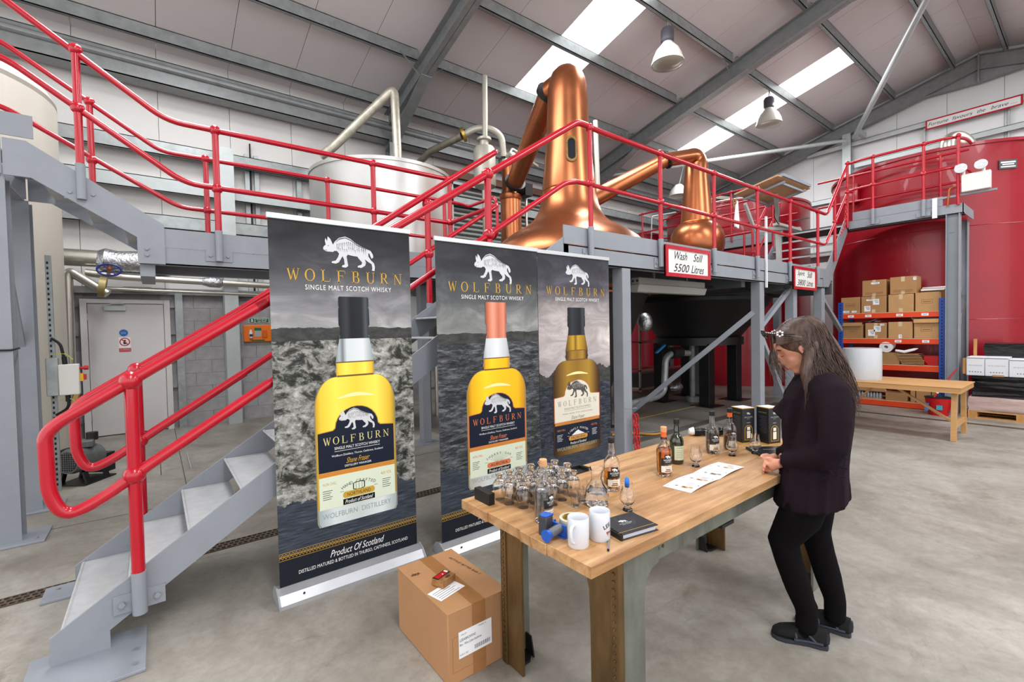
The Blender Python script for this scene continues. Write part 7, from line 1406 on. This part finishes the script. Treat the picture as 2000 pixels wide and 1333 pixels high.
# ================================================================== woman
OX, OY, FA = 2.44, .84, radians(118.6)
MW = Matrix.Translation((OX, OY, 0)) @ Matrix.Rotation(FA, 4, 'Z')
wo = thing('person', 'person with long brown hair, dark coat and black trousers looking down at the table', 'person', (OX, OY, 0))
SKIN = mat('skin', '#c98d74', .5, var=.05, vs=20); SKIN.node_tree.nodes['Principled BSDF'].inputs['Subsurface Weight'].default_value = .08
COATM = mat('plum_black_jersey', '#1d141a', .95, var=.15, vs=6, bump=.2, bs=18, spec=.12); TROU = mat('black_trousers', '#0c0a0c', .95, bump=.12, bs=25, spec=.12); HAIR = bpy.data.materials.new('brown_hair'); HAIR.use_nodes = True
wood(HAIR, '#2c1d16', '#402b21', '#5f4536', st=(14, 40, 8), rough=.4)
def ell(u_, v_, z, a, b_, n=24, tilt=0):
    return [(u_+a*cos(t), v_+b_*sin(t), z+tilt*cos(t)) for t in (2*pi*i/n for i in range(n))]
def remesh(o, vox, sm=6, sub=0):
    r_ = o.modifiers.new('r', 'REMESH'); r_.mode = 'VOXEL'; r_.voxel_size = vox; r_.use_smooth_shade = True; s_ = o.modifiers.new('s', 'SMOOTH'); s_.iterations = sm; s_.factor = .6; return o
def W_(): q = MB(); q.M = MW; return q
# body: legs, torso, neck, head, arms and feet as one surface
HC_ = Vector((.053, 0, 1.382)); HM = Matrix.Translation(HC_) @ Matrix.Rotation(radians(28), 4, 'Y')     # head frame: x face, z crown
b = W_()
b.ring([ell(.02, 0, .72, .10, .145), ell(.0, 0, .86, .105, .15), ell(-.02, 0, 1.0, .09, .13), ell(-.03, 0, 1.12, .1, .15), ell(-.035, 0, 1.22, .09, .165), ell(-.02, 0, 1.27, .06, .09)])
b.tube([(-.02, 0, 1.24), (.02, 0, 1.31), (.06, 0, 1.37)], [.055, .05, .05], 16)
for s_, kn, an in ((1, (.125, .07, .44), (.04, .065, .09)), (-1, (-.03, -.09, .45), (-.10, -.075, .09))):
    b.tube([(.02, s_*.08, .76), ((.02+kn[0])/2+.0, s_*.08, .6), kn, ((kn[0]+an[0])/2-.01, (kn[1]+an[1])/2, .26), an, (an[0]+.01, an[1], .05)], [.07, .06, .04, .034, .026, .026], 16)
    b.tube([(an[0]-.03, an[1], .045), (an[0]+.05, an[1]-(.01 if s_ > 0 else .02), .035), (an[0]+.13, an[1]-(.0 if s_ > 0 else .03), .025)], [.024, .022, .014], 14)
for s_, wr in ((1, (.10, .055, .845)), (-1, (.105, -.06, .845))):
    b.tube([(-.035, s_*.13, 1.22), (-.04, s_*.17, 1.18), (-.03, s_*.205, .96), (.03, s_*.15, .90), wr, (wr[0]+.02, wr[1]-s_*.02, .835)], [.05, .045, .036, .032, .024, .022], 14)
hb = MB(); hb.M = MW @ HM
hb.ball((-.005, 0, .03), .092, 20, (1.02, .82, 1.0)); hb.ball((.03, 0, -.03), .062, 16, (.95, .84, 1.15)); hb.ball((.055, 0, -.088), .025, 12, (1, 1.1, .8)); hb.ball((.085, 0, .045), .03, 12, (.5, 1.6, .7))
hb.tube([(.083, 0, .018), (.098, 0, -.01), (.108, 0, -.03), (.088, 0, -.038)], [.009, .011, .0135, .01], 10)
for s_ in (-1, 1): hb.ball((.055, s_*.03, -.028), .020, 12); hb.ball((.0, s_*.079, -.005), .022, 12, (.8, .35, 1.35))
hb.ball((.088, 0, -.058), .015, 12, (.7, 1.5, .38)); hb.ball((.085, 0, -.069), .014, 12, (.7, 1.4, .42)); hb.ball((.0, 0, -.06), .05, 12, (1.1, .9, 1))
n_ = len(b.v); b.v += hb.v; b.f += [tuple(k+n_ for k in f) for f in hb.f]
# hands: palms and five fingers each, clasped on the table edge
def hand(mb, wr, s_):
    wr = Vector(wr); pm_ = wr+Vector((.045, -s_*.035, -.028)); mb.tube([wr, wr.lerp(pm_, .4)+Vector((0, 0, .004)), wr.lerp(pm_, .8), pm_], [.021, .024, .026, .02], 12)
    for i in range(4):
        o_ = (i-1.5)*.0145; st_ = pm_+Vector((-.005, 0, -o_*1.1))+Vector((o_*.3, 0, 0)); L_ = (.9, 1.05, 1.0, .8)[i]
        p1_ = st_+Vector((.018*L_, -s_*.014*L_, -.003)); p2_ = p1_+Vector((.006*L_, -s_*.02*L_, -.008)); p3_ = p2_+Vector((-.008*L_, -s_*.014*L_, -.006)); mb.tube([st_-Vector((.012, 0, 0)), st_, p1_, p2_, p3_], [.008, .0085, .008, .0072, .006], 10)
    th = wr.lerp(pm_, .45)+Vector((0, 0, .012)); mb.tube([th, th+Vector((.022, -s_*.006, .012)), th+Vector((.042, -s_*.016, .010)), th+Vector((.053, -s_*.026, .002))], [.011, .0105, .009, .007], 10)
hd = W_(); hand(hd, (.135, .05, .835), 1); hand(hd, (.148, -.042, .84), -1); n_ = len(b.v); b.v += hd.v; b.f += [tuple(k+n_ for k in f) for f in hd.f]
body = b.build('body', SKIN, wo); remesh(body, .0052, 4)
# face details
q = MB(); q.M = MW @ HM
for s_ in (-1, 1): q.tube([(.092, s_*.018, .032), (.09, s_*.034, .038), (.08, s_*.05, .03)], .003, 6)
q.build('eyebrow', HAIR, wo)
q = MB(); q.M = MW @ HM
for s_ in (-1, 1): q.tube([(.0895, s_*.018, .002), (.0875, s_*.032, .0005), (.0805, s_*.045, .002)], .0014, 6)
q.build('eyelash', mat('lash', '#1c1210', .6), wo)
q = MB(); q.M = MW @ HM; q.ball((.0955, 0, -.0585), .011, 12, (.5, 1.7, .35)); q.ball((.0935, 0, -.0665), .011, 12, (.5, 1.5, .42)); q.build('lips', mat('lips', '#a8584f', .45), wo)
q = hd
# trousers
b = W_(); b.ring([ell(-.01, 0, .9, .095, .15), ell(-.0, 0, .8, .105, .155), ell(.01, 0, .72, .11, .16), ell(.03, 0, .66, .105, .15)])
for s_, kn, an in ((1, (.125, .07, .44), (.04, .065, .09)), (-1, (-.03, -.09, .45), (-.10, -.075, .09))):
    b.tube([(.02, s_*.075, .76), ((.02+kn[0])/2+(-.005 if s_ > 0 else -.01), s_*.08, .6), (kn[0]+.008, kn[1], .47), (kn[0]-.015, kn[1], .38), ((kn[0]+an[0])/2-.01, (kn[1]+an[1])/2, .26), (an[0]-.002, an[1], .15), (an[0]-.0, an[1], .085), (an[0]+.004, an[1], .06)], [.095, .09, .067, .060, .057, .045, .046, .044], 18)
    for k_ in range(4): b.tube([(an[0]-.045, an[1], .12+.022*k_), (an[0]+.02, an[1]+.03*s_, .115+.024*k_), (an[0]+.04, an[1], .12+.022*k_)], .012, 8)
    b.tube([(kn[0]-.055, kn[1]+.03, .44), (kn[0]-.0, kn[1]+.055, .425), (kn[0]+.05, kn[1]+.02, .45)], .014, 8); b.tube([(kn[0]-.06, kn[1]+.02, .40), (kn[0]-.0, kn[1]+.05, .395), (kn[0]+.03, kn[1]+.02, .40)], .013, 8)
remesh(b.build('trousers', TROU, wo), .009, 5)
# coat: body, sleeves, draped collar
b = W_(); hem = [(.014, .655, .150, .20, -.03), (.012, .70, .146, .198, -.025), (.0, .8, .130, .185, -.008), (-.018, .92, .125, .178, 0), (-.03, 1.02, .125, .178, 0), (-.035, 1.12, .125, .185, 0), (-.038, 1.2, .105, .18, 0), (-.03, 1.255, .075, .12, .0), (-.005, 1.295, .06, .075, -.01)]
b.ring([ell(u_, 0, z, a, bb_, 28, tl) for u_, z, a, bb_, tl in hem])
for s_ in (1, -1):
    wr = (.085, s_*.06, .853)
    b.tube([(-.03, s_*.11, 1.215), (-.04, s_*.175, 1.185), (-.045, s_*.215, 1.08), (-.035, s_*.225, .97), (-.01, s_*.205, .915), (.035, s_*.145, .885), (.085, s_*.085, .862), (.125, s_*.055, .846)], [.075, .072, .062, .058, .056, .05, .042, .041], 18)
rnd = random.Random(11)
for i in range(11):
    a = 2*pi*i/11+rnd.uniform(-.2, .2); cu_ = [(.012+.145*cos(a), .20*sin(a), .665-.03*cos(a)), (.0+.128*cos(a), .187*sin(a), .8), (-.02+.12*cos(a+.05), .175*sin(a+.05), .95)]; b.tube(cu_, [.014, .010, .004], 8)
b.prism([(.06, .10, 1.19), (.09, .08, 1.0), (.175, .045, 1.085), (.13, .02, 1.13), (.08, .0, 1.22)], (0, -.03, 0)); b.prism([(.05, .08, 1.24), (.11, .06, 1.12), (.10, .02, .92), (.08, -.05, 1.2)], (0, -.06, 0))
b.tube([(.03, .09, 1.25), (.085, .08, 1.15), (.11, .06, 1.02), (.10, .05, .9), (.13, .05, .68)], [.025, .028, .024, .02, .018], 10); b.tube([(.03, -.09, 1.25), (.085, -.08, 1.15), (.10, -.07, 1.0), (.10, -.06, .9), (.13, -.06, .69)], [.025, .028, .024, .02, .018], 10)
for k_ in range(5): b.tube([(-.09, .215, 1.0-.04*k_), (-.02, .262-.004*k_, 1.0-.035*k_), (.015, .23, 1.0-.045*k_)], .007, 8)
coat = b.build('coat', COATM, wo); remesh(coat, .0085, 3)
# hair: cap plus many strands
def hl(p): return HM @ Vector(p)
b = W_(); hh_ = MB(); hh_.M = MW @ HM
hh_.ball((-.018, 0, .045), .102, 20, (1.0, .88, .94)); hh_.ball((-.045, 0, -.01), .078, 16, (.9, 1.0, 1.2)); hh_.ball((.04, 0, .092), .04, 14, (1.1, 1.3, .8))
n_ = len(b.v); b.v += hh_.v; b.f += [tuple(k+n_ for k in f) for f in hh_.f]
b.tube([(.0, 0, 1.42), (-.03, 0, 1.37), (-.075, .0, 1.30), (-.115, 0, 1.21), (-.14, 0, 1.14)], [.078, .078, .068, .05, .02], 18)
for s_ in (-1, 1): b.tube([(.0, s_*.07, 1.42), (.02, s_*.08, 1.36), (.035, s_*.088, 1.28), (.03, s_*.105, 1.2), (.015, s_*.11, 1.14)], [.02, .034, .034, .028, .012], 12)
cap = b.build('hair', HAIR, wo); remesh(cap, .008, 4)
st = W_(); rnd = random.Random(21)
def strand(pts, r0, r1=.0006):
    n2 = len(pts); st.tube(bend(pts, .06, 3), [r0+(r1-r0)*(i/(n2*4-7-1)) ** 2 if n2*4-7 > 1 else r0 for i in range(len(bend(pts, .06, 3)))], 5)
def strand(pts, r0, r1=.0006):
    p_ = bend(pts, .06, 3); k_ = len(p_)-1; st.tube(p_, [r0+(r1-r0)*(i/k_)**2 for i in range(k_+1)], 5)
def capp(x0, s_, t_, k_=1.03):
    r0 = sqrt(max(.02, 1-((x0+.018)/.108)**2)); return hl((x0-.03*t_, s_*.09*k_*r0*sin(t_), .045+.098*k_*r0*cos(t_)))
for i in range(420):
    s_ = rnd.choice((-1, 1)); x0 = rnd.uniform(-.10, .05); w1 = rnd.uniform(-.01, .01)
    pts = [capp(x0, s_, .14, .93)]+[capp(x0, s_, t_, 1.02+rnd.uniform(-.01, .02)) for t_ in (.5, .85, 1.2)]; q_ = capp(x0, s_, 1.55)
    m1 = Vector((q_.x*.55-.025+w1, s_*rnd.uniform(.06, .1), 1.335+rnd.uniform(-.02, .02))); e1_ = Vector((-.10+rnd.uniform(-.07, .075), s_*rnd.uniform(.02, .12), 1.13+rnd.uniform(-.04, .08)))
    strand(pts+[m1, m1.lerp(e1_, .5)+Vector((-.014, s_*.006, .006)), e1_], rnd.uniform(.0012, .0024))
for i in range(190):      # side locks in front of the shoulder
    s_ = rnd.choice((-1, 1)); x0 = rnd.uniform(-.03, .05); pts = [capp(x0, s_, t_, 1.02+rnd.uniform(-.01, .02)) for t_ in (.35, .65, 1.0, 1.35)]; pts = [capp(x0, s_, .2, .93)]+pts
    m1 = Vector((.015+rnd.uniform(-.03, .03), s_*rnd.uniform(.09, .112), 1.36)); e1_ = Vector((rnd.uniform(-.06, .055), s_*rnd.uniform(.10, .135), 1.13+rnd.uniform(-.03, .08))); strand(pts+[m1, m1.lerp(e1_, .5)+Vector((.012, s_*.012, 0)), e1_], rnd.uniform(.0012, .0024))
for i in range(160):      # straight down the back
    y_ = rnd.uniform(-.07, .07); x0 = rnd.uniform(-.02, .03); a_ = [hl((-.018+.106*cos(t_), y_*.9*sin(t_), .045+.1*sin(t_))) for t_ in (2.15, 2.4, 2.7, 3.0)]; a_ = [hl((-.06, y_*.5, .115))]+a_
    e1_ = Vector((-.13+rnd.uniform(-.045, .03), y_*1.3, 1.12+rnd.uniform(-.04, .07))); m1 = Vector((-.10+rnd.uniform(-.01, .01), y_*1.1, 1.33)); strand(a_+[m1, m1.lerp(e1_, .5)+Vector((-.018, 0, 0)), e1_], rnd.uniform(.0012, .0022))
for i in range(150):      # swept back over the temple
    s_ = rnd.choice((-1, 1)); z0_ = rnd.uniform(.06, .12); p0_ = hl((.055+.03*(.12-z0_)/.06, s_*(.045+.4*(.12-z0_)), z0_)); p1_ = hl((.02, s_*rnd.uniform(.084, .09), z0_*.6+.01)); p2_ = hl((-.045, s_*.088, .01+z0_*.2)); e1_ = Vector((rnd.uniform(-.09, .03), s_*rnd.uniform(.09, .13), 1.15+rnd.uniform(-.03, .09)))
    strand([p0_, p1_, p2_, p2_.lerp(e1_, .5)+Vector((0, s_*.01, 0)), e1_], rnd.uniform(.0012, .0022))
for i in range(130):      # down the outer side of the back
    s_ = rnd.choice((-1, 1)); pts = [capp(rnd.uniform(-.1, -.05), s_, t_, 1.03) for t_ in (.5, .9, 1.3)]; m1 = Vector((-.10+rnd.uniform(-.03, .02), s_*rnd.uniform(.03, .085), 1.3)); e1_ = Vector((-.15+rnd.uniform(-.02, .05), s_*rnd.uniform(.0, .11), 1.12+rnd.uniform(-.03, .06))); strand(pts+[m1, m1.lerp(e1_, .5)+Vector((-.012, 0, 0)), e1_], rnd.uniform(.0012, .0024))
for i in range(70):       # loose front strands hanging from the forehead
    s_ = rnd.choice((-1, 1)); top = hl((.075, s_*rnd.uniform(.01, .06), .115)); m4 = hl((.104, s_*rnd.uniform(.045, .075), .045)); e4 = Vector((.12+rnd.uniform(-.025, .05), s_*rnd.uniform(.04, .085), 1.27+rnd.uniform(-.07, .05))); strand([top, m4, (m4+e4)/2+Vector((.012, 0, 0)), e4], rnd.uniform(.0009, .0018))
st.build('hair_strands', HAIR, wo, kind='stuff')
# sunglasses pushed up on the hair
sg = thing('sunglasses', 'dark sunglasses with floral hinge pushed up on the head of the woman', 'sunglasses', tuple((MW @ HM @ Vector((.1, 0, .12)))[:3]))
q = MB(); q.M = MW @ HM
for s_ in (-1, 1): q.ball((.098, s_*.034, .128), .027, 14, (.35, 1.0, .85))
q.build('lens', mat('dark_lens', '#120f12', .08, coat=.5), sg)
q = MB(); q.M = MW @ HM; q.tube([(.1, -.065, .135), (.106, 0, .138), (.1, .065, .135)], .004, 8)
for s_ in (-1, 1): q.tube([(.097, s_*.064, .132), (.06, s_*.097, .11), (.0, s_*.102, .075)], .004, 8)
q.build('frame', BLACK, sg)
q = MB(); q.M = MW @ HM
for s_ in (-1, 1):
    for k_ in range(6): a = k_*pi/3; q.ball((.05+.011*cos(a), s_*.104, .105+.011*sin(a)), .0055, 8, (1, .5, 1))
    for k_ in range(5): q.ball((.085-.006*k_, s_*(.078+.005*k_), .128-.004*k_), .003, 6)
q.build('floral_hinge', mat('silver_trim', '#c9c6c4', .25, .8), sg)
# shoes
SHOE = mat('dark_blue_leather', '#1d2530', .38); SUEDE = mat('black_suede', '#0c0b0d', .9); SOLE = mat('rubber_sole', '#2b2e33', .7)
def shoe(u0, u1, v0, v1):
    d_ = Vector((u1-u0, v1-v0, 0)); L_ = d_.length; Ms = MW @ Matrix.Translation((u0, v0, 0)) @ Matrix.Rotation(atan2(d_.y, d_.x), 4, 'Z'); t = thing('shoe', None, None); bpy.data.objects.remove(t)
    def S(): q = MB(); q.M = Ms; return q
    def outl(z, k_, f_=1): return [(L_*x, y*f_*k_, z) for x, y in ((0, .018), (.03, .03), (.15, .034), (.35, .03), (.55, .036), (.75, .044), (.9, .038), (.98, .02), (1, 0), (.98, -.02), (.9, -.036), (.75, -.042), (.55, -.036), (.35, -.03), (.15, -.034), (.03, -.03), (0, -.018))]
    q = S(); q.ring([outl(0, 1), outl(.008, 1.05), outl(.018, 1.03)]); o = q.build('shoe_sole', SOLE, wo)
    q = S(); up_ = [outl(.018, 1.0)]
    for z, k_, x1_ in ((.03, .98, .99), (.042, .92, .95), (.052, .84, .86), (.062, .74, .72), (.072, .66, .55), (.082, .6, .44)): up_.append([(min(x, L_*x1_), y*k_, z-.012*(x/L_)*0) for x, y, _ in outl(z, 1.0)])
    q.ring(up_); o = q.build('shoe', SUEDE, wo); s2_ = o.modifiers.new('s', 'SMOOTH'); s2_.iterations = 2
    q = S(); q.tube([(L_*.55, .04, .02), (L_*.57, .025, .053), (L_*.58, 0, .06), (L_*.57, -.025, .053), (L_*.55, -.04, .02)], .006, 8); q.tube([(L_*.2, .036, .025), (L_*.38, .026, .062), (L_*.42, 0, .068), (L_*.38, -.026, .062), (L_*.2, -.036, .025)], .006, 8); q.tube([(L_*.01, 0, .02), (-L_*.0, 0, .045), (L_*.01, 0, .07)], .009, 8); q.tube([(L_*.1, .034, .028), (L_*.35, .034, .028), (L_*.6, .04, .026)], .007, 8); q.build('shoe_strap', SHOE, wo)
b = W_()
for an in ((.04, .065), (-.10, -.075)): b.tube([(an[0], an[1], .13), (an[0]+.0, an[1], .07), (an[0]+.02, an[1], .045)], [.038, .037, .034], 14)
b.build('leg', mat('black_sock', '#0b0a0c', .95, spec=.1), wo) if False else b.build('sock', mat('black_sock', '#0b0a0c', .95, spec=.1), wo)
shoe(-.045, .185, .068, .058); shoe(-.165, .06, -.07, -.12)
